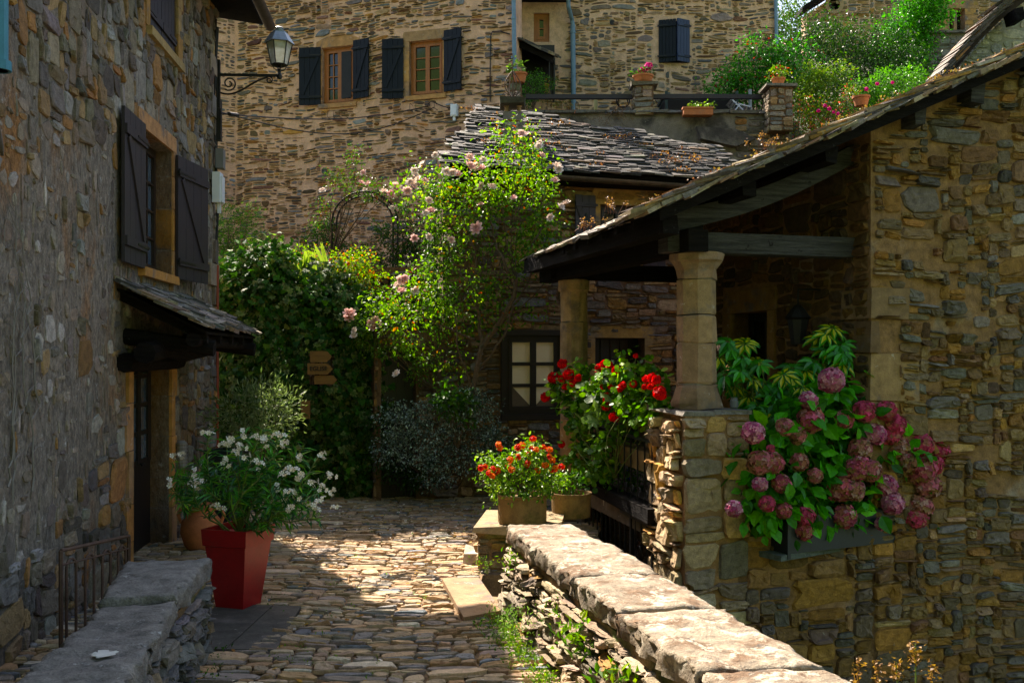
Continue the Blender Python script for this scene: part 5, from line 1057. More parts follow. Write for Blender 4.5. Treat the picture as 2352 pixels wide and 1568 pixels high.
def rose_bloom(rng, r, pal):
    m = MB(); c0 = np.array(pal[0][:3]) * rng.uniform(.95, 1.05)
    for ring, (npet, rr, tilt, sc) in enumerate(((7, .55, 1.25, 1.0), (7, .42, .75, .9), (6, .25, .35, .75), (4, .12, .1, .55))):
        for j in range(npet):
            a = j * 2 * math.pi / npet + ring * .5 + rng.normal(0, .12); D = V3(math.cos(a), math.sin(a), 0); S2 = V3(-math.sin(a), math.cos(a), 0); up = UPV * math.cos(tilt) + D * math.sin(tilt); base = D * r * rr * .4
            w = r * sc * .75; h = r * sc * 1.05; p = [base - S2 * w * .3, base + S2 * w * .3, base + S2 * w * .55 + up * h * .55 + D * r * .05, base + S2 * w * .3 + up * h + D * r * .16, base - S2 * w * .3 + up * h + D * r * .16, base - S2 * w * .55 + up * h * .55 + D * r * .05, base + up * h * .5 + D * r * .28]
            m.add(p, [(0, 1, 6), (1, 2, 6), (2, 3, 6), (3, 4, 6), (4, 5, 6), (5, 0, 6)], (c0 * (1.0 if ring < 2 else .92) * np.array([1, .98 if ring < 1 else .90, .98 if ring < 1 else .88])).clip(0, .9))
    return m
HYD = [[(.50, .15, .20, 3), (.34, .15, .11, 2), (.58, .30, .30, 1.2), (.28, .18, .09, 1.2)], [(.38, .19, .14, 3), (.46, .17, .19, 2), (.28, .19, .10, 2), (.5, .32, .28, 1)], [(.55, .12, .19, 3), (.44, .15, .16, 2), (.34, .17, .12, 2)], [(.56, .26, .33, 3), (.45, .12, .22, 2), (.62, .38, .40, 1)]]
K_hyd = [proto(flower_ball(RS(400 + i), .1, 150, HYD[i], .30, .95, 4, .2), 'flower_head', M['petal']) for i in range(4)]
K_rose = [proto(rose_bloom(RS(410 + i), .05, [[(.86, .66, .58, 1)], [(.88, .78, .66, 1)], [(.82, .56, .52, 1)], [(.9, .84, .74, 1)]][i]), 'rose_bloom', M['petal']) for i in range(4)]
K_ger = [proto(flower_ball(RS(420 + i), .055, 42, [(.62, .004, .003, 3), (.48, .002, .002, 1), (.70, .02, .008, 1)], .52, .8, 5, .15, .2), 'flower_head', M['petal']) for i in range(2)]
K_lan = [proto(flower_ball(RS(430 + i), .028, 22, [[(.60, .05, .004, 2), (.72, .14, .006, 2), (.50, .015, .005, 1)], [(.75, .22, .01, 2), (.65, .10, .006, 1)]][i], .5, .6, 4, .12), 'flower_head', M['petal']) for i in range(2)]
def ole_cluster(rng):
    m = MB()
    for k in range(5):
        c = rng.normal(0, .030, 3); Z = nrm(rng.normal(0, .6, 3) + V3(0, -.7, .5)); X = nrm(np.cross(Z, rng.normal(0, 1, 3))); Y = np.cross(Z, X)
        for j in range(5):
            a = j * 1.2566; D = X * math.cos(a) + Y * math.sin(a); S2 = np.cross(Z, D); m.add([c, c + D * .012 - S2 * .006, c + D * .028 - S2 * .014 + Z * .004, c + D * .034 + Z * .002, c + D * .028 + S2 * .013 + Z * .004, c + D * .012 + S2 * .006], [(0, 1, 2, 3, 4, 5)], (.80, .78, .66))
        m.add([c + Z * .004 + X * .006, c + Z * .004 + Y * .006, c + Z * .004 - X * .006, c + Z * .004 - Y * .006], [(0, 1, 2, 3)], (.6, .5, .15))
    return m
K_ole = [proto(ole_cluster(RS(440 + i)), 'flower_cluster', M['petal']) for i in range(3)]
def put(kit, parent, rng, wp, scale=1.0, cam_face=True):
    src = kit[int(rng.integers(0, len(kit)))]; o = inst(src, parent, wp, (rng.uniform(.5, 1.3), rng.normal(0, .3), rng.uniform(-.6, .6)), scale * rng.uniform(.85, 1.15)); return o

# terrace pots
rg = RS(500)
p1 = pot(tuple(P(1194, 190, 17.25)), .13, .17, 'flower_pot', 'terracotta pot of pale leafy plant on the leftmost terrace pillar')
m = MB(); add_leaves(m, rg, [(P(1190, 155, 17.25), (.13, .1, .14))], 70, .08, [(.22, .32, .10, 2), (.16, .28, .06, 2)], OVAL, .9); m.build('foliage', M['leaf'], p1)
p2_ = pot(tuple(top2), .18, .16, 'flower_bowl', 'wide terracotta bowl of pink flowers on the middle terrace pillar', bowl=True)
m = MB(); add_leaves(m, rg, [(top2 + UPV * .2, (.2, .12, .08))], 160, .05, GREEN); m.build('foliage', M['leaf'], p2_)
K_pink = [proto(flower_ball(RS(450), .05, 30, [(.65, .03, .28, 1), (.5, .03, .16, 1)], .5, .9, 5), 'flower_head', M['petal'])]
for dx, dz, s in ((.10, .33, 1.3), (-.02, .27, .8), (.04, .24, .7), (-.06, .25, .7)): put(K_pink, p2_, rg, top2 + V3(dx, 0, dz), s)
p3_ = pot(tuple(top3), .12, .15, 'flower_pot', 'small terracotta pot of mixed leaves on the right terrace pillar')
m = MB(); add_leaves(m, rg, [(top3 + UPV * .24, (.16, .12, .12))], 200, .05, [(.10, .20, .02, 3), (.35, .06, .02, 1), (.20, .25, .03, 1)]); m.build('foliage', M['leaf'], p3_)
tr_ = thing('plant_trough', 'long terracotta trough with a small green plant under the lower terrace rail', 'trough', P(1600, 262, 17.1)); m = MB(); c = P(1602, 258, 17.05); m.box(c, (.52, .18, .13)); m.box(c + UPV * .06, (.55, .21, .03)); m.build('body', M['terracotta'], tr_); m = MB(); add_leaves(m, rg, [(P(1612, 240, 17.05), (.2, .1, .07))], 160, .045, LIME); m.build('foliage', M['leaf'], tr_)
p4_ = pot(tuple(P(1978, 244, 16.0)), .14, .16, 'flower_pot', 'terracotta pot half hidden at the roof edge below the bright green bush')
tb_ = thing('garden_table', 'dark green metal table behind the right terrace railing', 'table', P(1600, 262, 18.3)); m = MB(); m.box(P(1603, 232, 18.3), (1.45, .8, .05)); m.box(P(1603, 238, 18.3), (1.38, .74, .06)); m.build('tabletop', M['green_metal'], tb_)
for x, y in ((-.66, -.35), (.66, -.35), (-.66, .35), (.66, .35)): m = MB(); m.box(P(1603, 262, 18.3) + V3(x, y, .03), (.05, .05, .62)); m.build('leg', M['green_metal'], tb_)
um = MB(); um.tube([P(1723, 300, 18.0), P(1723, 206, 18.0)], .032, 10); tag(um.build('parasol_pole', M['zinc']), 'bare grey parasol pole behind the right end of the terrace railing', 'pole')
wc = thing('folding_chair', 'white slatted folding chair behind the right terrace railing', 'chair', P(1700, 265, 17.9))
m = MB(); a, b = P(1670, 218, 17.9), P(1722, 268, 17.9)
for k in (0, .4): m.tube([a + V3(0, k, 0), b + V3(0, k, 0)], .014, 6); m.tube([P(1676, 268, 17.9) + V3(0, k, 0), P(1700, 240, 17.9) + V3(0, k, 0), P(1724, 246, 17.9) + V3(0, k, 0)], .014, 6)
m.build('chair_frame', M['white_wood'], wc); m = MB()
for t in np.linspace(0, .45, 5): m.box(a + (b - a) * t + V3(0, .2, 0), (.06, .42, .012))
for t in np.linspace(0, 1, 4): m.box(P(1700 + 24 * t, 240 + 6 * t, 17.9) + V3(0, .2, .01), (.05, .42, .012))
m.build('slats', M['white_wood'], wc)
wr = MB(); 
wr.tube([P(1431, 232, 17.6) + V3(.12 * math.cos(t), 0, .12 * math.sin(t)) for t in np.linspace(0, 6.283, 18)], .014, 6); wr.tube([P(1431, 234, 17.6) + V3(.09 * math.cos(t), .02, .09 * math.sin(t)) for t in np.linspace(0, 6.283, 18)], .012, 6); tag(wr.build('wire_coil', M['black_iron']), 'dark coil hanging behind the left terrace railing', 'coil')
ps_ = MB(); ps_.lathe(P(1368, 262, 17.7), [(.035, 0), (.036, .30), (.03, .31)], 10); M['yellow_post'] = plain('yellow_post', (.42, .36, .14), .7); tag(ps_.build('marker_post', M['yellow_post']), 'short yellowish post behind the left terrace railing', 'post')
bt = thing('wooden_trough', 'dark low trough with tall dry weeds behind the left railing', 'trough', P(1290, 268, 17.5)); m = MB(); m.box(P(1290, 262, 17.45), (.6, .2, .1), jit=.004, rng=RS(1)); m.build('body', M['terracotta'], bt); m = MB(); 
for k in range(9): a = P(1245 + k * 11, 256, 17.45); m.tube([a, a + V3(rg.normal(0, .04), 0, rg.uniform(.1, .5))], .005, 4, (.3, .16, .05))
add_leaves(m, rg, [(P(1290, 240, 17.45), (.28, .08, .12)), (P(1256, 215, 17.45), (.04, .04, .2))], 160, .04, [(.25, .14, .05, 2), (.12, .18, .03, 2)]); m.build('foliage', M['leaf'], bt)

# red planter with oleander
rpz = GP(535, 1408); rpt = thing('red_planter', 'tall tapered glossy red square planter by the left parapet', 'planter', rpz)
axr = (nrm(V3(1, -.33, 0)), nrm(V3(.33, 1, 0)), UPV)
rpz = rpz + V3(0, .16, .02)
m = MB(); m.lathe(rpz, [(.128, 0), (.19, .52), (.205, .525), (.213, .66), (.195, .66), (.185, .60)], 4, sq=True, ax=axr); m.build('body', M['red_pot'], rpt); m = MB(); m.lathe(rpz + UPV * .585, [(.001, .01), (.19, 0)], 4, (.05, .03, .02), sq=True, ax=axr); m.build('soil', M['turf'], rpt)
def lance_plant(name, lab, cat, base, tips, nleaf, size, pal, aspect, seed, group=None, sag=.12, frac=.35, mat_='leaf_glossy'):
    rng = RS(seed); p = thing(name, lab, cat, base, group); ms_ = MB(); ml = MB(); P_, D_2 = [], []
    for t in tips:
        pts = stem_to(ms_, rng, base + V3(*rng.normal(0, .05, 2), 0), t, .009, .004, sag, 9); 
        k = np.sort(rng.uniform(frac, 1.0, nleaf)); q_ = np.array([np.interp(k, np.linspace(0, 1, 9), pts[:, j]) for j in range(3)]).T; ax_ = nrm(pts[-1] - pts[-3]); a = rng.uniform(0, 6.28, nleaf)
        A = nrm(np.cross(ax_, V3(.3, .5, .1))); B = np.cross(ax_, A); P_.append(q_); D_2.append(nrm(ax_ * rng.uniform(.1, .9, (nleaf, 1)) + np.cos(a)[:, None] * A + np.sin(a)[:, None] * B))
    P_ = np.vstack(P_); Y = np.vstack(D_2); n = len(P_); Y[:, 2] -= .12; Y = nrm(Y); Z = nrm(V3(0, 0, 1) + rng.normal(0, .35, (n, 3))); X = nrm(np.cross(Y, Z)); Z = np.cross(X, Y); s = size * rng.uniform(.6, 1.15, n)
    ml.scatter(LEAF[0], LEAF[1], P_, X, Y, Z, np.stack([s * aspect, s, s * .5], 1), pick(rng, pal, n, .2)); ms_.build('stems', M['stem'], p); ml.build('foliage', M[mat_], p); return p, rng
OLE = [(.04, .15, .03, 3), (.07, .22, .035, 3), (.02, .085, .03, 2), (.16, .30, .05, 1)]
ob = rpz + UPV * .58
tips = [P(x, y, 7.8 + dd) for x, y, dd in ((480, 1000, .1), (520, 1010, -.1), (560, 990, .2), (545, 1040, -.2), (600, 985, .1), (640, 1000, .3), (640, 1040, -.2), (680, 1050, .1), (700, 1090, -.2), (730, 1050, .2), (742, 1120, 0), (690, 1150, -.1), (650, 1110, .2), (600, 1060, -.3), (500, 1070, .2), (620, 1130, -.3), (560, 1100, .1), (715, 1160, .2), (450, 1060, .1), (430, 1090, .2), (480, 1130, -.1), (590, 1020, .3), (740, 1190, 0), (660, 1170, -.2), (530, 1070, -.2), (700, 1020, .1))]
ole, rng_o = lance_plant('oleander', 'white-flowering oleander spreading out of the red planter', 'shrub', ob, tips, 62, .125, OLE, .18, 510, sag=.10)
for x, y in ((477, 995), (515, 1020), (540, 1040), (530, 1015), (555, 1025), (570, 1050), (590, 1062), (605, 1075), (560, 995), (640, 1000), (655, 1020), (650, 1090), (668, 1078), (690, 1095), (660, 1130), (680, 1135), (640, 1120), (725, 1110), (742, 1120), (745, 1045), (762, 1090), (765, 1130), (770, 1165), (720, 1165), (735, 1150), (668, 1168), (500, 1165), (655, 1150), (610, 1012), (690, 1050), (590, 1005), (520, 1060)):
    put(K_ole, ole, rng_o, P(x, y, 7.55 + rng_o.normal(0, .12)), .72)
# second oleander in the amphora
am_b = GP(455, 1272); am_b[1] += .1; am = thing('amphora', 'round orange terracotta jar with two handles beside the house door', 'jar', am_b); m = MB(); m.lathe(am_b, [(.10, 0), (.17, .08), (.215, .22), (.20, .34), (.14, .42), (.12, .45), (.15, .49), (.155, .51), (.13, .51), (.10, .46)], 28); m.build('body', M['terracotta'], am, smooth=True)
for s in (-1, 1): m = MB(); m.tube([am_b + V3(s * .135, 0, .46), am_b + V3(s * .21, 0, .47), am_b + V3(s * .245, 0, .40), am_b + V3(s * .21, 0, .31)], .018, 8); m.build('handle', M['terracotta'], am)
ob2 = am_b + UPV * .46
tips = [P(x, y, 8.9) for x, y in ((395, 1060), (410, 1090), (440, 1080), (390, 1125), (430, 1110), (470, 1070), (455, 1140), (420, 1150), (480, 1110), (400, 1100))]
ole2, rng_o = lance_plant('oleander', 'smaller white-flowering oleander growing from the orange terracotta jar', 'shrub', ob2, tips, 30, .12, OLE, .18, 512, sag=.06)
for x, y in ((405, 1048), (420, 1045), (448, 1085), (440, 1108), (462, 1100), (475, 1105), (392, 1110), (455, 1115)): put(K_ole, ole2, rng_o, P(x, y, 8.7), .75)
dk = thing('dark_planter', 'tall dark grey planter standing behind the red planter', 'planter', GP(520, 1235)); m = MB(); m.lathe(GP(520, 1235), [(.13, 0), (.17, .95), (.18, .97), (.18, 1.02), (.15, 1.02), (.14, .9)], 4, sq=True, ax=axr); m.build('body', M['planter'], dk)
# olive-like shrub behind
ol = thing('olive_shrub', 'slender grey-green shrub in front of the ivy, rising from the dark planter', 'shrub', GP(560, 1200)); m = MB(); r5 = RS(520); bb_ = GP(555, 1200) + UPV * 0
bl_ = [(P(x, y, 11), (.24, .2, .22)) for x, y in ((560, 930), (600, 900), (620, 960), (570, 990), (640, 930), (530, 960), (600, 1010))]
p_ = add_leaves(m, r5, bl_, 2200, .07, [(.16, .20, .12, 2), (.10, .14, .07, 2), (.22, .26, .18, 1)], LEAF, .25, clump=14, up=.4, droop=-.5); m.build('foliage', M['leaf'], ol); m = MB(); stems_from(m, r5, bb_, [b[0] for b in bl_], .015, .004); m.build('stems', M['bark'], ol)

# lantana pot
lpb = GP(1200, 1207, .455); lpb = V3(lpb[0], lpb[1] + .2, .46); ltp = thing('stoneware_pot', 'brown cylindrical pot of orange lantana at the head of the right parapet', 'pot', lpb)
m = MB(); m.lathe(lpb, [(.235, 0), (.24, .01), (.24, .245), (.25, .26), (.25, .275), (.225, .275), (.22, .24)], 32); m.build('body', M['brown_pot'], ltp); m = MB(); m.lathe(lpb + UPV * .235, [(.001, .01), (.225, 0)], 16, (.05, .03, .02)); m.build('soil', M['turf'], ltp)
lan = thing('lantana', 'orange-flowering lantana bush growing in the brown cylindrical pot', 'shrub', lpb + UPV * .25); r6 = RS(530); dL = lpb[1]
bl_ = [(P(x, y, dL + dd), (.15, .15, .11)) for x, y, dd in ((1150, 1110, 0), (1190, 1090, -.1), (1230, 1090, 0), (1260, 1100, .1), (1180, 1060, .1), (1210, 1040, 0), (1240, 1060, -.1), (1140, 1080, 0), (1275, 1115, 0), (1200, 1115, -.15), (1155, 1130, .1), (1240, 1125, -.1), (1130, 1060, .05), (1220, 1020, .1))]
m = MB(); add_leaves(m, r6, bl_, 2600, .042, [(.16, .28, .03, 3), (.10, .20, .02, 3), (.26, .36, .08, 1.5), (.04, .10, .01, 2)], OVAL, .55, clump=12, up=.8, tight=.35); m.build('foliage', M['leaf'], lan); m = MB(); stems_from(m, r6, lpb + UPV * .25, [b[0] for b in bl_] * 2, .006, .002); m.build('stems', M['bark'], lan)
for x, y in ((1145, 1020), (1148, 1028), (1190, 1028), (1200, 1022), (1215, 1042), (1222, 1030), (1232, 1032), (1248, 1028), (1225, 1008), (1105, 1075), (1115, 1072), (1122, 1085), (1133, 1075), (1142, 1082), (1130, 1092), (1172, 1055), (1175, 1078), (1210, 1070), (1213, 1062), (1235, 1080), (1252, 1068), (1268, 1080), (1275, 1075), (1262, 1048), (1268, 1056), (1262, 1032), (1290, 1072), (1168, 1070), (1190, 1050)):
    put(K_lan, lan, r6, P(x, y, dL - .12 + r6.normal(0, .06)), 1.0)
pb2 = lpb + V3(.52, .62, -.05); p9 = thing('stoneware_pot', 'second brown pot in shadow between the lantana pot and the mossy block', 'pot', pb2); m = MB(); m.lathe(pb2, [(.2, 0), (.21, .2), (.22, .25), (.2, .25), (.19, .2)], 24); m.build('body', M['brown_pot'], p9); m = MB(); add_leaves(m, r6, [(pb2 + V3(.0, 0, .34), (.16, .14, .09))], 220, .045, GREEN, OVAL, .5); m.build('foliage', M['leaf'], p9)

# geraniums over the railing
ger = thing('geranium', 'red geraniums with scalloped leaves trailing over the iron railing between the porch columns', 'flowers', (GA + GB) / 2 + UPV * .9); r7 = RS(540)
def gd(x): return 11.6 - (x - 1290) / 240 * 2.6
bl_ = [(P(x, y, gd(x) + r7.normal(0, .08)), (.17, .16, .15), w) for x, y, w in ((1300, 880, 1), (1330, 860, 1), (1310, 930, 1), (1350, 900, 1), (1390, 880, 1), (1420, 860, 1), (1460, 850, 1), (1440, 910, 1), (1480, 910, 1), (1510, 930, .8), (1400, 950, 1), (1330, 980, 1.2), (1350, 1020, 1.2), (1380, 1060, 1.2), (1320, 1060, 1), (1360, 1090, 1), (1340, 950, 1), (1470, 950, .8), (1430, 940, .8), (1400, 1010, .8), (1500, 890, .8))]
for b in bl_: pass
GLF = [(.13, .26, .02, 3), (.08, .19, .015, 3), (.22, .33, .06, 1.3), (.035, .10, .01, 1.5)]
ROUND = (np.array([[0, 0, 0]] + [[.5 * math.cos(a) * (1 + .08 * (i % 2)), .5 * math.sin(a) * (1 + .08 * (i % 2)), .06 * (i % 2) - .02] for i, a in enumerate(np.linspace(0, 2 * math.pi, 11)[:-1])], float), np.array([[0, i, i % 10 + 1] for i in range(1, 11)]))
m = MB(); add_leaves(m, r7, bl_, 2600, .062, GLF, ROUND, 1.0, clump=12, tight=.33, up=.7); 
m.build('foliage', M['leaf'], ger); m = MB(); stems_from(m, r7, (GA + GB) / 2 + UPV * .75, [b[0] for b in bl_], .007, .003, .1); m.tube([P(1458, 870, 9.6), P(1460, 815, 9.6)], .004, 5); m.build('stems', M['stem'], ger)
m = MB()
for x, y, s in ((1358, 905, .20), (1340, 925, .16), (1372, 925, .18), (1385, 880, .16), (1348, 952, .17), (1368, 960, .15), (1395, 905, .16), (1325, 950, .15), (1335, 880, .14)):
    c = P(x, y, gd(x) - .28); X, Y, Z = frames(r7, 1, V3(0, -1, .3)[None], .6, .8, .4); m.scatter(IVY[0], IVY[1], c[None], X, Y, Z, np.array([s * 1.25]), np.array([[.20, .32, .11]]))
m.build('large_leaves', M['leaf'], ger)
for x, y, s in ((1292, 835, 1.1), (1272, 868, 1.2), (1306, 860, 1.2), (1290, 870, .9), (1328, 868, .8), (1298, 888, .8), (1316, 880, .8), (1388, 838, .9), (1377, 846, 1), (1400, 838, .8), (1416, 850, 1.15), (1460, 817, .5), (1431, 885, .9), (1424, 892, .8), (1395, 910, .85), (1393, 932, 1.1), (1395, 918, .9), (1385, 888, .7), (1411, 957, 1.05), (1252, 912, .95), (1484, 870, 1), (1498, 868, 1), (1508, 872, 1), (1494, 888, .8), (1515, 902, 1.3), (1510, 898, 1), (1480, 888, .7), (1455, 882, .8), (1290, 1020, .7), (1404, 888, .7)):
    put(K_ger, ger, r7, P(x, y, gd(x) - .25), s * .72 * gd(x) / 9.5)
gb = MB(); gb.box((GA + GB) / 2 + UPV * 1.02 - np.cross(UPV, GD) * -.12, (GL * .8, .2, .2), (GD, np.cross(UPV, GD), UPV)); tag(gb.build('geranium_box', M['brown_pot']), 'dark flower box hidden under the red geraniums on the railing', 'flower box')
lo = thing('lobelia', 'dark leafy plant with tiny blue flowers low behind the iron railing', 'flowers', P(1460, 1090, 10.3)); m = MB(); add_leaves(m, r7, [(P(x, y, 10.6), (.2, .15, .18)) for x, y in ((1440, 1070), (1470, 1100), (1450, 1040), (1480, 1050), (1430, 1110))], 900, .05, GREEN, OVAL, .5); add_leaves(m, r7, [(P(x, y, 10.4), (.2, .1, .15)) for x, y in ((1455, 1095), (1470, 1060))], 22, .022, [(.04, .06, .55, 1)], ROUND, 1); m.build('foliage', M['leaf'], lo)

# planter with hydrangeas
hz = .32; hA, hB = V3(2.48, 8.6, 0), V3(3.80, 9.22, 0); hX = nrm(hB - hA); hY = nrm(np.cross(UPV, hX)); hL = np.linalg.norm(hB - hA)
hp = thing('hydrangea_planter', 'long dark slate-blue metal planter on the wall ledge, under the hydrangea', 'planter', hA + UPV * hz)
m = MB(); cc_ = (hA + hB) / 2 + hY * .32; m.box(cc_ + UPV * (hz + .14), (hL, .62, .30), (hX, hY, UPV)); m.box(cc_ + UPV * (hz + .31), (hL + .03, .65, .03), (hX, hY, UPV)); m.build('box', M['planter'], hp); m = MB()
for p in (hA, hB): m.box(p + UPV * (hz + .13) - hY * .005, (.035, .02, .36), (hX, hY, UPV))
m.build('corner_strip', M['planter'], hp)
lg = MB(); lg.prism([hA - hX * .1 + UPV * (hz - .06) - hY * .02, hB + UPV * (hz - .06) + hY * .2, hB + UPV * (hz - .06) + hY * .7, hA - hX * .2 + UPV * (hz - .06) + hY * .7], (0, 0, .05), (.10, .12, .10)); tag(lg.build('stone_ledge', M['stone']), 'thin dark slate ledge carrying the hydrangea planter', 'ledge')
hy = thing('hydrangea', 'big hydrangea with fading pink mophead flowers filling the wall planter', 'shrub', cc_ + UPV * (hz + .3)); r8 = RS(550)
def hd_(x): return 8.55 + (x - 1800) / 330 * .75
bl_ = [(P(x, y, hd_(x) + .28 + r8.normal(0, .07)), (.22, .20, .16), w) for x, y, w in ((1760, 1010, 1), (1800, 960, 1), (1780, 1080, 1.2), (1850, 1000, 1.2), (1880, 940, 1), (1900, 1060, 1.3), (1850, 1120, 1.3), (1760, 1130, 1.2), (1820, 1180, 1.2), (1930, 1000, 1), (1960, 960, .9), (1980, 1080, 1), (2040, 1040, .8), (2060, 1110, .8), (1940, 1150, 1.2), (2020, 1170, 1), (1720, 1100, .8), (1900, 900, .8), (1900, 1180, .8), (2090, 1180, .5), (1740, 1180, .8), (1820, 1050, 1))]
m = MB(); HLF = [(.06, .27, .012, 4), (.10, .36, .02, 3), (.035, .16, .01, 2), (.16, .42, .04, 1)]
add_leaves(m, r8, bl_, 1050, .150, HLF, OVAL, .74, clump=10, tight=.38, up=.5, droop=.5, rnd=.5)
mid = [(b[0] + V3(0, .10, 0), b[1]) for b in bl_]; add_leaves(m, r8, mid, 900, .11, [(.02, .09, .008, 1), (.035, .13, .01, 1)], OVAL, .7, tight=.4); m.build('foliage', M['leaf'], hy)
m = MB(); stems_from(m, r8, cc_ + UPV * (hz + .3), [b[0] for b in bl_] * 2, .008, .004, .12); m.build('stems', M['stem'], hy)
heads = ((1910, 873, 1.15, 3), (1856, 920, .85, 3), (1862, 963, 1.2, 0), (1940, 962, .85, 0), (1730, 993, 1.0, 3), (1803, 980, .8, 1), (1832, 1000, .8, 1), (1985, 945, 1.0, 2), (2035, 943, .9, 2), (2055, 975, 1.0, 2), (2010, 998, 1.0, 3), (1975, 1030, 1.05, 1), (2060, 1030, 1.15, 1), (2115, 1022, 1.1, 2), (2150, 1035, 1.1, 2), (2115, 1080, 1.3, 0), (2130, 1115, 1.2, 1), (1745, 1062, 1.1, 1), (1775, 1062, 1.0, 0), (1837, 1060, .8, 1), (1872, 1092, .7, 1), (1795, 1110, .85, 0), (1745, 1112, .7, 3), (1965, 1078, 1.05, 0), (2000, 1080, 1.0, 1), (1930, 1120, 1.2, 0), (1960, 1125, 1.0, 1), (2035, 1115, 1.0, 3), (2050, 1155, 1.0, 3), (1762, 1156, .75, 2), (1800, 1172, .75, 0), (1685, 1168, .75, 3), (1850, 1185, .85, 2), (1848, 1218, .85, 0), (1940, 1185, 1.05, 0), (2115, 1160, 1.1, 1), (2105, 1190, .9, 2), (2025, 1203, .6, 3), (1975, 1065, .8, 0), (2085, 1060, .9, 1), (2140, 1065, 1.0, 2), (2045, 1000, .8, 2), (1770, 1030, .4, 2))
for x, y, s, k in heads:
    inst(K_hyd[k], hy, P(x, y, hd_(x) - .04 + r8.normal(0, .05)), (r8.uniform(-.5, .9), r8.normal(0, .4), r8.uniform(0, 6)), s * .98 * hd_(x) / 8.8)
# schefflera
for (tips_, lab, sd2, bpt) in ((((1680, 800), (1710, 790), (1745, 835), (1650, 820), (1700, 850), (1730, 870), (1760, 880), (1690, 890), (1720, 910), (1770, 905), (1740, 930), (1790, 890), (1665, 860), (1705, 820), (1750, 950), (1775, 940)), 'glossy umbrella plant with yellow-splashed leaves beside the near column', 560, (1720, 1000)),
                               (((1880, 775), (1910, 765), (1900, 800), (1935, 790), (1870, 830), (1905, 840), (1935, 835), (1850, 850), (1820, 845), (1800, 860), (1865, 870), (1890, 880), (1840, 890), (1920, 870), (1945, 820), (1870, 900), (1810, 900)), 'taller yellow-splashed umbrella plant in the middle of the porch opening', 561, (1860, 1000))):
    r9 = RS(sd2); p = thing('umbrella_plant', lab, 'plant', P(bpt[0], bpt[1], 9.3), 'umbrella plants behind the hydrangea'); ml = MB(); ms_ = MB()
    for (x, y) in tips_:
        for rep in range(2):
            c = P(x + r9.normal(0, 9 * rep), y + r9.normal(0, 9 * rep), 9.15 + r9.normal(0, .10) + .12 * rep); stem_to(ms_, r9, P(bpt[0], bpt[1], 9.35), c, .007, .004, .05); nl = 8; A = nrm(V3(r9.normal(0, .3), -.6, .8)); X0 = nrm(np.cross(A, V3(1, .2, 0))); Y0 = np.cross(A, X0)
            a = np.arange(nl) / nl * 6.283 + r9.uniform(0, 6); Yd = nrm(np.cos(a)[:, None] * X0 + np.sin(a)[:, None] * Y0 - A * .25 - UPV * .15); Zd = nrm(np.tile(A, (nl, 1)) + Yd * .2); Xd = nrm(np.cross(Yd, Zd)); Zd = np.cross(Xd, Yd); s = np.full(nl, .145) * r9.uniform(.8, 1.15, nl)
            var = r9.random() < .38; tc = np.ones((9, 3)); col = pick(r9, [(.025, .15, .01, 2), (.045, .23, .012, 2)], nl, .15)
            ml.scatter(OVAL[0], OVAL[1], np.tile(c, (nl, 1)) + Yd * .015, Xd, Yd, Zd, np.stack([s * .42, s, s], 1), col)
            if var: ml.scatter(LEAF[0] * V3(1, 1, .3), LEAF[1], np.tile(c, (nl, 1)) + Yd * .018 + Zd * .013, Xd, Yd, Zd, np.stack([s * .26, s * .85, s], 1), pick(r9, [(.42, .42, .06, 1)], nl, .1))
    ml.build('foliage', M['leaf_glossy'], p); ms_.build('stems', M['stem'], p)
jr = thing('glass_jar', 'small grey glass jar on the pier beside the umbrella plant', 'jar', P(1678, 935, 9.2)); m = MB(); m.lathe(V3(P(1678, 935, 9.2)[0], 9.05, 1.6), [(.035, 0), (.04, .01), (.04, .07), (.03, .08), (.033, .10)], 12); m.build('body', M['grey_plastic'], jr)

# ================================================================== IVY, ROSE, SHRUBS
r10 = RS(570)
def ivy_front(px, py): return 14.05 - .45 * np.exp(-((px - 600) / 170.) ** 2 - ((py - 780) / 200.) ** 2) + .10 * np.sin(px * .05) * np.cos(py * .04)
ivy = thing('ivy', 'great mass of variegated ivy hanging over the garden wall down to the lane', 'ivy', (-3, 14.2, 0))
m = MB(); n = 15000; px = r10.uniform(484, 900, n); py = r10.uniform(565, 1150, n); topl = np.interp(px, [480, 520, 560, 640, 700, 780, 850, 900], [640, 590, 575, 580, 590, 600, 660, 720]); left = py > topl + r10.normal(0, 8, n)
rgt = np.interp(py, [560, 700, 800, 900, 1000, 1100, 1150], [850, 870, 880, 885, 885, 870, 840]); ok = left & (px < rgt + r10.normal(0, 14, n)) & ~((px > 706) & (px < 768) & (py > 806) & (py < 884)) & ~((px > 688) & (px < 716) & (py > 918) & (py < 962)); px, py = px[ok], py[ok]; n = len(px)
d = ivy_front(px, py) + r10.normal(0, .10, n) + .12 * np.sin(px * .11 + py * .07) * np.sin(py * .09) + np.clip((topl[ok] + 60 - py) / 60, 0, 1) * .9 * r10.random(n)
pos = np.stack([(px - CX) / F * d, d, H - (py - CY) / F * d], 1)
outv = nrm(np.stack([.2 + 0 * px, -1 + 0 * px, .25 + np.clip((topl[ok] + 120 - py) / 90, 0, 1.5)], 1))
Y = nrm(V3(0, -.35, -1) + r10.normal(0, .38, (n, 3)) + outv * .2 + V3(0, 0, 1.0) * 0); Z = nrm(outv + r10.normal(0, .38, (n, 3))); X = nrm(np.cross(Y, Z)); Z = np.cross(X, Y); s = .095 * r10.uniform(.5, 1.25, n)
tcol = np.ones((len(IVY[0]), 3)); base = pick(r10, [(.022, .068, .014, 3), (.035, .095, .018, 3), (.014, .045, .010, 2), (.07, .12, .02, 1)], n, .2); edge = np.where(r10.random(n)[:, None] < .45, np.array([[.19, .22, .08]]), base * 1.1)
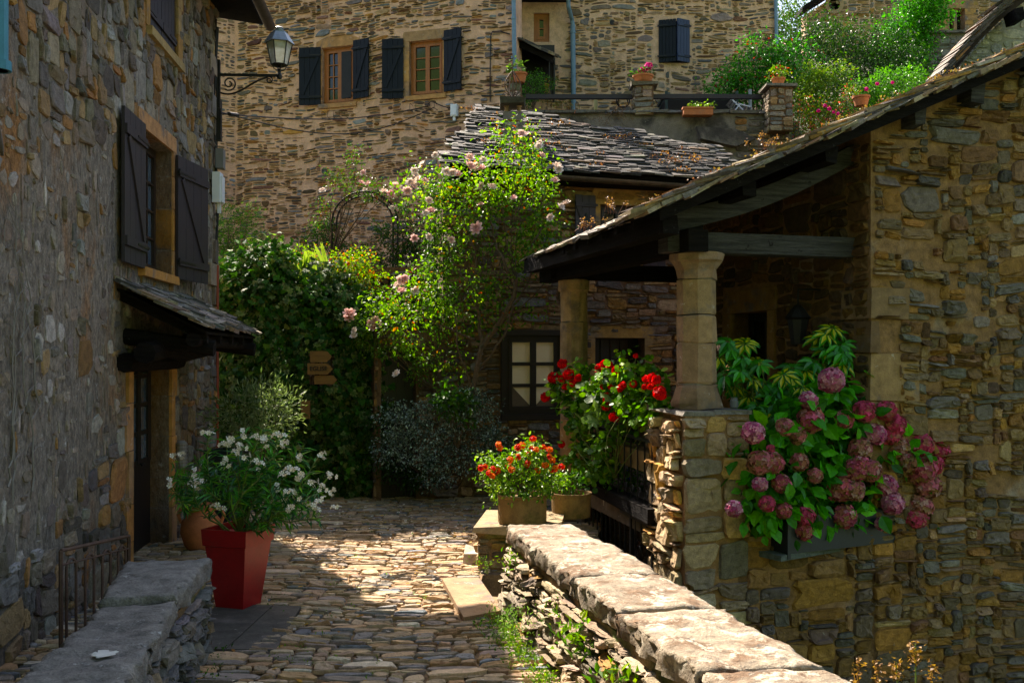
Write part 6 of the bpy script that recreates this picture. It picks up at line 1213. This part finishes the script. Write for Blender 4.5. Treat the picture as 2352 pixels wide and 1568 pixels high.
V = (pos[:, None, :] + IVY[0][None, :, 0, None] * (X * s[:, None])[:, None] + IVY[0][None, :, 1, None] * (Y * s[:, None])[:, None] + IVY[0][None, :, 2, None] * (Z * s[:, None])[:, None]); C = np.repeat(edge[:, None], 13, 1); C[:, 0] = base; C[:, [1, 4, 10, 6, 8]] = (base[:, None] * .6 + edge[:, None] * .4)
m.v.append(V.reshape(-1, 3)); m.c.append(C.reshape(-1, 3)); m.f.append(((IVY[1][None] + (np.arange(n) * 13)[:, None, None]).reshape(-1, 3) + m.n, 0)); m.n += n * 13
add_leaves(m, r10, [(P(x, y, 13.75 + dd), (.30, .26, .24), w) for x, y, dd, w in ((520, 640, 0, 1), (560, 600, .1, 1), (610, 590, 0, 1), (650, 610, .1, .8), (500, 690, .1, 1), (560, 680, -.15, 1), (630, 680, -.1, 1), (690, 700, 0, 1), (540, 760, -.1, .8), (620, 780, -.1, .8), (780, 720, .1, .8), (850, 760, .1, .8), (700, 1040, .1, .6), (780, 960, .1, .6), (820, 1060, .1, .6))], 3600, .085, [(.035, .095, .018, 3), (.05, .13, .02, 2), (.16, .19, .07, 1.5), (.018, .055, .01, 2)], IVY, 1.0, clump=9, tight=.4, up=.6, droop=.5)
m.build('foliage', M['leaf_ivy'], ivy)
m = MB()
for k in range(26):
    x = r10.uniform(500, 840); pts = [P(x + r10.normal(0, 6), y, float(ivy_front(x, y)) + .1) for y in np.arange(1130, 640, -60)]; m.tube(pts, .010, 5)
m.build('stems', M['bark'], ivy)
# mixed plants on top of the wall
def bush(name, lab, cat, blobs, n, size, pal, seed, tm=LEAF, asp=.5, mat_='leaf', base=None, group=None, stems=True, **kw):
    r = RS(seed); b0 = np.mean([b[0] for b in blobs], 0); base = b0 - UPV * .5 if base is None else base; t = thing(name, lab, cat, base, group); m = MB(); add_leaves(m, r, blobs, n, size, pal, tm, asp, **kw); m.build('foliage', M[mat_], t)
    if stems:
        m = MB(); stems_from(m, r, np.asarray(base, float), [b[0] for b in blobs], .012, .004, .08); m.build('stems', M['bark'], t)
    return t, r
B = lambda lst, r, d: [(P(x, y, d), r) for x, y in lst]
gbush, rr1 = bush('garden_bush', 'bright bush with yellow-green and rusty leaves on top of the ivy wall', 'shrub', B([(700, 600), (740, 590), (780, 610), (820, 620), (760, 640), (720, 650), (800, 670), (840, 650), (740, 690), (780, 700), (700, 620), (820, 600)], (.28, .25, .22), 14.3), 5200, .05, [(.16, .27, .03, 3), (.24, .30, .04, 2), (.09, .17, .02, 2), (.36, .13, .03, 1.4)], 580, base=P(770, 720, 14.6), mat_='leaf_thin', clump=14)
for x, y in ((690, 585), (742, 590), (760, 598), (800, 605), (820, 630), (795, 700), (755, 625)): put(K_lan, gbush, rr1, P(x, y, 14.05), .9)
m = MB(); rr = RS(3)
for (x, y, l) in ((690, 640, 62), (705, 650, 80), (740, 600, 45), (675, 640, 48), (655, 600, 40), (715, 620, 45)):
    for k in range(3): a = P(x + k * 5, y, 13.85); b = P(x + rr.normal(0, 10) + k * 2, y - l, 13.9); w = V3(.022, 0, 0); m.add([a - w, a + w, (a + b) / 2 + w * 1.2, (a + b) / 2 - w * 1.2], [(0, 1, 2, 3)], (.24, .34, .05)); m.add([(a + b) / 2 - w * 1.2, (a + b) / 2 + w * 1.2, b], [(0, 1, 2)], (.28, .38, .05))
tag(m.build('iris_leaves', M['leaf_thin']), 'upright sword-shaped yellow-green leaves on top of the ivy', 'plant')
m = MB(); rr = RS(5)
for (x, y, s) in ((630, 540, .16), (622, 560, .17), (650, 560, .14), (640, 585, .15), (612, 582, .15), (660, 590, .12), (632, 565, .12)):
    X, Y, Z = frames(rr, 1, V3(.2, -.6, .5)[None], .6, .3, .5); m.scatter(OVAL[0], OVAL[1], P(x, y, 13.9)[None], X, Y, Z, np.array([[s * .8, s, s]]), np.array([[.18, .30, .05]]))
m.tube([P(636, 620, 14.0), P(632, 540, 13.9)], .008, 5, (.15, .2, .05)); tag(m.build('broad_leaf_shoot', M['leaf_thin']), 'single pale broad-leaved shoot poking up from the ivy', 'plant')
bush('conifer_shrub', 'feathery bright green shrub against the far wall, beside the left house corner', 'shrub', B([(500, 560), (530, 540), (560, 560), (520, 500), (550, 520), (500, 520), (580, 550), (515, 590), (570, 500), (530, 580)], (.22, .2, .22), 16.0), 4200, .045, [(.08, .20, .02, 3), (.13, .27, .03, 2), (.03, .08, .01, 2)], 582, asp=.3, base=P(530, 640, 16), clump=14, droop=-.4)
bush('dark_climber', 'dark climbing foliage on the right side of the rose arch', 'shrub', B([(890, 530), (910, 560), (930, 500), (950, 540), (900, 600), (935, 590), (960, 560), (920, 630), (970, 610), (860, 650), (900, 660), (850, 600)], (.24, .2, .24), 15.8), 3200, .055, [(.025, .065, .012, 3), (.05, .11, .015, 2)], 583, base=P(920, 660, 15.9))
bush('wall_plants', 'low dark greenery under the rose arch at the foot of the far wall', 'plants', B([(740, 555), (760, 540), (775, 555), (735, 530), (820, 575), (850, 580), (790, 575), (700, 560), (745, 510)], (.18, .15, .13), 16.3), 1700, .05, GREEN, 584, base=P(770, 600, 16.3))
# arch trellis with climbing rose
ar = thing('rose_arch', 'dark iron hoop arch trellis standing against the far orange wall', 'trellis', P(820, 660, 16.2)); m = MB()
for dd in (0, .38):
    for rr_1 in (.56, .48):
        c = P(838, 512, 16.1 + dd); pts = [c + V3(-rr_1, 0, -1.5)] + [c + V3(rr_1 * math.cos(t), 0, rr_1 * math.sin(t) * .95) for t in np.linspace(math.pi, 0, 20)] + [c + V3(rr_1, 0, -1.5)]; m.tube(pts, .011, 5)
c = P(838, 512, 16.1)
for t in np.linspace(0, math.pi, 15): m.tube([c + V3(.48 * math.cos(t), 0, .48 * .95 * math.sin(t)), c + V3(.56 * math.cos(t + .06), 0, .56 * .95 * math.sin(t + .06))], .007, 4); m.tube([c + V3(.56 * math.cos(t), 0, .56 * .95 * math.sin(t)), c + V3(.56 * math.cos(t), .38, .56 * .95 * math.sin(t))], .007, 4)
for z in np.arange(-1.4, 0, .2):
    for s in (-1, 1): m.tube([c + V3(s * .48, 0, z), c + V3(s * .56, 0, z + .1)], .006, 4); m.tube([c + V3(s * .56, 0, z), c + V3(s * .56, .38, z)], .006, 4)
m.build('hoops', M['black_iron'], ar)
cr, rr2 = bush('climbing_rose', 'thin climbing rose with a few pink blooms trained over the iron arch', 'rose', B([(820, 410), (840, 430), (800, 430), (870, 430), (780, 420), (750, 470), (735, 500), (890, 445), (815, 380), (820, 350), (850, 445), (770, 400)], (.20, .15, .16), 16.0), 1100, .05, [(.05, .12, .02, 3), (.10, .17, .02, 2), (.16, .07, .03, 1)], 586, base=P(760, 600, 16.1), clump=12)
for x, y, s in ((835, 397, 1), (830, 420, 1), (845, 422, .9), (741, 438, 1), (882, 440, 1.2), (898, 446, 1.3), (910, 432, 1.6), (902, 478, .8), (838, 436, .8)): put(K_rose, cr, rr2, P(x, y, 15.8), s)
bush('corner_climber', 'dark leafy climber over the left corner of the middle house, behind the rose', 'climber', B([(1005, 450), (1000, 510), (1008, 560), (1000, 610), (1005, 660), (1000, 710), (1008, 750), (985, 560), (1025, 600), (1030, 680), (990, 680), (1015, 420)], (.13, .12, .18), 13.55), 2600, .055, [(.04, .10, .015, 3), (.07, .15, .02, 2), (.02, .05, .01, 2)], 588, base=P(1010, 900, 13.6))
# the big rose
RD = 13.2; rose = thing('rose_bush', 'big rambling rose with many pale pink blooms glowing in the sun before the slate roof', 'rose', GP(1085, 1120)); rr3 = RS(590)
rb = [((1100, 400), 1), ((1180, 345), 1), ((1225, 430), 1.2), ((1000, 440), .9), ((1150, 470), 1.2), ((1255, 520), 1), ((1080, 540), 1), ((1180, 560), 1.1), ((1020, 600), .8), ((950, 690), 1), ((1100, 660), 1.1), ((900, 690), .7), ((1060, 740), 1.1), ((960, 770), .8), ((1010, 410), .6), ((1210, 390), 1), ((1240, 580), .9), ((1130, 720), .9), ((1140, 410), 1), ((1200, 500), 1), ((1050, 480), .9), ((990, 500), .7), ((920, 740), .7), ((1010, 680), 1), ((970, 640), .7), ((1170, 640), .7), ((1040, 820), .5), ((1250, 460), .9), ((1100, 460), .9), ((960, 430), .5), ((1275, 560), .6), ((1180, 310), .5), ((1220, 690), .4)]
blobs = [(P(x, y, RD + rr3.normal(0, .15)), (.31, .30, .28), w) for (x, y), w in rb]
RLF = [(.13, .23, .03, 4), (.09, .18, .02, 3), (.22, .30, .06, 2), (.05, .11, .015, 2.5), (.32, .15, .03, .5), (.28, .07, .03, .2)]
m = MB(); add_leaves(m, rr3, blobs, 8600, .054, RLF, OVAL, .62, clump=11, tight=.34, up=.6, droop=.25, rnd=.7); m.build('foliage', M['leaf_thin'], rose)
m = MB(); base = GP(1085, 1120); tr0 = P(1135, 640, RD)
for (x0, y0, x1, y1, r0, r1) in ((1075, 1080, 1105, 800, .035, .028), (1105, 800, 1185, 640, .03, .024), (1185, 640, 1150, 470, .022, .012), (1110, 800, 1100, 640, .024, .016), (1100, 640, 1060, 480, .016, .008), (1150, 640, 1200, 450, .018, .008), (1185, 640, 1140, 560, .02, .01), (1140, 560, 1120, 420, .012, .006), (1100, 700, 1030, 560, .014, .007), (1090, 780, 960, 720, .014, .006), (1200, 600, 1250, 500, .012, .006), (1090, 860, 1180, 700, .014, .01), (1180, 700, 1230, 600, .012, .006), (1130, 760, 1250, 650, .010, .005), (1085, 900, 1040, 700, .012, .006)):
    stem_to(m, rr3, P(x0, y0, RD - .05), P(x1, y1, RD - .15), r0 * 1.35, r1 * 1.35, .06, 8)
for b in blobs: 
    j = blobs[int(rr3.integers(0, len(blobs)))][0]; stem_to(m, rr3, P(1140 + rr3.normal(0, 40), 620 + rr3.normal(0, 60), RD + .05), b[0], .009, .003, .10, 8)
m.build('branches', M['bark'], rose)
for x, y, s in ((952, 393, 1), (970, 378, 1), (1000, 357, .9), (1079, 362, 1), (1110, 368, .9), (1095, 385, 1.3), (1079, 382, 1.1), (1105, 388, 1.1), (1025, 395, 1.1), (1040, 398, 1.1), (1050, 400, .9), (955, 405, 1.1), (960, 415, 1.2), (975, 415, .9), (943, 420, 1), (950, 430, 1), (935, 440, 1), (1205, 312, 1.1), (1198, 308, 1), (1238, 337, 1), (1280, 382, 1.2), (1284, 390, 1.1), (1245, 358, 1), (1130, 430, 1), (1103, 470, .8), (985, 462, 1.1), (990, 485, 1.1), (978, 490, .8), (1095, 525, 1.3), (1030, 548, 1.1), (1036, 552, 1), (985, 545, .8), (952, 548, 1), (1300, 468, 1.1), (1288, 475, .9), (1265, 500, .9), (1180, 455, .8), (1105, 428, .9), (1275, 415, .9), (803, 720, 1.3), (802, 728, 1.2), (813, 772, 1), (862, 735, 1.1), (855, 742, 1.1), (866, 745, 1.2), (858, 750, 1.1), (913, 655, 1.1), (921, 645, 1), (953, 668, 1), (929, 640, .9), (922, 668, 1), (911, 858, 1), (815, 760, .9), (1240, 330, .8)):
    put(K_rose, rose, rr3, P(x, y, RD - .42 + rr3.normal(0, .05)) if x > 880 else P(x, y, 13.3), s)
bush('rose_shoots', 'lower trailing rose leaves mixing with the ivy at its right edge', 'rose', B([(830, 740), (860, 720), (890, 740), (840, 780), (880, 800), (930, 800), (870, 690), (980, 830), (960, 860)], (.18, .2, .14), 13.5), 1500, .055, [(.10, .19, .02, 3), (.05, .11, .015, 3), (.2, .3, .04, 1)], 592, base=P(1000, 900, 13.6))
# plaque behind the rose
pq = MB(); pq.box(P(1116, 672, 14.15), (.17, .015, .20), (nrm(V3(1, .1, 0)), V3(0, 1, 0), UPV)); pq_o = pq.build('plaque', M['plaque']); tag(pq_o, 'pale blue plaque with dark scribbled branches behind the rose stems', 'plaque')
m = MB(); rr = RS(8)
for k in range(9): a = P(1107 + rr.uniform(0, 18), 688, 14.13); m.tube([a, a + V3(rr.normal(0, .02), 0, .06), a + V3(rr.normal(0, .04), 0, rr.uniform(.1, .19))], .0035, 4)
m.build('drawing', M['cable'], pq_o)
# silver-leaved shrub
sv, rr4 = bush('silver_shrub', 'arching small-leaved silvery shrub in the dark corner below the rose', 'shrub', B([(950, 960), (1000, 940), (930, 1000), (990, 1000), (1050, 960), (1100, 940), (1120, 990), (1050, 1010), (960, 1040), (1010, 1050), (1070, 1050), (1130, 1020), (910, 960), (1000, 1090), (1080, 920), (900, 1030)], (.28, .25, .20), 13.0), 8000, .040, [(.34, .42, .38, 1.5), (.17, .23, .20, 2), (.04, .07, .05, 3)], 594, base=GP(1020, 1140), asp=.55, clump=16, mat_='leaf_glossy', shell=.3)
bush('green_shrub', 'dark green leafy plant rising out of the silvery shrub', 'shrub', B([(1030, 930), (1050, 910), (1070, 930), (1060, 960), (1020, 910)], (.16, .15, .14), 12.9), 420, .09, GREEN, 595, base=P(1050, 1030, 13), tm=OVAL, asp=.5)
bush('dark_undergrowth', 'low dark foliage at the foot of the wall left of the silvery shrub', 'plants', B([(880, 1060), (900, 1090), (930, 1090), (870, 1010), (960, 1100), (860, 960), (1130, 1060), (1150, 1010), (1170, 1050)], (.24, .2, .16), 13.6), 1800, .06, [(.02, .05, .01, 2), (.035, .08, .015, 1)], 596, base=GP(900, 1140))
m = MB(); m.box(GP(1000, 1125) + V3(0, .35, .12), (1.5, .4, .3), col=(.09, .06, .035), jit=.02, rng=RS(4)); tag(m.build('stone_trough', M['sandstone']), 'dark stone border trough under the silvery shrub', 'trough')

# signpost among the ivy
sg_ = thing('signpost', 'wooden arrow signs pointing right, half covered by ivy, one reading EGLISE', 'sign', P(735, 900, 13.35)); m = MB(); 
def arrow(y0, y1, x0, x1, d, dir_=1):
    m = MB(); a = P(x0, y0, d); b = P(x1, y1, d); h = a[2] - b[2]; L = b[0] - a[0]
    m.prism([a, a + V3(L - h * .45, 0, 0), a + V3(L, 0, -h / 2), a + V3(L - h * .45, 0, -h), a - UPV * h], (0, .03, 0)); return m, a, L, h
arrow(806, 832, 712, 762, 13.42)[0].build('arrow_board', M['sign_wood'], sg_)
m, a, L, h = arrow(834, 860, 706, 764, 13.40); ab = m.build('arrow_board', M['sign_wood'], sg_)
m, a2, L2, h2 = arrow(862, 882, 722, 774, 13.43); m.build('arrow_board', M['sign_wood'], sg_)
def text(body_, size, loc, parent, name='lettering', rot=(math.radians(90), 0, 0)):
    cu = bpy.data.curves.new(name, 'FONT'); cu.body = body_; cu.size = size; cu.extrude = .002; cu.align_x = 'CENTER'; cu.align_y = 'CENTER'; cu.offset = .002
    o = bpy.data.objects.new(name, cu); scn.collection.objects.link(o); bpy.context.view_layer.update(); me = bpy.data.meshes.new_from_object(o.evaluated_get(bpy.context.evaluated_depsgraph_get())); bpy.data.objects.remove(o)
    o = bpy.data.objects.new(name, me); scn.collection.objects.link(o); o.parent = parent; o.location = Vector(loc) - wloc(parent); o.rotation_euler = rot; me.materials.clear(); me.materials.append(M['sign_letter']); return o
text('EGLISE', .085, a + V3(L * .44, -.004, -h / 2), sg_)
m = MB(); m.tube([P(728, 1100, 13.95), P(728, 820, 13.95)], .03, 8); m.build('post', M['darkwood'], sg_)
m = MB(); m.box(P(702, 940, 13.5), (.13, .02, .26)); tag(m.build('wooden_notice', M['sign_wood']), 'small tan notice board among the ivy below the arrow signs', 'notice')

# ================================================================== HILL VEGETATION (top right)
D2 = 22.0
bush('hedge', 'dark clipped hedge below the church wall', 'hedge', [(P(x, y, 23.5 - (y - 100) * .006), (.75, .6, .45)) for x, y in ((1810, 90), (1850, 80), (1890, 85), (1930, 90), (1970, 100), (2010, 100), (2050, 110), (1830, 140), (1880, 150), (1930, 150), (1980, 150), (2030, 160), (2070, 160), (1860, 200), (1920, 200), (1980, 200), (2040, 200), (1800, 180))], 14000, .085, [(.02, .06, .004, 3), (.04, .10, .006, 2), (.01, .028, .003, 2)], 600, base=P(1950, 260, 23.3), clump=16, tight=.4, stems=False)
m = MB(); m.box(P(1950, 170, 24.0), (2.9, .5, 1.4), col=(.02, .03, .01)); 
bush('church_ivy', 'bright green ivy climbing the church buttress above the hedge', 'ivy', [(P(x, y, 26.3), (.40, .25, .42)) for x, y in ((2050, 100), (2060, 60), (2100, 50), (2090, 90), (2120, 20), (2130, 60), (2100, 10), (2080, 130), (2060, 160), (2110, 110), (2140, 0), (2050, 200), (2040, 130), (2150, 30), (2120, -20))], 9000, .10, [(.06, .24, .012, 3), (.09, .32, .02, 2), (.035, .14, .01, 2)], 601, base=P(2080, 230, 26.4), clump=14, tight=.4)
bush('terrace_shrub', 'leafy green shrub with red trumpet flowers overhanging the right end of the terrace', 'shrub', [(P(x, y, 18.6), (.34, .35, .26)) for x, y in ((1740, 130), (1700, 160), (1670, 190), (1720, 190), (1760, 170), (1690, 210), (1790, 140), (1810, 170), (1660, 210), (1750, 110), (1780, 190), (1730, 225), (1830, 130), (1840, 190))], 6000, .075, [(.045, .19, .012, 3), (.07, .26, .015, 2), (.02, .09, .006, 2), (.30, .04, .01, .2)], 602, base=P(1740, 290, 18.7), clump=14, tight=.38)
bush('yellow_green_bush', 'yellow-green variegated bush right of the terrace pillar', 'shrub', [(P(x, y, 17.9), (.28, .28, .24)) for x, y in ((1840, 210), (1860, 190), (1890, 200), (1870, 240), (1850, 270), (1900, 240), (1880, 175), (1920, 170), (1840, 240))], 3800, .062, [(.13, .22, .02, 3), (.08, .16, .012, 2), (.26, .30, .06, .8)], 603, base=P(1870, 320, 18), clump=12)
bush('bright_green_bush', 'rounded bright green bush just above the sloping slate verge', 'shrub', [(P(x, y, 17.5), (.3, .3, .22)) for x, y in ((2000, 200), (2040, 180), (2080, 185), (2050, 210), (1990, 225), (2100, 200), (2020, 220), (1970, 240))], 4200, .055, [(.08, .23, .012, 3), (.12, .29, .02, 2), (.03, .10, .006, 2)], 604, base=P(2040, 270, 17.6), clump=12)
fb, rr5 = bush('flowering_bank', 'loose bank of pink and orange flowering plants beside the terrace pillar', 'plants', [(P(x, y, 17.2), (.28, .28, .2)) for x, y in ((1870, 270), (1900, 265), (1850, 300), (1890, 300), (1930, 260), (1830, 300), (1920, 290), (1950, 250), (1860, 240), (1945, 225))], 3600, .045, [(.12, .22, .02, 3), (.20, .26, .04, 2), (.05, .12, .01, 2), (.50, .12, .12, 1.2), (.45, .18, .04, .8)], 605, base=P(1880, 340, 17.3), clump=12)
for x, y in ((1895, 243), (1905, 250), (1915, 258), (2015, 193), (2050, 190), (1990, 205), (1880, 255), (1925, 262)): put(K_pink, fb, rr5, P(x, y, 16.9), .6)
tr1, _r = bush('tree', 'tree top showing against the sky between the upper house and the church', 'tree', [(P(x, y, 33), (.8, .8, .7)) for x, y in ((1800, 40), (1810, 10), (1790, -10), (1820, 60), (1840, 70), (1800, 70), (1860, 85), (1785, 30))], 3000, .13, [(.06, .12, .02, 3), (.10, .17, .03, 2)], 606, base=P(1805, 200, 33), clump=16, tight=.5)
bush('lean_to_climber', 'small-leaved green climber spilling out under the dark lean-to', 'climber', [(P(x, y, 18.4), (.16, .15, .12)) for x, y in ((1210, 190), (1230, 200), (1245, 190), (1215, 215), (1240, 215), (1225, 175), (1262, 195), (1205, 235))], 1500, .04, [(.07, .18, .02, 2), (.03, .09, .01, 2)], 607, base=P(1225, 250, 18.4))
bush('dry_twigs_plant', 'brown dry weeds hanging over the grey terrace wall', 'weeds', [(P(x, y, 16.9), (.16, .1, .09)) for x, y in ((1410, 262), (1440, 270), (1400, 280), (1370, 265), (1430, 250))], 420, .035, [(.16, .09, .05, 2), (.10, .06, .03, 1)], 608, base=P(1410, 255, 17.0), asp=.25)
# stonecrop on the slate roofs
m = MB(); rr = RS(610)
for k in range(46):
    x = rr.uniform(.6, 4.2); y = rr.uniform(.1, min(2.4, rtop(x) - .1)); c = E0 + UM * x + Sr * y + Nr * .06; n = 22; p = c + rr.normal(0, .05, (n, 3)) * V3(1.3, 1, .5); X, Y, Z = frames(rr, n, np.tile(UPV, (n, 1)), .5, -.3, .8); m.scatter(LEAF[0], LEAF[1], p, X, Y, Z, np.full(n, .03) * rr.uniform(.5, 1.4, n), pick(rr, [(.20, .10, .06, 2), (.26, .15, .09, 1), (.17, .07, .05, 1)], n))
tag(m.build('roof_stonecrop', M['leaf']), 'reddish stonecrop tufts scattered over the middle slate roof', 'stonecrop', kind='stuff')
m = MB()
for k in range(34):
    s = rr.uniform(s_e, 4.5); c = RP(s, rr.uniform(.0, .5)) + UPV * .07; n = 14; p = c + rr.normal(0, .03, (n, 3)) * V3(1.3, 1, .5); X, Y, Z = frames(rr, n, np.tile(UPV, (n, 1)), .5, -.3, .8); m.scatter(LEAF[0], LEAF[1], p, X, Y, Z, np.full(n, .022) * rr.uniform(.5, 1.4, n), pick(rr, [(.17, .10, .05, 2), (.20, .15, .07, 1), (.22, .09, .06, .6)], n))
tag(m.build('verge_stonecrop', M['leaf']), 'brown moss and stonecrop along the verge of the porch roof', 'stonecrop', kind='stuff')
for (x, y, lab) in ((1345, 505, 'dry reddish seed heads sprouting from the lower end of the porch roof'), (1405, 465, 'dry seed heads on the porch roof just above the grey shutter window'), (1765, 322, 'pale dry stonecrop tuft where the porch roof meets the terrace wall')):
    m = MB(); n = 10; b0 = P(x, y + 25, 9.2 if x > 1700 else 10.5)
    for k in range(n): a = b0 + V3(rr.normal(0, .10), rr.normal(0, .05), 0); b = a + V3(rr.normal(0, .03), 0, rr.uniform(.05, .17)); m.tube([a, b], .003, 4, (.22, .10, .06)); q_ = b + rr.normal(0, .012, (9, 3)); X, Y, Z = frames(rr, 9, np.tile(UPV, (9, 1))); m.scatter(LEAF[0], LEAF[1], q_, X, Y, Z, np.full(9, .02), pick(rr, [(.24, .13, .08, 1)], 9))
    tag(m.build('dried_weed', M['leaf']), lab, 'seed heads', 'dry seed heads on the roof')

# ================================================================== WEEDS, PETALS, LITTER
rr = RS(620); wd = MB()
def tuft(m, c, n, s, pal, spread=.05, tm=LEAF, asp=.45):
    p = c + rr.normal(0, spread, (n, 3)) * V3(1, 1, .5) + V3(0, 0, spread * .4); X, Y, Z = frames(rr, n, np.tile(V3(0, -.2, 1), (n, 1)), .6, .0, .8); m.scatter(tm[0], tm[1], p, X, Y, Z, np.stack([np.full(n, s * asp), np.full(n, s), np.full(n, s)], 1) * rr.uniform(.5, 1.3, (n, 1)), pick(rr, pal, n, .2))
WG = [(.12, .22, .03, 3), (.20, .28, .04, 2), (.06, .14, .015, 2)]
for k in range(420):
    x, y = rr.uniform(-2.2, .7), rr.uniform(4.7, 13); 
    if not lane_mask(np.array([x]), np.array([y]))[0]: continue
    if rr.random() < (.25 if y > 6.6 else .55) + .5 * (x > rl_(min(y, 7.9))[0] - .45): tuft(wd, V3(x, y, .015), int(rr.integers(5, 16)), .022, WG, .03)
for k in range(90): y = rr.uniform(5.2, 7.5); tuft(wd, V3(rl_(y)[0] - .10 - abs(rr.normal(0, .10)), y, .02), 26, .028, WG, .05)
for k in range(14): y = rr.uniform(4.9, 6.9); tuft(wd, V3(np.interp(y, [4.8, 6.8], [-1.80, -2.1]) + .05, y, .02), 14, .03, GREEN, .03)
for k in range(10): tuft(wd, GP(640 + rr.normal(0, 12), rr.uniform(1290, 1420)), 12, .022, GREEN, .03)
tag(wd.build('weeds', M['leaf']), 'small weeds growing between the cobbles and along the right parapet', 'weeds', kind='stuff')
for (x, y, d, n, s, sp_, lab) in ((1192, 1295, 7.55, 90, .045, .065, 'bright green weed growing from the head of the right parapet face'), (1345, 1470, 5.75, 130, .07, .10, 'larger leafy weed with pointed leaves on the parapet face at the bottom centre'), (1185, 1440, 6.75, 420, .026, .11, 'pale small-leaved weed cushion at the foot of the right parapet'), (1120, 1295, 8.2, 60, .03, .05, 'small weed on the mossy block wall below the lantana'), (1345, 1258, 7.6, 24, .05, .03, 'tiny weed sprouting at the right edge of the parapet top'), (1430, 1560, 5.0, 60, .07, .06, 'leafy weed cut off by the bottom edge at the parapet foot'), (1290, 1410, 6.35, 60, .035, .07, 'yellowish moss tuft halfway down the parapet face'), (1015, 1120, 12.9, 0, .03, .05, '')):
    if not n: continue
    m = MB(); tuft(m, P(x, y, d) + V3(-.03, -.02, 0), n, s, WG if 'pale' not in lab else [(.22, .32, .14, 2), (.12, .22, .05, 2)], sp_, asp=.35); t = thing('weed', lab, 'weed', P(x, y, d)); m.build('foliage', M['leaf'], t); m = MB(); stems_from(m, rr, P(x, y + 22, d + .03), [P(x + q, y - 8, d - .02) for q in (-10, 0, 10)], .004, .002, .01); m.build('stems', M['stem'], t)
for (x, y0, y1) in ((1705, 1568, 1480), (1765, 1568, 1485), (1775, 1568, 1500), (1855, 1568, 1500), (1980, 1575, 1512), (2000, 1575, 1530)):
    pass
lb_ = [(1972, 1580, 1510, 'leftmost dry brown seed stalk at the bottom right'), (2018, 1580, 1515, 'second dry seed stalk from the left at the bottom right'), (2062, 1580, 1520, 'third dry seed stalk from the left, beside the green stalk'), (2098, 1600, 1478, 'tall green stalk with a tan seed head at the bottom right'), (2140, 1585, 1525, 'rightmost dry seed stalk at the bottom right')]
for x, y0, y1, lab in lb_:
    m = MB(); a = P(x, y0 + 120, 5.0); b = P(x + rr.normal(0, 3), y1, 5.0); tall = 'green' in lab; m.tube([a, (a + b) / 2 + V3(.008, 0, 0), b], [.006, .005, .003], 5, (.20, .26, .06) if tall else (.25, .14, .06))
    n = 60; t = rr.uniform(.55 if not tall else .78, 1.0, n)[:, None]; p = a + (b - a) * t + rr.normal(0, .016, (n, 3)); X, Y, Z = frames(rr, n, np.tile(UPV, (n, 1))); m.scatter(LEAF[0], LEAF[1], p, X, Y, Z, np.full(n, .02) * rr.uniform(.6, 1.4, n), pick(rr, [(.26, .15, .06, 2), (.18, .10, .04, 1)], n)); tag(m.build('dry_seed_stalk', M['leaf']), lab, 'dry plant', 'dry stalks below the porch wall')
# fallen petals and leaves on the lane
m = MB(); n = 1500; x = rr.uniform(-3.2, 1.5, n); y = np.concatenate([rr.uniform(5, 10, 350), rr.normal(12.0, 1.2, n - 350)]); ok = lane_mask(x, y); ok &= y < 14.2; x, y = x[ok], y[ok]; n = len(x); p = np.stack([x, y, np.full(n, .040)], 1); Z = nrm(V3(0, 0, 1) + rr.normal(0, .15, (n, 3))); X = nrm(np.cross(Z, rr.normal(0, 1, (n, 3)))); Y = np.cross(Z, X); far = y > 10
m.scatter(ROUND[0], ROUND[1], p, X, Y, Z, np.stack([np.full(n, .026), np.full(n, .036), np.full(n, .03)], 1) * rr.uniform(.5, 1.3, (n, 1)), np.where(far[:, None], pick(rr, [(.66, .60, .50, 3), (.45, .30, .12, 1)], n), pick(rr, [(.55, .50, .42, 1), (.40, .25, .08, 2), (.25, .13, .05, 2)], n)))
tag(m.build('fallen_petals', M['petal']), 'pale fallen petals and dry leaves scattered over the cobbles', 'petals', kind='stuff')
